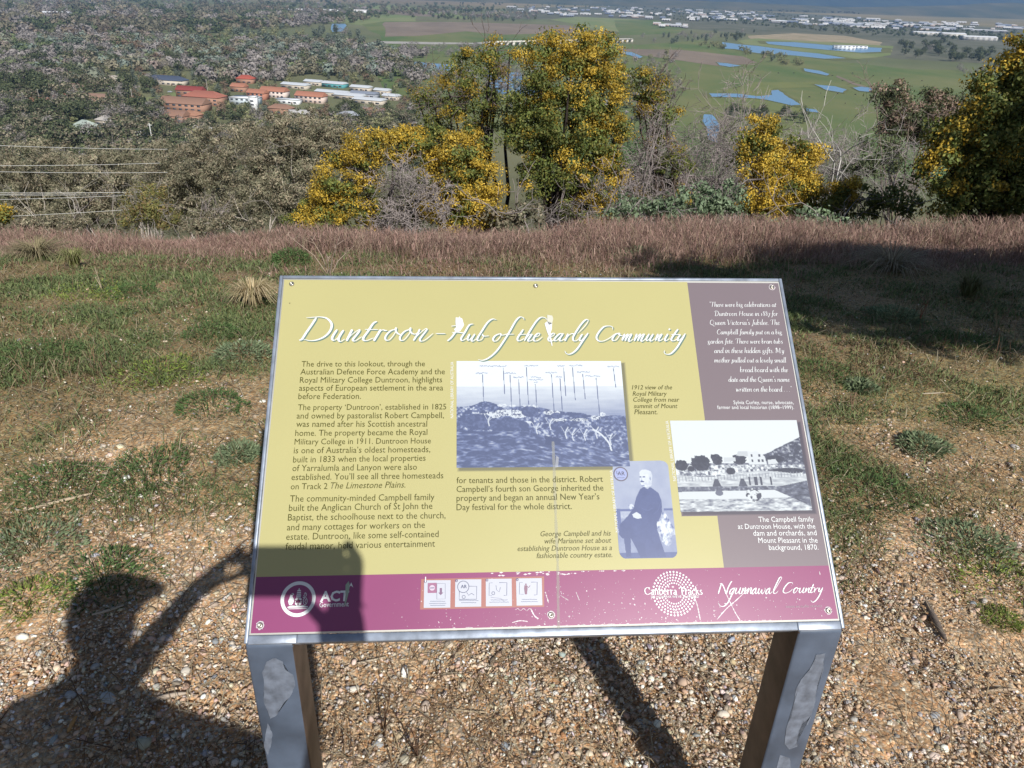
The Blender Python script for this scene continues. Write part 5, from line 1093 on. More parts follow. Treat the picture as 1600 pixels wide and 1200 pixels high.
for ells, Y, P_, lab in SH:
    photo_tree('shrub', lab, 'shrub', [(*e, .3) for e in ells], Y, (ells[0][0], 372), leaf=.07, per=46, clump=.17, palA=P_, palB=P_ * 1.2, tr=.03, forks=8, dens=.8, ltwig=1, twigc=GREY)
# tall trees standing beyond the right edge, whose shade falls across the grass
def big_tree(x, y, h, crx, n, label):
    b0 = np.array([x, y, height(x, y) - .1]); root = empty('shade_tree', b0); tag(root, label, 'tree')
    mb = MB(); u = rnd_unit(n) * (rng.uniform(.1, 1, n) ** .4)[:, None]; c = np.array([0, 0, h * .62]) + u * np.array(crx)
    m_ = 34; P = (c[:, None] + rnd_unit(n * m_).reshape(n, m_, 3) * .34 * rng.uniform(.2, 1, (n, m_, 1))).reshape(-1, 3)
    leaf_quads(mb, P, .16 * rng.uniform(.6, 1.3, len(P)), pal(DARK, len(P)), .5); mb.build('crown', M_leaf, root)
    tb = MB(); P = limb(tb, [0, 0, 0], [0, 0, h * .5], .2, .13, (.06,.05,.04), 8, 8, .06)
    for k in range(18): limb(tb, P[rng.integers(3, 8)], c[k], .06, .02, (.06,.05,.04))
    tb.build('trunk', M_bark, root)
big_tree(6.8, -.05, 7.0, (3.6, 1.0, .8), 760, 'tall shade tree beyond the frame, nearest the sign')
big_tree(11.5, 4.9, 8.2, (2.7, 2.5, 2.6), 560, 'tall shade tree beyond the frame, next to the dark wattle')
# ------------------------------------------------------------------ the valley floor: fields, water, tracks
PLAIN = -95.0
def plain_pt(px, py, z=PLAIN):
    d = ray(px, py); t = (z - CAM[2]) / min(d[2], -.004); return CAM + t * d
def cr3(L): return [(960 + a / 2.5, b / 2.5) for a, b in L]
def cr2(L): return [(420 + a / 2.759, b / 2.759) for a, b in L]
def cr1(L): return [(a / 2.963, b / 2.963) for a, b in L]
def ground_mat(name, a, b_, scale, rough=.9):
    m = bpy.data.materials.new(name); m.use_nodes = True; t = m.node_tree; b = t.nodes['Principled BSDF']; b.inputs['Roughness'].default_value = rough; b.inputs['Specular IOR Level'].default_value = .1
    tc = t.nodes.new('ShaderNodeTexCoord'); n = t.nodes.new('ShaderNodeTexNoise'); n.inputs['Scale'].default_value = scale; n.inputs['Detail'].default_value = 7; n.inputs['Roughness'].default_value = .65
    mp = t.nodes.new('ShaderNodeMapping'); mp.inputs['Scale'].default_value = (1, .45, 1); t.links.new(tc.outputs['Object'], mp.inputs[0]); t.links.new(mp.outputs[0], n.inputs['Vector'])
    r = t.nodes.new('ShaderNodeValToRGB'); r.color_ramp.elements[0].position = .35; r.color_ramp.elements[1].position = .65; r.color_ramp.elements[0].color = (*a, 1); r.color_ramp.elements[1].color = (*b_, 1)
    t.links.new(n.outputs['Fac'], r.inputs[0]); t.links.new(r.outputs[0], b.inputs['Base Color']); return m
M_green = ground_mat('pasture_green', (.10, .155, .055), (.19, .195, .085), .007); M_pale = ground_mat('pasture_pale', (.17, .22, .085), (.24, .25, .12), .009)
M_brown = ground_mat('ploughed_earth', (.20, .16, .125), (.27, .215, .165), .01); M_tan = ground_mat('quarry_earth', (.40, .32, .22), (.28, .24, .15), .02)
M_dry = ground_mat('dry_grassland', (.30, .235, .13), (.20, .175, .085), .0016); M_yg = ground_mat('wet_grass', (.20, .21, .08), (.15, .18, .07), .02); M_road = ground_mat('pale_track', (.42, .40, .36), (.36, .34, .31), .05)
M_bank = ground_mat('muddy_bank', (.17, .17, .075), (.12, .14, .06), .05); M_town = ground_mat('town_ground', (.10, .11, .07), (.17, .165, .12), .012)
M_water = bpy.data.materials.new('water'); M_water.use_nodes = True; _b = M_water.node_tree.nodes['Principled BSDF']
_b.inputs['Base Color'].default_value = (.17, .31, .47, 1); _b.inputs['Roughness'].default_value = .3; _b.inputs['Specular IOR Level'].default_value = .15
_n = M_water.node_tree.nodes.new('ShaderNodeTexNoise'); _n.inputs['Scale'].default_value = .8; _tc = M_water.node_tree.nodes.new('ShaderNodeTexCoord'); M_water.node_tree.links.new(_tc.outputs['Object'], _n.inputs['Vector'])
_bp = M_water.node_tree.nodes.new('ShaderNodeBump'); _bp.inputs['Strength'].default_value = .25; _bp.inputs['Distance'].default_value = .3; M_water.node_tree.links.new(_n.outputs['Fac'], _bp.inputs['Height']); M_water.node_tree.links.new(_bp.outputs[0], _b.inputs['Normal'])
NP = [0]
def patch(name, pts, lift, m, wob=.0, sub_=5, grow=0):
    NP[0] += 1; lift = lift * .15 + .006 * NP[0]
    P = [plain_pt(*p) for p in pts]; Qp = []
    for i in range(len(P)):
        a, b = P[i], P[(i + 1) % len(P)]; L = np.linalg.norm(b - a)
        for t in np.linspace(0, 1, sub_, endpoint=False):
            q = a * (1 - t) + b * t; f1 = 2.2 / max(L, 20); am = L * wob * 5 * math.sin(math.pi * t) ** .5
            Qp.append(q + np.array([(fbm(q[0] * f1 * 2, q[1] * f1, 5, 4) - .5), (fbm(q[0] * f1 * 2, q[1] * f1, 9, 4) - .5) * 2, 0]) * am)
    if grow:
        cc = np.mean(Qp, 0); Qp = [cc + (q - cc) * (1 + grow) + np.array([0, grow * 10 * np.sign(q[1] - cc[1]), 0]) for q in Qp]
    bm = bmesh.new(); vs = [bm.verts.new((q[0], q[1], PLAIN + lift)) for q in Qp]; bm.faces.new(vs); bmesh.ops.triangulate(bm, faces=bm.faces[:])
    for f in bm.faces:
        if f.normal.z < 0: f.normal_flip()
    me = bpy.data.meshes.new(name); bm.to_mesh(me); bm.free(); me.materials.append(m); o = bpy.data.objects.new(name, me); COL.objects.link(o); return tag(o, kind='structure')
patch('pasture', [(560,75),(640,62),(830,62),(1000,70),(1100,62),(1300,95),(1420,108),(1640,112),(1640,330),(1000,330),(760,200),(600,140)], .25, M_green, .01)
patch('grassland', [(700,14),(860,6),(1000,2),(1250,4),(1700,22),(1700,52),(1300,26),(1000,14)], .3, M_dry, .005)
patch('town_ground', [(790,12),(1000,10),(1300,24),(1640,50),(1640,104),(1400,92),(1200,56),(1000,38),(880,30),(800,30)], .35, M_town)
patch('field', cr2([(60,60),(300,55),(640,70),(640,95),(400,110),(330,100),(60,95)]), .5, M_pale, .01)
patch('field', cr2([(400,105),(500,92),(720,92),(900,130),(1180,150),(1180,175),(900,185),(480,180),(480,150)]), .5, M_green, .01)
patch('field', cr2([(500,95),(800,95),(1280,108),(1370,128),(1360,140),(1000,150),(850,135),(640,155),(500,158)]), .7, M_brown, .01)
patch('field', cr2([(1210,85),(1330,72),(1600,85),(1600,145),(1420,130),(1330,105)]), .6, M_pale, .01)
patch('field', cr2([(390,28),(560,30),(830,75),(640,70),(430,48)]), .5, M_brown, .01)
patch('field', cr2([(380,22),(560,22),(860,72),(840,82),(600,50),(380,34)]), .8, M_pale, .01)
patch('field', cr1([(1000,60),(1440,62),(1460,95),(1250,105),(1080,90)]), .5, M_pale, .01)
patch('field', cr3([(0,80),(160,78),(280,115),(240,130),(0,140)]), .6, M_green, .01)
patch('field', cr3([(0,190),(260,195),(500,220),(560,245),(420,260),(100,215),(0,205)]), .8, M_brown, .012)
patch('quarry', cr3([(520,140),(700,130),(900,140),(1045,165),(1040,180),(860,165),(700,165),(540,158)]), .8, M_tan, .012)
patch('levee', cr3([(480,160),(560,150),(900,168),(1040,178),(1090,180),(1080,215),(1020,225),(900,235),(600,215)]), .9, M_pale, .01)
patch('wet_meadow', cr3([(380,360),(560,320),(780,322),(930,340),(620,345),(600,375),(740,430),(800,445),(600,430),(380,410)]), .5, M_yg, .015)
patch('track', cr3([(870,295),(940,325),(990,340),(985,345),(930,330),(865,300)]), .7, M_brown, .005)
patch('lawn', cr1([(520,470),(640,460),(900,410),(940,430),(780,470),(640,520),(540,520)]), .5, M_pale, .01)
patch('road', cr1([(560,500),(620,480),(800,455),(830,462),(640,495),(575,515)]), .8, M_road, .003)
patch('road', cr1([(680,600),(700,585),(760,590),(760,660),(720,700),(690,690)]), .8, M_town, .003)
patch('road', cr1([(225,300),(250,290),(300,400),(320,470),(280,470),(255,370)]), .8, M_road, .01)
patch('lawn', cr1([(620,680),(680,640),(720,610),(730,640),(640,690)]), .6, M_green, .01)
patch('road', cr2([(480,178),(700,182),(880,185),(940,180),(940,190),(700,192),(480,188)]), 1.2, M_road, .002)
patch('road', cr1([(30,155),(120,160),(280,165),(420,160),(420,176),(280,178),(40,166)]), 1.0, M_road, .002)
for k_, (pts, wb) in enumerate([(cr3([(420,165),(500,175),(560,180),(700,200),(800,210),(905,228),(820,230),(700,217),(560,208),(470,192),(430,190)]), .01),
  (cr3([(590,163),(700,165),(850,178),(1045,188),(1042,203),(960,206),(840,196),(700,183),(600,172)]), .006), (cr3([(740,268),(800,277),(840,290),(830,296),(745,279)]), .01), (cr3([(400,245),(440,248),(495,258),(450,262),(410,255)]), .012),
  (cr3([(370,366),(480,367),(560,377),(615,372),(612,355),(640,352),(665,372),(700,392),(727,410),(690,413),(600,392),(560,386),(480,381),(380,379)]), .012), (cr3([(745,424),(790,430),(797,441),(750,436)]), .015),
  (cr3([(780,331),(860,338),(907,351),(890,363),(830,353)]), .012), (cr3([(930,344),(965,340),(1006,345),(1005,361),(955,356)]), .012), (cr3([(350,448),(380,450),(412,490),(404,560),(365,545)]), .015),
  (cr2([(630,268),(700,274),(790,280),(782,306),(700,303),(620,308)]), .012), (cr2([(270,103),(330,103),(328,136),(274,138)]), .01), (cr2([(935,310),(1085,315),(1090,380),(1180,395),(1230,420),(1090,430),(960,395)]), .012),
  (cr2([(435,285),(540,275),(640,285),(620,300),(560,305),(440,312)]), .015), (cr3([(0,200),(70,205),(110,222),(100,228),(40,212),(0,208)]), .01)]):
    patch('pond_margin', pts, 1.2, M_bank, wb * 1.2, 9, .16)
    patch('pond', pts, 1.4, M_water, wb, 9)
# far hills
def ridge(name, pts, Y0, m, seed, dep=2500):
    xs = np.linspace(-1.0, 1.0, 160); mb = MB(); V = []
    px = np.array([p[0] for p in pts]); hy = np.array([p[1] for p in pts]); X = (xs * 900 + 800)
    H_ = np.interp(X, px, hy); H_ = H_ * (.85 + .3 * fbm(xs * 9, xs * 0 + seed, seed, 4)); bx = np.array([plain_pt(q, 40)[0] / plain_pt(q, 40)[1] for q in X]) * Y0
    prof = [(0, 0), (.25, .35), (.5, .75), (.75, 1.0), (1.0, .8), (1.6, .0)]
    for (t, hh) in prof:
        n_ = 1 + .25 * (fbm(xs * 22 + t * 3, xs * 0 + t * 5, seed + 3, 3) - .5) * (0 < t < 1.2)
        V.append(np.stack([bx * (1 + t * dep / Y0 * .6), np.full_like(xs, Y0) + t * dep, PLAIN - 2 + H_ * hh * n_], -1))
    V = np.concatenate(V); k = len(xs); i = np.arange(len(prof) - 1)[:, None] * k + np.arange(k - 1)[None]
    mb.add(V, np.stack([i, i + 1, i + 1 + k, i + k], -1).reshape(-1, 4), 0); return tag(mb.build(name, m, smooth=True), kind='structure')
M_hill = ground_mat('wooded_hill', (.025, .04, .035), (.05, .065, .05), .004); M_hill2 = ground_mat('grassy_hill', (.15, .13, .07), (.06, .075, .04), .003)
ridge('hills', [(-100,240),(300,260),(700,250),(900,300),(1150,330),(1400,420),(1700,520)], 10500, M_hill, 3, 3000)
ridge('hills', [(-100,40),(560,60),(700,70),(900,30),(1100,70),(1240,60),(1350,45),(1600,120),(1700,140)], 7400, M_hill2, 8, 1500)
# ------------------------------------------------------------------ trees of the valley
def proto(kind, n, seed, leafsize, per=None):
    """one tree of about unit height: crown mesh and trunk mesh"""
    P_ = {'gum': np.concatenate([GUM, DARK]), 'dark': DARK, 'bare': LILAC, 'willow': np.array([[.27,.27,.13],[.22,.23,.11],[.30,.28,.17]]), 'poplar': np.array([[.16,.19,.14],[.20,.22,.17],[.13,.16,.12]]), 'rust': np.array([[.24,.165,.11],[.28,.20,.14],[.21,.16,.11]])}[kind]
    shp = {'gum': (.48, .48, .34, .62), 'dark': (.42, .42, .40, .56), 'bare': (.40, .40, .44, .55), 'willow': (.46, .46, .42, .52), 'poplar': (.22, .22, .47, .53), 'rust': (.42, .42, .40, .55)}[kind]
    m = 26; u = rnd_unit(m) * (rng.uniform(.25, 1, m) ** .5)[:, None]; c = u * shp[:3] + [0, 0, shp[3]]; c = np.concatenate([c, [[0, 0, shp[3]]] * 2])
    k = n // len(c); q = (c[:, None] + rnd_unit(len(c) * k).reshape(len(c), k, 3) * rng.uniform(0, 1, (len(c), k, 1)) ** .45 * rng.uniform(.10, .19, (len(c), 1, 1))).reshape(-1, 3)
    q[:, 2] = np.maximum(q[:, 2], .06); tint = np.repeat(rng.uniform(.7, 1.3, (len(c), 1)), k, 0)
    cc = np.repeat(c, k, 0); mb = MB(); leaf_quads(mb, q, leafsize * rng.uniform(.7, 1.3, len(q)), np.clip(pal(P_, len(q), None, .12) * tint, 0, .9), .8 if kind != 'bare' else .35, (q - cc) * 1.2 + .45 * (q - [0, 0, .5]), .5)
    tb = MB(); col = (.16, .13, .11) if kind != 'bare' else (.26, .23, .21)
    P = limb(tb, [0, 0, -.05], [0, 0, shp[3]], .022, .012, col, 4, 4, .05)
    for j in range(5): limb(tb, P[2], c[j], .011, .004, col, 3, 3, .1)
    return mb, tb
PROTO = {}
KINDS = ('gum', 'dark', 'bare', 'willow', 'poplar', 'rust')
for kd in KINDS:
    for v in range(3):
        mb, tb = proto(kd, 620, v, .085 if kd != 'bare' else .08)
        PROTO[kd, v] = (mb.build('crown', M_leaf), tb.build('trunk', M_bark))
LAB = {'gum': 'grey-green gum tree in the valley below the hill', 'dark': 'dark green rounded tree in the valley below the hill', 'bare': 'leafless lilac grey tree in the valley below the hill', 'willow': 'pale yellow-green tree in the valley below the hill', 'poplar': 'narrow greyish poplar in the valley below the hill', 'rust': 'rusty brown crowned tree in the valley below the hill'}
NM = {'gum': 'gum_tree', 'dark': 'evergreen_tree', 'bare': 'leafless_tree', 'willow': 'willow_tree', 'poplar': 'poplar_tree', 'rust': 'autumn_tree'}
NK = {}
def put_tree(kd, p, h, parts=True):
    if NK.get(kd, 0) >= 285: kd = min(KINDS, key=lambda q: NK.get(q, 0) if q != 'rust' else 250)
    NK[kd] = NK.get(kd, 0) + 1
    cr, tr = PROTO[kd, rng.integers(3)]
    root = empty(NM[kd], p, rng.uniform(0, 6.28)); wd = rng.uniform(.95, 1.4); root.scale = (h * wd, h * wd, h)
    tag(root, LAB[kd], 'tree', {'gum': 'gum trees', 'dark': 'evergreen trees', 'bare': 'leafless trees', 'willow': 'willows', 'poplar': 'poplars', 'rust': 'autumn trees'}[kd] + ' of the valley')
    for o in ((cr, tr) if parts else (cr,)):
        c = o.copy(); COL.objects.link(c); c.parent = root
KEEP = []   # photo areas kept clear of trees: buildings, lawns, water
for r_ in ((250,138,360,200),(360,128,515,190),(440,120,640,178),(158,112,312,138),(200,148,300,175),(105,192,165,222),(205,196,262,232),(132,150,176,168),(48,158,82,174),(540,32,640,50),(515,35,545,52),(640,92,720,115),(0,48,155,62)): KEEP.append(r_)
def clear(px, py):
    return not any(a <= px <= c and b <= py <= d for a, b, c, d in KEEP)
def wood(n, poly, kinds, wts, hr, thr=None, parts=True, keep=True):
    P = np.asarray(poly, float); x0, y0 = P.min(0); x1, y1 = P.max(0); k = 0; it = 0
    while k < n and it < n * 40:
        it += 1; px, py = rng.uniform(x0, x1), rng.uniform(y0, y1)
        if not inpoly(np.array([px]), np.array([py]), P)[0] or (keep and not clear(px, py)): continue
        nn = vnoise(px / 28.0, py / 12.0, 55); j = int(np.clip(np.clip((nn - .18) / .64, 0, 1) * .8 + rng.uniform(0, .2), 0, .999) * 1000); cw = np.cumsum(wts) / np.sum(wts)
        kd = kinds[int(np.searchsorted(cw, j / 1000.0))]; p = hit(px, py) if py > 110 else plain_pt(px, py)
        if py <= 110 and p[1] > 8500: continue
        put_tree(kd, (p[0], p[1], float(height(p[0], p[1]))), 1.35 * rng.uniform(*hr) * (1.25 if kd == 'poplar' else 1), parts); k += 1
# slope below the lookout and the suburb
wood(90, [(0,225),(520,205),(640,215),(660,300),(0,300)], ('gum','dark','gum'), (4,2,3), (8,13), keep=False)
wood(60, [(250,196),(640,178),(660,215),(420,232),(250,235)], ('gum','willow','bare','dark'), (3,2,3,2), (5,10))
wood(190, [(0,128),(250,128),(250,240),(0,240)], ('gum','dark','bare','dark','gum'), (3,3,2,2,2), (7,13))
wood(60, [(250,118),(660,120),(660,200),(250,215)], ('gum','dark','bare','willow','gum'), (3,3,2,1,2), (5,10))
wood(100, [(0,100),(420,96),(660,108),(660,124),(420,128),(0,132)], ('dark','gum','bare','dark'), (3,2,2,3), (9,14))
wood(170, [(0,60),(300,62),(560,72),(660,92),(660,112),(420,104),(0,108)], ('bare','gum','poplar','gum','willow','rust','bare'), (3,3,2,3,2,1,2), (9,15))
wood(60, [(340,52),(560,52),(600,85),(450,88),(340,70)], ('poplar','bare','poplar','willow'), (4,2,3,2), (9,14))
wood(44, [(560,80),(760,72),(760,95),(700,90),(640,92),(560,105)], ('bare','bare','willow'), (4,3,1), (8,12))
wood(40, [(600,110),(860,105),(860,150),(700,150),(640,128)], ('bare','gum','bare'), (4,1,3), (6,11))
wood(40, [(960,95),(1060,80),(1075,130),(1000,190),(960,160)], ('willow','bare','willow'), (3,2,3), (6,10))
wood(32, cr3([(490,195),(560,205),(740,240),(735,262),(640,252),(560,225),(490,212)]), ('willow','gum'), (3,1), (5,8))
wood(12, cr3([(330,170),(420,172),(430,195),(340,192)]), ('gum','willow'), (2,2), (5,9))
wood(46, cr3([(1110,180),(1300,160),(1320,200),(1560,225),(1560,255),(1300,240),(1110,235)]), ('dark','dark','bare'), (3,3,2), (9,16))
wood(30, cr3([(1290,270),(1600,250),(1640,300),(1400,300)]), ('bare','gum'), (3,2), (6,9))
wood(40, cr3([(90,150),(480,120),(600,130),(480,165),(100,175)]), ('bare','gum','dark'), (3,2,1), (8,13))
wood(26, cr2([(620,78),(760,72),(1050,78),(1060,95),(760,92)]), ('gum','dark'), (3,2), (9,14))
wood(22, cr2([(200,60),(270,65),(350,85),(345,100),(250,110),(205,100)]), ('dark','bare'), (3,2), (11,16))
wood(16, cr1([(1150,95),(1350,95),(1350,140),(1150,140)]), ('gum','dark'), (3,2), (9,14))
wood(18, cr3([(400,425),(620,440),(740,450),(740,490),(640,480),(420,470)]), ('dark','bare'), (3,2), (4,8))
# the far woods read as one mass
def far_wood(n, poly, cols, hr, name, label, keep=False, k=44, far=9500):
    P = np.asarray(poly, float); x0, y0 = P.min(0); x1, y1 = P.max(0); mb = MB(); cs = []; pp = []
    while len(cs) < n:
        px, py = rng.uniform(x0, x1), rng.uniform(y0, y1)
        if inpoly(np.array([px]), np.array([py]), P)[0] and (not keep or clear(px, py)):
            q = hit(px, py) if py > 110 else plain_pt(px, py)
            if q[1] < far: q[2] = height(q[0], q[1]); cs.append(q); pp.append((px, py))
    cs = np.array(cs); pp = np.array(pp); h = rng.uniform(*hr, n)
    q = cs[:, None] + rnd_unit(n * k).reshape(n, k, 3) * (h[:, None, None] * np.array([.6, .6, .42])) * rng.uniform(.3, 1, (n, k, 1)); q[..., 2] += (h * .48)[:, None]
    cols = np.asarray(cols); zone = vnoise(pp[:, 0] / 40, pp[:, 1] / 14, 77); ci = np.clip(((np.clip((zone - .18) / .64, 0, 1) * .86 + rng.uniform(0, .14, n)) * len(cols)).astype(int), 0, len(cols) - 1)
    c = np.repeat(cols[ci] * rng.uniform(.88, 1.16, (n, 1)), k, 0); nn = (q - (cs + np.stack([h * 0, h * 0, h * .4], -1))[:, None]).reshape(-1, 3); leaf_quads(mb, q.reshape(-1, 3), np.repeat(h * .40 * (26 / k) ** .5, k) * rng.uniform(.7, 1.3, n * k), np.clip(c * rng.uniform(.9, 1.1, (n * k, 1)), 0, 1), .8, nn, .35)
    tag(mb.build(name, M_leaf), label, 'woodland', kind='stuff')
ALLT = np.concatenate([GUM * .8, DARK, LILAC])
far_wood(700, [(0,128),(250,128),(250,118),(660,120),(665,225),(420,240),(250,300),(0,300)], np.concatenate([GUM[:3], LILAC[:2] * .9, DARK[1:3], [[.17,.19,.09],[.22,.22,.11]], GUM[2:]]), (4, 8), 'woodland', 'low trees and scrub filling in between the suburb houses', True, 60)
far_wood(1700, [(0,58),(300,60),(560,70),(660,84),(700,100),(660,128),(0,132)], np.concatenate([LILAC, [[.30,.24,.21],[.26,.25,.17],[.24,.26,.19]], GUM[:2], [[.22,.26,.21],[.20,.24,.20]], DARK[:2] * 1.5, LILAC * 1.0]), (10, 18), 'woodland', 'pale leafless and grey-green woodland filling the flats at left', True, 80)
far_wood(260, [(580,100),(860,95),(1060,90),(1075,140),(1000,190),(860,180),(640,150)], np.concatenate([LILAC, [[.24,.25,.13],[.28,.28,.16]], LILAC]), (4, 8), 'woodland', 'bare trees and willows along the river behind the wattles', True, 50)
far_wood(2000, [(0,0),(560,0),(640,10),(840,22),(840,32),(620,24),(560,36),(300,55),(0,62)], np.concatenate([GUM * .8, DARK, LILAC * .9, GUM, [[.20,.16,.12]], LILAC * .8]), (13,22), 'woodland', 'far dark woodland with suburbs at the upper left')
far_wood(900, cr3([(0,30),(200,20),(480,40),(760,60),(1000,80),(1600,130),(1600,165),(1200,150),(900,135),(600,105),(300,85),(0,60)]), DARK, (8,14), 'woodland', 'dark trees scattered between the far industrial sheds')
far_wood(260, cr3([(560,30),(700,18),(860,30),(960,55),(840,52),(600,45)]), DARK * .8, (14,22), 'woodland', 'dark wooded rise behind the far industrial sheds')
far_wood(160, [(560,8),(840,2),(1000,8),(840,18),(640,20)], np.concatenate([DARK, LILAC]), (12,18), 'woodland', 'far bluish woodland at the upper middle')
# ------------------------------------------------------------------ buildings of the valley
def wallbox(mb, L, Wd, H, col):
    box(mb, (0, 0, H / 2 - .5), (L, Wd, H + 1), 0, col)
def roof_mesh(kind, L, Wd, H, rise, col, eave=.5):
    mb = MB(); a, b = L / 2 + eave, Wd / 2 + eave; t = .18
    if kind == 'flat':
        box(mb, (0, 0, H + .2), (2 * a, 2 * b, .4), 0, col); return mb
    e = 0 if kind == 'gable' else min(b, a * .9); r = a - e
    V = [(-a,-b,H),(a,-b,H),(a,b,H),(-a,b,H),(-r,0,H+rise),(r,0,H+rise)]; V += [(x_, y_, z_ - t) for x_, y_, z_ in V[:4]]
    mb.add(V, [[0,1,5,4],[2,3,4,5]], 0, col); mb.add(V, [[3,0,4],[1,2,5]], 0, col); mb.add(V, [[0,6,7,1],[1,7,8,2],[2,8,9,3],[3,9,6,0]], 0, np.asarray(col) * .9)
    return mb
BLD = []
def building(name, label, px, py, L, Wd, H, rz, kind, rise, wall, roof, nwin=4, cat='building', group=None, wincol=(.07,.08,.10), door=True):
    BLD.append((px, py, L)); p = hit(px, py); root = empty(name, (p[0], p[1], float(height(p[0], p[1]))), rz); tag(root, label, cat, group)
    mb = MB(); wallbox(mb, L, Wd, H, wall)
    if kind == 'gable':
        for s_ in (-1, 1):
            V = np.array([[s_ * L / 2, -Wd / 2, H], [s_ * L / 2, Wd / 2, H], [s_ * L / 2, 0, H + rise * .95]]); mb.add(V, [[0, 1, 2] if s_ > 0 else [1, 0, 2]], 0, wall)
    mb.build('wall', M_wall, root); roof_mesh(kind, L, Wd, H, rise, roof).build('roof', M_wall, root)
    nf = max(1, int(H / 3))
    for s_ in (-1, 1):
        for fl in range(nf):
            for k in range(nwin):
                x_ = (-.5 + (k + .5) / nwin) * L; wb = MB(); box(wb, (x_, s_ * (Wd / 2 + .03), fl * 3 + 1.7), (L / nwin * .5, .10, 1.3), 0, wincol); wb.build('window', M_wall, root)
            if s_ < 0: continue
    if door:
        db = MB(); box(db, (L * .23 + .2, -(Wd / 2 + .06), 1.05), (1.2, .16, 2.1), 0, (.16, .10, .07)); db.build('door', M_wall, root)
    return root
RED = (.36,.14,.10); ORG = (.42,.19,.125); BRK = (.35,.20,.14); CRM = (.52,.46,.38); WHI = (.74,.75,.76); SLT = (.075,.095,.14); TER = (.30,.175,.125); MTL = (.58,.61,.64)
D = math.radians
building('school_building','long dark slate roofed building among the trees, upper left', 262, 132, 42, 14, 5, D(-12), 'hip', 4, CRM, SLT, 7)
building('school_building','cream gabled building left of the slate roofed one', 186, 129, 24, 11, 4, D(-8), 'gable', 3, CRM, (.48,.42,.35), 5)
building('apartment_block','large red tiled brick block, left wing with brown roof', 291, 172, 40, 15, 6, D(-12), 'gable', 4.5, BRK, TER, 7)
building('apartment_block','red tiled brick block behind the large brown roofed wing', 322, 163, 34, 16, 7, D(-12), 'hip', 4.5, BRK, RED, 6)
building('apartment_block','dark red roof at the back of the brick block', 300, 153, 26, 9, 7, D(-12), 'gable', 3.5, BRK, (.26,.06,.055), 4)
building('brick_house','brick house with brown gable below the large brick block', 272, 189, 24, 12, 4.5, D(-14), 'gable', 4, BRK, TER, 4)
building('brick_house','brick hall with low roof between the gable house and the block', 300, 188, 15, 10, 4.5, D(-14), 'hip', 3, BRK, (.38,.2,.13), 3)
building('modern_building','white flat roofed building in front of the orange terraces', 385, 163, 24, 14, 6, D(-10), 'flat', 1, (.55,.62,.66), WHI, 5)
building('modern_building','white tower end beside the flat roofed white building', 398, 172, 6, 6, 11, D(-10), 'flat', 1, WHI, WHI, 1)
building('terrace_house','orange tiled terrace nearest the white flat roofed building', 404, 155, 18, 10, 6, D(-16), 'gable', 3, ORG, ORG, 4)
building('terrace_house','orange tiled terrace with wide roof in the middle of the row', 430, 152, 26, 11, 6, D(-16), 'gable', 3.5, (.66,.55,.5), ORG, 6)
building('terrace_house','orange tiled terrace at the right end of the row', 487, 160, 28, 11, 6, D(-16), 'gable', 3.5, (.6,.48,.42), ORG, 6)
building('terrace_house','small orange roof behind the terraces, partly in trees', 375, 143, 15, 9, 5, D(-16), 'gable', 3, BRK, ORG, 3)
building('brick_house','red roofed house above the orange terraces', 385, 130, 18, 10, 5, D(-10), 'hip', 3.5, BRK, (.40,.10,.07), 3)
building('modern_building','low white canopy building right of the flat roofed white one', 452, 162, 22, 8, 4, D(-16), 'flat', 1, WHI, MTL, 4)
for k_, (px, py, L, Wd, wc, lab) in enumerate([(463,138,30,11,CRM,'pale metal shed at the left end of the upper row'),(491,133,20,10,CRM,'short pale metal shed at the top of the rows'),(524,136,26,12,(.10,.32,.34),'metal shed with a teal wall'),(565,142,22,10,CRM,'pale metal shed right of the teal walled one'),
   (520,150,34,11,CRM,'long pale metal shed in the middle row'),(548,155,30,11,CRM,'long pale metal shed at the middle of the lower row'),(578,162,30,12,CRM,'wide pale metal shed at the front of the rows'),(598,147,16,9,CRM,'small pale metal shed at the right end of the upper row'),(612,156,16,9,CRM,'small pale metal shed at the right end of the lower row'),(570,152,28,10,(.3,.32,.36),'grey roofed shed between the pale metal sheds')]):
    building('storage_shed', lab, px, py, L, Wd, 4, D(-20), 'gable', 1.8, wc, MTL if k_ < 9 else (.25,.28,.34), 4, 'shed', 'metal sheds in rows')
building('cottage','cottage with pale green pyramid roof among bare trees', 136, 208, 18, 14, 4, D(-20), 'hip', 5, CRM, (.42,.48,.42), 3, 'house')
building('shed','small white shed by the lawn', 218, 211, 7, 5, 2.6, D(-15), 'gable', 1.2, WHI, WHI, 1, 'shed')
building('shed','white tent like shelter near the road bend', 245, 226, 6, 5, 2.4, D(-30), 'gable', 2.2, WHI, WHI, 1, 'shed')
building('brick_house','brown roofed long house left of the lawn', 154, 159, 26, 10, 4, D(-6), 'gable', 3, (.45,.3,.22), (.30,.19,.14), 4, 'house')
building('brick_house','orange roofed house at far left among dark trees', 62, 166, 16, 10, 4, D(8), 'gable', 3, BRK, ORG, 3, 'house')
building('brick_house','rusty roofed house right of the orange roofed one', 98, 158, 14, 9, 4, D(-12), 'hip', 3, BRK, (.36,.15,.10), 3, 'house')
building('brick_house','terracotta house at the right of the brick block, below the terraces', 440, 178, 20, 10, 5, D(-12), 'hip', 3, BRK, TER, 3, 'house')
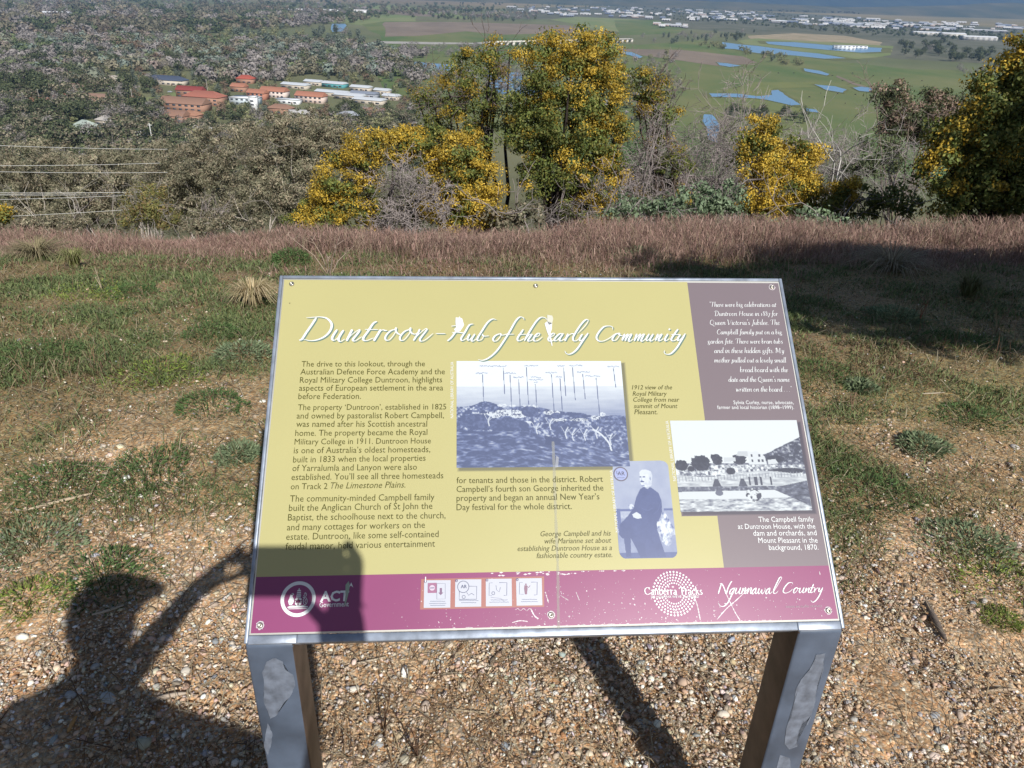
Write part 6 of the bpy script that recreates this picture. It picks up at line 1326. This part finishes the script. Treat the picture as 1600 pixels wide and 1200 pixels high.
for k_, (px, py, rc, lab) in enumerate([(30,120,TER,'brown roof among dark trees at the upper left edge'),(118,143,(.30,.2,.16),'brown roof in trees above the rusty roofed house'),(40,205,TER,'low brown roof in trees at the left edge'),(172,196,(.45,.42,.38),'grey roof just right of the pyramid roofed cottage'),(322,214,(.5,.47,.43),'pale roof in trees below the brick block'),(395,204,(.42,.36,.33),'grey brown roof below the white tower'),(470,186,(.5,.48,.46),'light roof below the orange terraces'),(545,188,(.40,.42,.46),'blue grey roof in trees at the foot of the metal sheds'),(585,182,TER,'brown roof in trees at the lower right of the metal sheds'),(420,104,(.5,.45,.4),'pale roof in the woods above the suburb'),(230,98,(.42,.3,.24),'brown roof in the woods above the slate roof')]):
    building('house', lab, px, py, 17, 10, 4.2, D(rng.uniform(-30, 30)), 'hip' if k_ % 2 else 'gable', 3, BRK if k_ % 3 else CRM, rc, 3, 'house')
building('farm_shed','long white shed by the pale road, far left edge', 6, 55, 40, 14, 7, D(0), 'gable', 2.5, WHI, WHI, 4, 'shed')
building('farm_shed','white shed on the pale road, left of the pair', 112, 53, 24, 10, 5, D(0), 'gable', 2, WHI, WHI, 3, 'shed')
building('farm_shed','white shed on the pale road, right of the pair', 139, 55, 30, 10, 6, D(0), 'gable', 2, WHI, WHI, 3, 'shed')
building('farm_shed','white roofed shed among the far trees at left', 90, 26, 70, 30, 9, D(6), 'gable', 4, WHI, WHI, 4, 'shed')
building('farm_shed','pale long shed at the top left', 64, 24, 40, 16, 7, D(0), 'flat', 2, WHI, (.65,.6,.55), 3, 'shed')
building('pump_house','white pump building in the settling pond', 1318, 78, 46, 16, 9, D(-8), 'flat', 2, WHI, WHI, 5)
building('pump_house','low white tank house beside the pump building', 1340, 76, 40, 14, 6, D(-8), 'flat', 2, WHI, (.6,.6,.58), 4)
building('warehouse','wide white warehouse at the far right, left of three', 1447, 55, 95, 34, 9, D(-4), 'gable', 3, (.5,.48,.44), WHI, 6)
building('warehouse','wide white warehouse at the far right, middle of three', 1487, 58, 75, 40, 11, D(-4), 'gable', 3, (.5,.48,.44), WHI, 5)
building('warehouse','wide white warehouse at the far right, right of three', 1528, 63, 100, 34, 10, D(-4), 'gable', 3, (.45,.44,.42), WHI, 6)
building('homestead','white roofed homestead at the edge of the far brown field', 565, 20, 60, 20, 7, D(4), 'gable', 5, WHI, (.65,.62,.6), 4)
building('homestead','small red roofed farmhouse far up at the middle', 418, 14, 40, 18, 7, D(4), 'hip', 5, CRM, (.5,.3,.25), 3)
for k_ in range(7):
    building('glass_house', 'row of white glasshouses by the far green paddock', 456 + 12 * k_, 16 + .2 * k_, 26, 14, 5, D(2), 'gable', 2, WHI, WHI, 2, 'greenhouse', 'white glasshouses in a far row', door=False)
# garden and street trees between the houses
k = 0
while k < 200:
    px, py = rng.uniform(150, 650), rng.uniform(112, 218)
    if any(abs(px - a) < .8 * L + 5 and -5 < py - b < 13 for a, b, L in BLD) or clear(px, py): continue
    p = hit(px, py); put_tree(('poplar', 'dark', 'willow', 'rust', 'dark')[int(rng.integers(5))], (p[0], p[1], float(height(p[0], p[1]))), rng.uniform(5, 10)); k += 1
for o_, t_ in PROTO.values():
    bpy.data.objects.remove(o_); bpy.data.objects.remove(t_)
# industrial suburb: low sheds and works, too far to show their parts
WP = []
for k_, (wc, rc, hh, fl) in enumerate([((.42,.42,.44),WHI,8,0),((.62,.60,.57),WHI,7,0),((.30,.33,.40),(.55,.58,.62),9,0),((.48,.38,.33),(.68,.66,.64),7,0),((.72,.72,.72),WHI,11,1),((.20,.24,.34),(.60,.66,.74),8,1)]):
    mb = MB(); box(mb, (0, 0, hh / 2 - 1), (1, .5, hh + 2), 0, wc)
    for q in range(3): box(mb, (-.3 + .3 * q, -.252, hh * .35), (.12, .012, hh * .5), 0, (.10, .11, .13))
    r_ = roof_mesh('flat' if fl else 'gable', 1, .5, hh, 2.2, rc, .015)
    for v_, f_, m_, c_ in zip(r_.v, r_.f, r_.m, r_.c): pass
    base = 0
    off = mb.n
    for v_, c_ in zip(r_.v, r_.c): mb.v.append(v_); mb.c.append(c_); mb.n += len(v_)
    for f_, m_ in zip(r_.f, r_.m): mb.f.append(f_ + off); mb.m.append(m_)
    WP.append(mb.build('warehouse', M_wall))
FY = [cr3([(0,25),(60,22),(200,34),(480,48),(760,66),(960,80),(1300,95),(1300,112),(900,112),(640,92),(460,84),(200,84),(0,66)]), cr3([(900,72),(1600,100),(1600,128),(1180,122),(900,110)]), [(800,12),(960,10),(1000,16),(1000,28),(880,26),(820,22)], cr3([(160,98),(290,98),(290,112),(170,108)])]
for poly, n_ in zip(FY, (170, 55, 66, 8)):
    P = np.asarray(poly, float); x0, y0 = P.min(0); x1, y1 = P.max(0); k = 0
    while k < n_:
        px, py = rng.uniform(x0, x1), rng.uniform(y0, y1)
        if not inpoly(np.array([px]), np.array([py]), P)[0]: continue
        q = plain_pt(px, py)
        if q[1] > 7200: continue
        j = rng.integers(6); o = WP[j].copy(); COL.objects.link(o); L = np.exp(rng.normal(math.log(32), .5)); o.scale = (L, L * rng.uniform(.7, 1.3), rng.uniform(.8, 1.2)); o.location = q; o.rotation_euler = (0, 0, D(rng.choice([-8, -8, 82]) + rng.normal(0, 4)))
        tag(o, ['grey walled white roofed shed','cream white roofed shed','blue grey roofed shed','brown walled pale roofed shed','white flat roofed works','dark blue walled flat roofed works'][j] + ' in the far industrial suburb', 'warehouse', 'sheds of the far industrial suburb'); k += 1
for o in WP: bpy.data.objects.remove(o)
# low arched road bridge over the river flats
a, b = plain_pt(762, 72), plain_pt(986, 66); a[2] = b[2] = PLAIN; L = np.linalg.norm(b - a); br = empty('road_bridge', (a + b) / 2, math.atan2(b[1] - a[1], b[0] - a[0])); tag(br, 'long low pale bridge with many arches across the river flats', 'bridge')
mb = MB(); box(mb, (0, 0, 6.6), (L, 9, 1.2), 0, (.66,.62,.55)); box(mb, (0, -4.4, 7.6), (L, .3, 1.0), 0, (.7,.66,.6)); box(mb, (0, 4.4, 7.6), (L, .3, 1.0), 0, (.7,.66,.6)); mb.build('deck', M_wall, br)
n_ = 26
for k in range(n_ + 1):
    mb = MB(); x_ = -L / 2 + L * k / n_; box(mb, (x_, 0, 2.6), (L / n_ * .28, 8, 6.6), 0, (.62,.58,.52)); mb.build('pier', M_wall, br)
# cattle on the flats
def cow_mesh():
    mb = MB(); c = (.03,.025,.022)
    tube(mb, [(-1.0,0,1.0),(-.8,0,1.05),(-.3,0,1.0),(.3,0,1.02),(.75,0,1.12),(.95,0,1.2)], [.12,.34,.38,.38,.34,.18], 8, 0, c); tube(mb, [(.85,0,1.2),(1.15,0,1.0),(1.35,0,.75),(1.45,0,.55)], [.2,.16,.14,.08], 7, 0, c)
    for x_, s_ in ((-.75,-.2),(-.75,.2),(.6,-.2),(.6,.2)): tube(mb, [(x_,s_,.9),(x_+.04,s_,.5),(x_,s_,0)], [.13,.07,.06], 6, 0, c)
    tube(mb, [(-1.0,0,1.05),(-1.12,0,.8),(-1.1,0,.5)], [.04,.03,.05], 4, 0, c)
    for s_ in (-1, 1): tube(mb, [(1.12,.1*s_,1.12),(1.12,.3*s_,1.16)], [.05,.02], 4, 0, c)
    return mb
cow0 = cow_mesh().build('cow', M_wall, smooth=True)
for k_, (px, py) in enumerate(cr3([(805,370),(870,372),(940,375),(1000,380),(930,290),(1010,300),(1075,310),(760,385),(850,300),(700,290),(560,300),(640,290),(960,330),(1120,330),(890,320),(1200,320),(820,385),(980,440),(900,410)])):
    o = cow0 if k_ == 0 else cow0.copy()
    if k_: COL.objects.link(o)
    o.location = plain_pt(px, py) + np.array([0, 0, .9]); o.rotation_euler = (0, 0, rng.uniform(0, 6.28)); tag(o, 'dark cow grazing on the green flats', 'cow', 'cattle grazing on the flats')
# parked cars by the houses
def car(px, py, rz, col, label):
    p = hit(px, py); root = empty('parked_car', (p[0], p[1], float(height(p[0], p[1])) + 1.0 if py < 200 else float(height(p[0], p[1]))), rz); tag(root, label, 'car', 'cars parked near the houses')
    mb = MB(); prof = [(-2.1,.35),(-2.1,.85),(-1.5,.95),(-1.0,1.42),(.4,1.45),(1.0,.98),(2.0,.85),(2.15,.6),(2.1,.35)]
    n_ = len(prof); V = [(x_, s_ * (.86 if z_ < 1.2 else .68), z_) for s_ in (-1, 1) for x_, z_ in prof]; mb.add(V, [[i, i + 1, i + 1 + n_, i + n_] for i in range(n_ - 1)] + [[n_ - 1, 0, n_, 2 * n_ - 1]], 0, col)
    mb.add(V, [list(range(n_))[::-1]], 0, col); mb.add(V, [[n_ + i for i in range(n_)]], 0, col); fixn(mb.build('body', M_wall, root))
    for s_ in (-1, 1):
        g_ = MB(); box(g_, (-.3, s_ * .80, 1.18), (1.3, .06, .3), 0, (.03,.035,.04)); g_.build('window', M_wall, root)
        for x_ in (-1.3, 1.3): w_ = MB(); tube(w_, [(x_, s_ * .72, .33), (x_, s_ * .9, .33)], .33, 12, 0, (.02,.02,.02)); w_.build('wheel', M_wall, root)
car(278, 205, D(-20), WHI, 'white car parked below the brick gable house'); car(266, 146, D(10), (.3,.32,.36), 'grey car by the lawn, up the road from the brick block'); car(212, 158, D(30), WHI, 'white car at the lawn edge left of the brick block'); car(342, 176, D(-10), WHI, 'white van like car at the right end of the brick block')
# pole and power lines
def pole(px, py, h, r, col, lab):
    p = hit(px, py); z = float(height(p[0], p[1])); root = empty('power_pole', (p[0], p[1], z)); tag(root, lab, 'pole')
    mb = MB(); tube(mb, [(0,0,-.3),(0,0,h*.5),(0,0,h)], [r, r * .85, r * .6], 8, 0, col); mb.build('post', M_wall, root)
    mb = MB(); box(mb, (0, 0, h * .93), (h * .16, r, r), 0, col); mb.build('crossarm', M_wall, root)
pole(241, 236, 17, .35, (.72,.72,.70), 'slender white pole at the road bend in the valley'); pole(325, 146, 13, .25, (.5,.46,.4), 'thin pole above the brick block'); pole(208, 160, 11, .22, (.55,.52,.46), 'thin pole beside the lawn'); pole(63, 160, 11, .2, (.5,.46,.4), 'thin pole by the orange roofed house')
for k_, (y0, x1, y1, lab) in enumerate([(225.5, 262, 235, 'topmost power line, sloping to the white pole'), (257, 250, 256.5, 'upper line of the second pair of power lines'), (266.5, 262, 271, 'lower line of the second pair of power lines'), (299.5, 250, 301, 'upper of the three close power lines'), (302.5, 240, 304.5, 'middle of the three close power lines'), (310, 240, 305, 'lowest of the three close power lines'), (337, 245, 326, 'lowest single power line by the brow')]):
    A = at_depth(-260, y0 + (y0 - y1) * 1.0, 17); B = at_depth(x1, y1, 21); t = np.linspace(0, 1, 24)[:, None]; P = A * (1 - t) + B * t; P[:, 2] -= .06 * 4 * (t * (1 - t))[:, 0] - .0
    P[:, 2] += .03
    mb = MB(); tube(mb, P, .0045 if k_ not in (3, 4) else .006, 5, 0, (.62, .62, .60)); tag(mb.build('power_line', M_wall), lab, 'cable')
# ------------------------------------------------------------------ the photographer and the phone
ph = empty('phone', (0, 0, 0)); tag(ph, 'slim dark phone held out level in both hands', 'phone')
def camp(x_, y_, z_): return CAM + R @ np.array([x_, y_, z_])
AXM = np.stack([R @ np.array([1, 0, 0]), R @ np.array([0, 1, 0]), R @ np.array([0, 0, 1])])
mb = MB(); box(mb, camp(.073, .019, -.014), (.168, .078, .008), 0, (.03, .03, .035), AXM); bevel(fixn(mb.build('body', M_wall, ph)), .003, 3)
mb = MB(); box(mb, camp(.073, .019, -.0186), (.158, .070, .0008), 0, (.01, .012, .015), AXM); mb.build('screen', colmat('dark_glass', .1, .6), ph)
mb = MB(); tube(mb, [camp(.0, .0, -.012), camp(.0, .0, -.0065)], .006, 16, 0, (.02, .02, .02)); mb.build('camera_lens', M_wall, ph)
per = empty('person', (-.28, -.38, .05)); tag(per, 'person in dark jacket and cap holding a phone out in front', 'person'); PO = np.array(per.location)
J = {}; verts = []; edges = []; rad = []
def jt(name, p, r, parent=None):
    J[name] = len(verts); verts.append(np.array(p, float) - PO); rad.append(r if not np.isscalar(r) else (r, r))
    if parent: edges.append((J[parent], J[name]))
jt('pelvis', (-.28,-.40,.98), (.165,.12)); jt('waist', (-.28,-.39,1.12), (.15,.11), 'pelvis'); jt('chest', (-.28,-.38,1.30), (.175,.12), 'waist'); jt('collar', (-.28,-.37,1.42), (.13,.09), 'chest'); jt('neck', (-.278,-.35,1.50), .058, 'collar')
jt('jaw', (-.27,-.315,1.565), (.062,.075), 'neck'); jt('face', (-.268,-.31,1.62), (.075,.095), 'jaw'); jt('brow', (-.268,-.315,1.675), (.076,.096), 'face'); jt('crown', (-.268,-.32,1.715), (.06,.08), 'brow')
for s_, sh, el, wr, hd in (('l', (-.435,-.37,1.375), (-.40,-.13,1.18), (-.155,-.06,1.50), (-.085,-.045,1.565)), ('r', (-.12,-.37,1.375), (.12,-.17,1.145), (.150,-.07,1.44), (.150,-.05,1.515))):
    jt(s_ + 'sh', sh, .075, 'collar'); m_ = (np.array(sh) + np.array(el)) / 2; jt(s_ + 'up', m_, .058, s_ + 'sh'); jt(s_ + 'el', el, .05, s_ + 'up'); m_ = np.array(el) * .55 + np.array(wr) * .45; jt(s_ + 'fo', m_, .045, s_ + 'el'); jt(s_ + 'wr', wr, .031, s_ + 'fo'); jt(s_ + 'palm', hd, (.04, .022), s_ + 'wr')
    h_ = np.array(hd)
    if s_ == 'l':
        fing = [[(-.05,-.03,1.60),(-.02,-.006,1.635),(.004,-.004,1.640)], [(-.055,-.02,1.605),(-.03,.005,1.615),(-.006,.000,1.612)], [(-.06,-.012,1.595),(-.035,.012,1.590),(-.014,.004,1.585)], [(-.07,-.008,1.58),(-.045,.012,1.570),(-.025,.006,1.565)]]; th = [(-.055,-.055,1.555),(-.025,-.045,1.562),(.0,-.034,1.575)]
    else:
        fing = [[(.165,-.015,1.555),(.172,.0,1.60),(.160,-.001,1.638)], [(.155,-.005,1.545),(.158,.012,1.575),(.148,.005,1.600)], [(.14,.0,1.535),(.138,.016,1.560),(.128,.008,1.580)], [(.125,.0,1.525),(.118,.014,1.545),(.108,.008,1.560)]]; th = [(.125,-.06,1.535),(.10,-.05,1.56),(.085,-.045,1.58)]
    for i_, fg in enumerate(fing + [th]):
        pr = s_ + 'palm'
        for k_, q in enumerate(fg):
            n_ = f'{s_}{i_}{k_}'; jt(n_, q, (.0105, .0095, .008)[k_] * (1.1 if i_ == 4 else 1), pr); pr = n_
for s_, x_ in (('l', -.38), ('r', -.18)):
    jt(s_ + 'hip', (x_,-.39,.92), .10, 'pelvis'); jt(s_ + 'th', (x_,-.38,.72), .085, s_ + 'hip'); jt(s_ + 'kn', (x_,-.36,.52), .062, s_ + 'th'); jt(s_ + 'ca', (x_,-.39,.36), .058, s_ + 'kn'); jt(s_ + 'an', (x_,-.40,.13), .042, s_ + 'ca'); jt(s_ + 'ball', (x_ + (-.02 if s_ == 'l' else .02),-.27,.09), (.045,.035), s_ + 'an'); jt(s_ + 'toe', (x_ + (-.03 if s_ == 'l' else .03),-.20,.085), (.04,.025), s_ + 'ball')
me = bpy.data.meshes.new('body'); me.from_pydata([tuple(v) for v in verts], edges, []); bo = bpy.data.objects.new('body', me); COL.objects.link(bo)
bo.modifiers.new('skin', 'SKIN'); sv = me.skin_vertices[0].data
for i, r_ in enumerate(rad): sv[i].radius = r_
sv[0].use_root = True
sm = bo.modifiers.new('smooth', 'SUBSURF'); sm.levels = 2; sm.render_levels = 2
dg = bpy.context.evaluated_depsgraph_get(); me2 = bpy.data.meshes.new_from_object(bo.evaluated_get(dg)); bpy.data.objects.remove(bo)
bo = bpy.data.objects.new('body', me2); COL.objects.link(bo); bo.parent = per; me2.name = 'body'
for nm, c_, r_ in (('skin', (.45,.27,.19), .5), ('jacket', (.05,.06,.09), .85), ('trousers', (.06,.06,.065), .9), ('boots', (.05,.035,.025), .6)): me2.materials.append(mat('person_' + nm, c_, r_, .12, 40))
wl, wr_ = verts[J['lwr']], verts[J['rwr']]
for p_ in me2.polygons:
    c = np.array(p_.center); p_.use_smooth = True
    near_hand = np.linalg.norm(c - wl) < .16 and c[0] > wl[0] - .01 and c[2] > wl[2] - .005 or np.linalg.norm(c - wr_) < .22 and c[2] > wr_[2] + .005
    p_.material_index = 0 if (c[2] + PO[2] > 1.47 and abs(c[0]) < .12 and abs(c[1]) < .22) or near_hand else (3 if c[2] < .1 else (2 if c[2] + PO[2] < 1.0 else 1))
HC = np.array([-.268,-.315,1.655]) - PO
def ball(c, r, n=14, m_=10):
    th = np.linspace(0, math.pi, m_); ph_ = np.arange(n) * 2 * math.pi / n
    V = np.stack([np.outer(np.sin(th), np.cos(ph_)), np.outer(np.sin(th), np.sin(ph_)), np.outer(np.cos(th), np.ones(n))], -1).reshape(-1, 3) * np.asarray(r) + np.asarray(c)
    i = np.arange(m_ - 1)[:, None] * n + np.arange(n)[None]; j = np.arange(m_ - 1)[:, None] * n + (np.arange(n)[None] + 1) % n
    return V, np.stack([i, i + n, j + n, j], -1).reshape(-1, 4)
FD = np.array([.30,.93,-.20]); FD /= np.linalg.norm(FD); FS = np.array([FD[1], -FD[0], 0]); FS /= np.linalg.norm(FS)
for s_ in (-1, 1):
    mb = MB(); mb.add(*ball(HC + FD * .082 + FS * s_ * .031 + [0,0,-.012], .012), 0, (.7,.68,.66)); mb.add(*ball(HC + FD * .091 + FS * s_ * .031 + [0,0,-.013], .006), 0, (.06,.04,.03)); mb.build('eye', M_wall, per, True)
    mb = MB(); mb.add(*ball(HC + FS * s_ * .084 + [0,-.0,-.02], (.012,.024,.034)), 0, (.42,.25,.18)); mb.build('ear', M_wall, per, True)
mb = MB(); tube(mb, [HC + FD * .085 + [0,0,-.01], HC + FD * .108 + [0,0,-.045], HC + FD * .095 + [0,0,-.053]], [.008,.015,.010], 8, 0, (.45,.27,.19)); mb.build('nose', M_wall, per, True)
mb = MB(); mb.add(*ball(HC + FD * .078 + [0,0,-.085], (.026,.012,.008)), 0, (.36,.17,.14)); mb.build('mouth', M_wall, per, True)
mb = MB(); mb.add(*ball(HC - FD * .018 + [0,0,.0], (.088,.098,.09)), 0, (.07,.045,.03)); mb.build('hair', M_wall, per, True)
V, f_ = ball(HC + [0,0,.025], (.098,.112,.085)); V[:, 2] = np.maximum(V[:, 2], HC[2] + .02); mb = MB(); mb.add(V, f_, 0, (.04,.05,.08))
a_ = np.linspace(-1.1, 1.1, 12); BR = [HC + [0,0,.028] + FD * (.088 + .085 * math.cos(q)) + FS * (.095 * math.sin(q)) for q in a_]; BI = [HC + [0,0,.034] + FD * .075 * math.cos(q) + FS * .092 * math.sin(q) for q in a_]
V = np.array(BR + BI + [b - [0,0,.006] for b in BR] + [b - [0,0,.006] for b in BI]); n_ = 12; i = np.arange(n_ - 1)
mb.add(V, np.concatenate([np.stack([i, i + 1, i + 1 + n_, i + n_], -1), np.stack([i + 2 * n_, i + 3 * n_, i + 1 + 3 * n_, i + 1 + 2 * n_], -1), np.stack([i, i + 2 * n_, i + 1 + 2 * n_, i + 1], -1)]), 0, (.04,.05,.08)); mb.build('cap', M_wall, per, True)
# ------------------------------------------------------------------ the air of the valley
mb = MB(); x0, x1, y0, y1, z0, z1 = -24000, 24000, -60, 16500, -140, 640
mb.add([(x0,y0,z0),(x1,y0,z0),(x1,y1,z0),(x0,y1,z0),(x0,y0,z1),(x1,y0,z1),(x1,y1,z1),(x0,y1,z1)], [[0,3,2,1],[4,5,6,7],[0,1,5,4],[1,2,6,5],[2,3,7,6],[3,0,4,7]])
M_haze = bpy.data.materials.new('haze'); M_haze.use_nodes = True; t = M_haze.node_tree; t.nodes.remove(t.nodes['Principled BSDF'])
pv = t.nodes.new('ShaderNodeVolumePrincipled'); pv.inputs['Color'].default_value = (.34, .58, 1.0, 1); pv.inputs['Density'].default_value = 5.6e-5; pv.inputs['Anisotropy'].default_value = 0.0
t.links.new(pv.outputs[0], t.nodes['Material Output'].inputs['Volume']); M_haze.cycles.homogeneous_volume = True
tag(mb.build('haze', M_haze), kind='stuff')
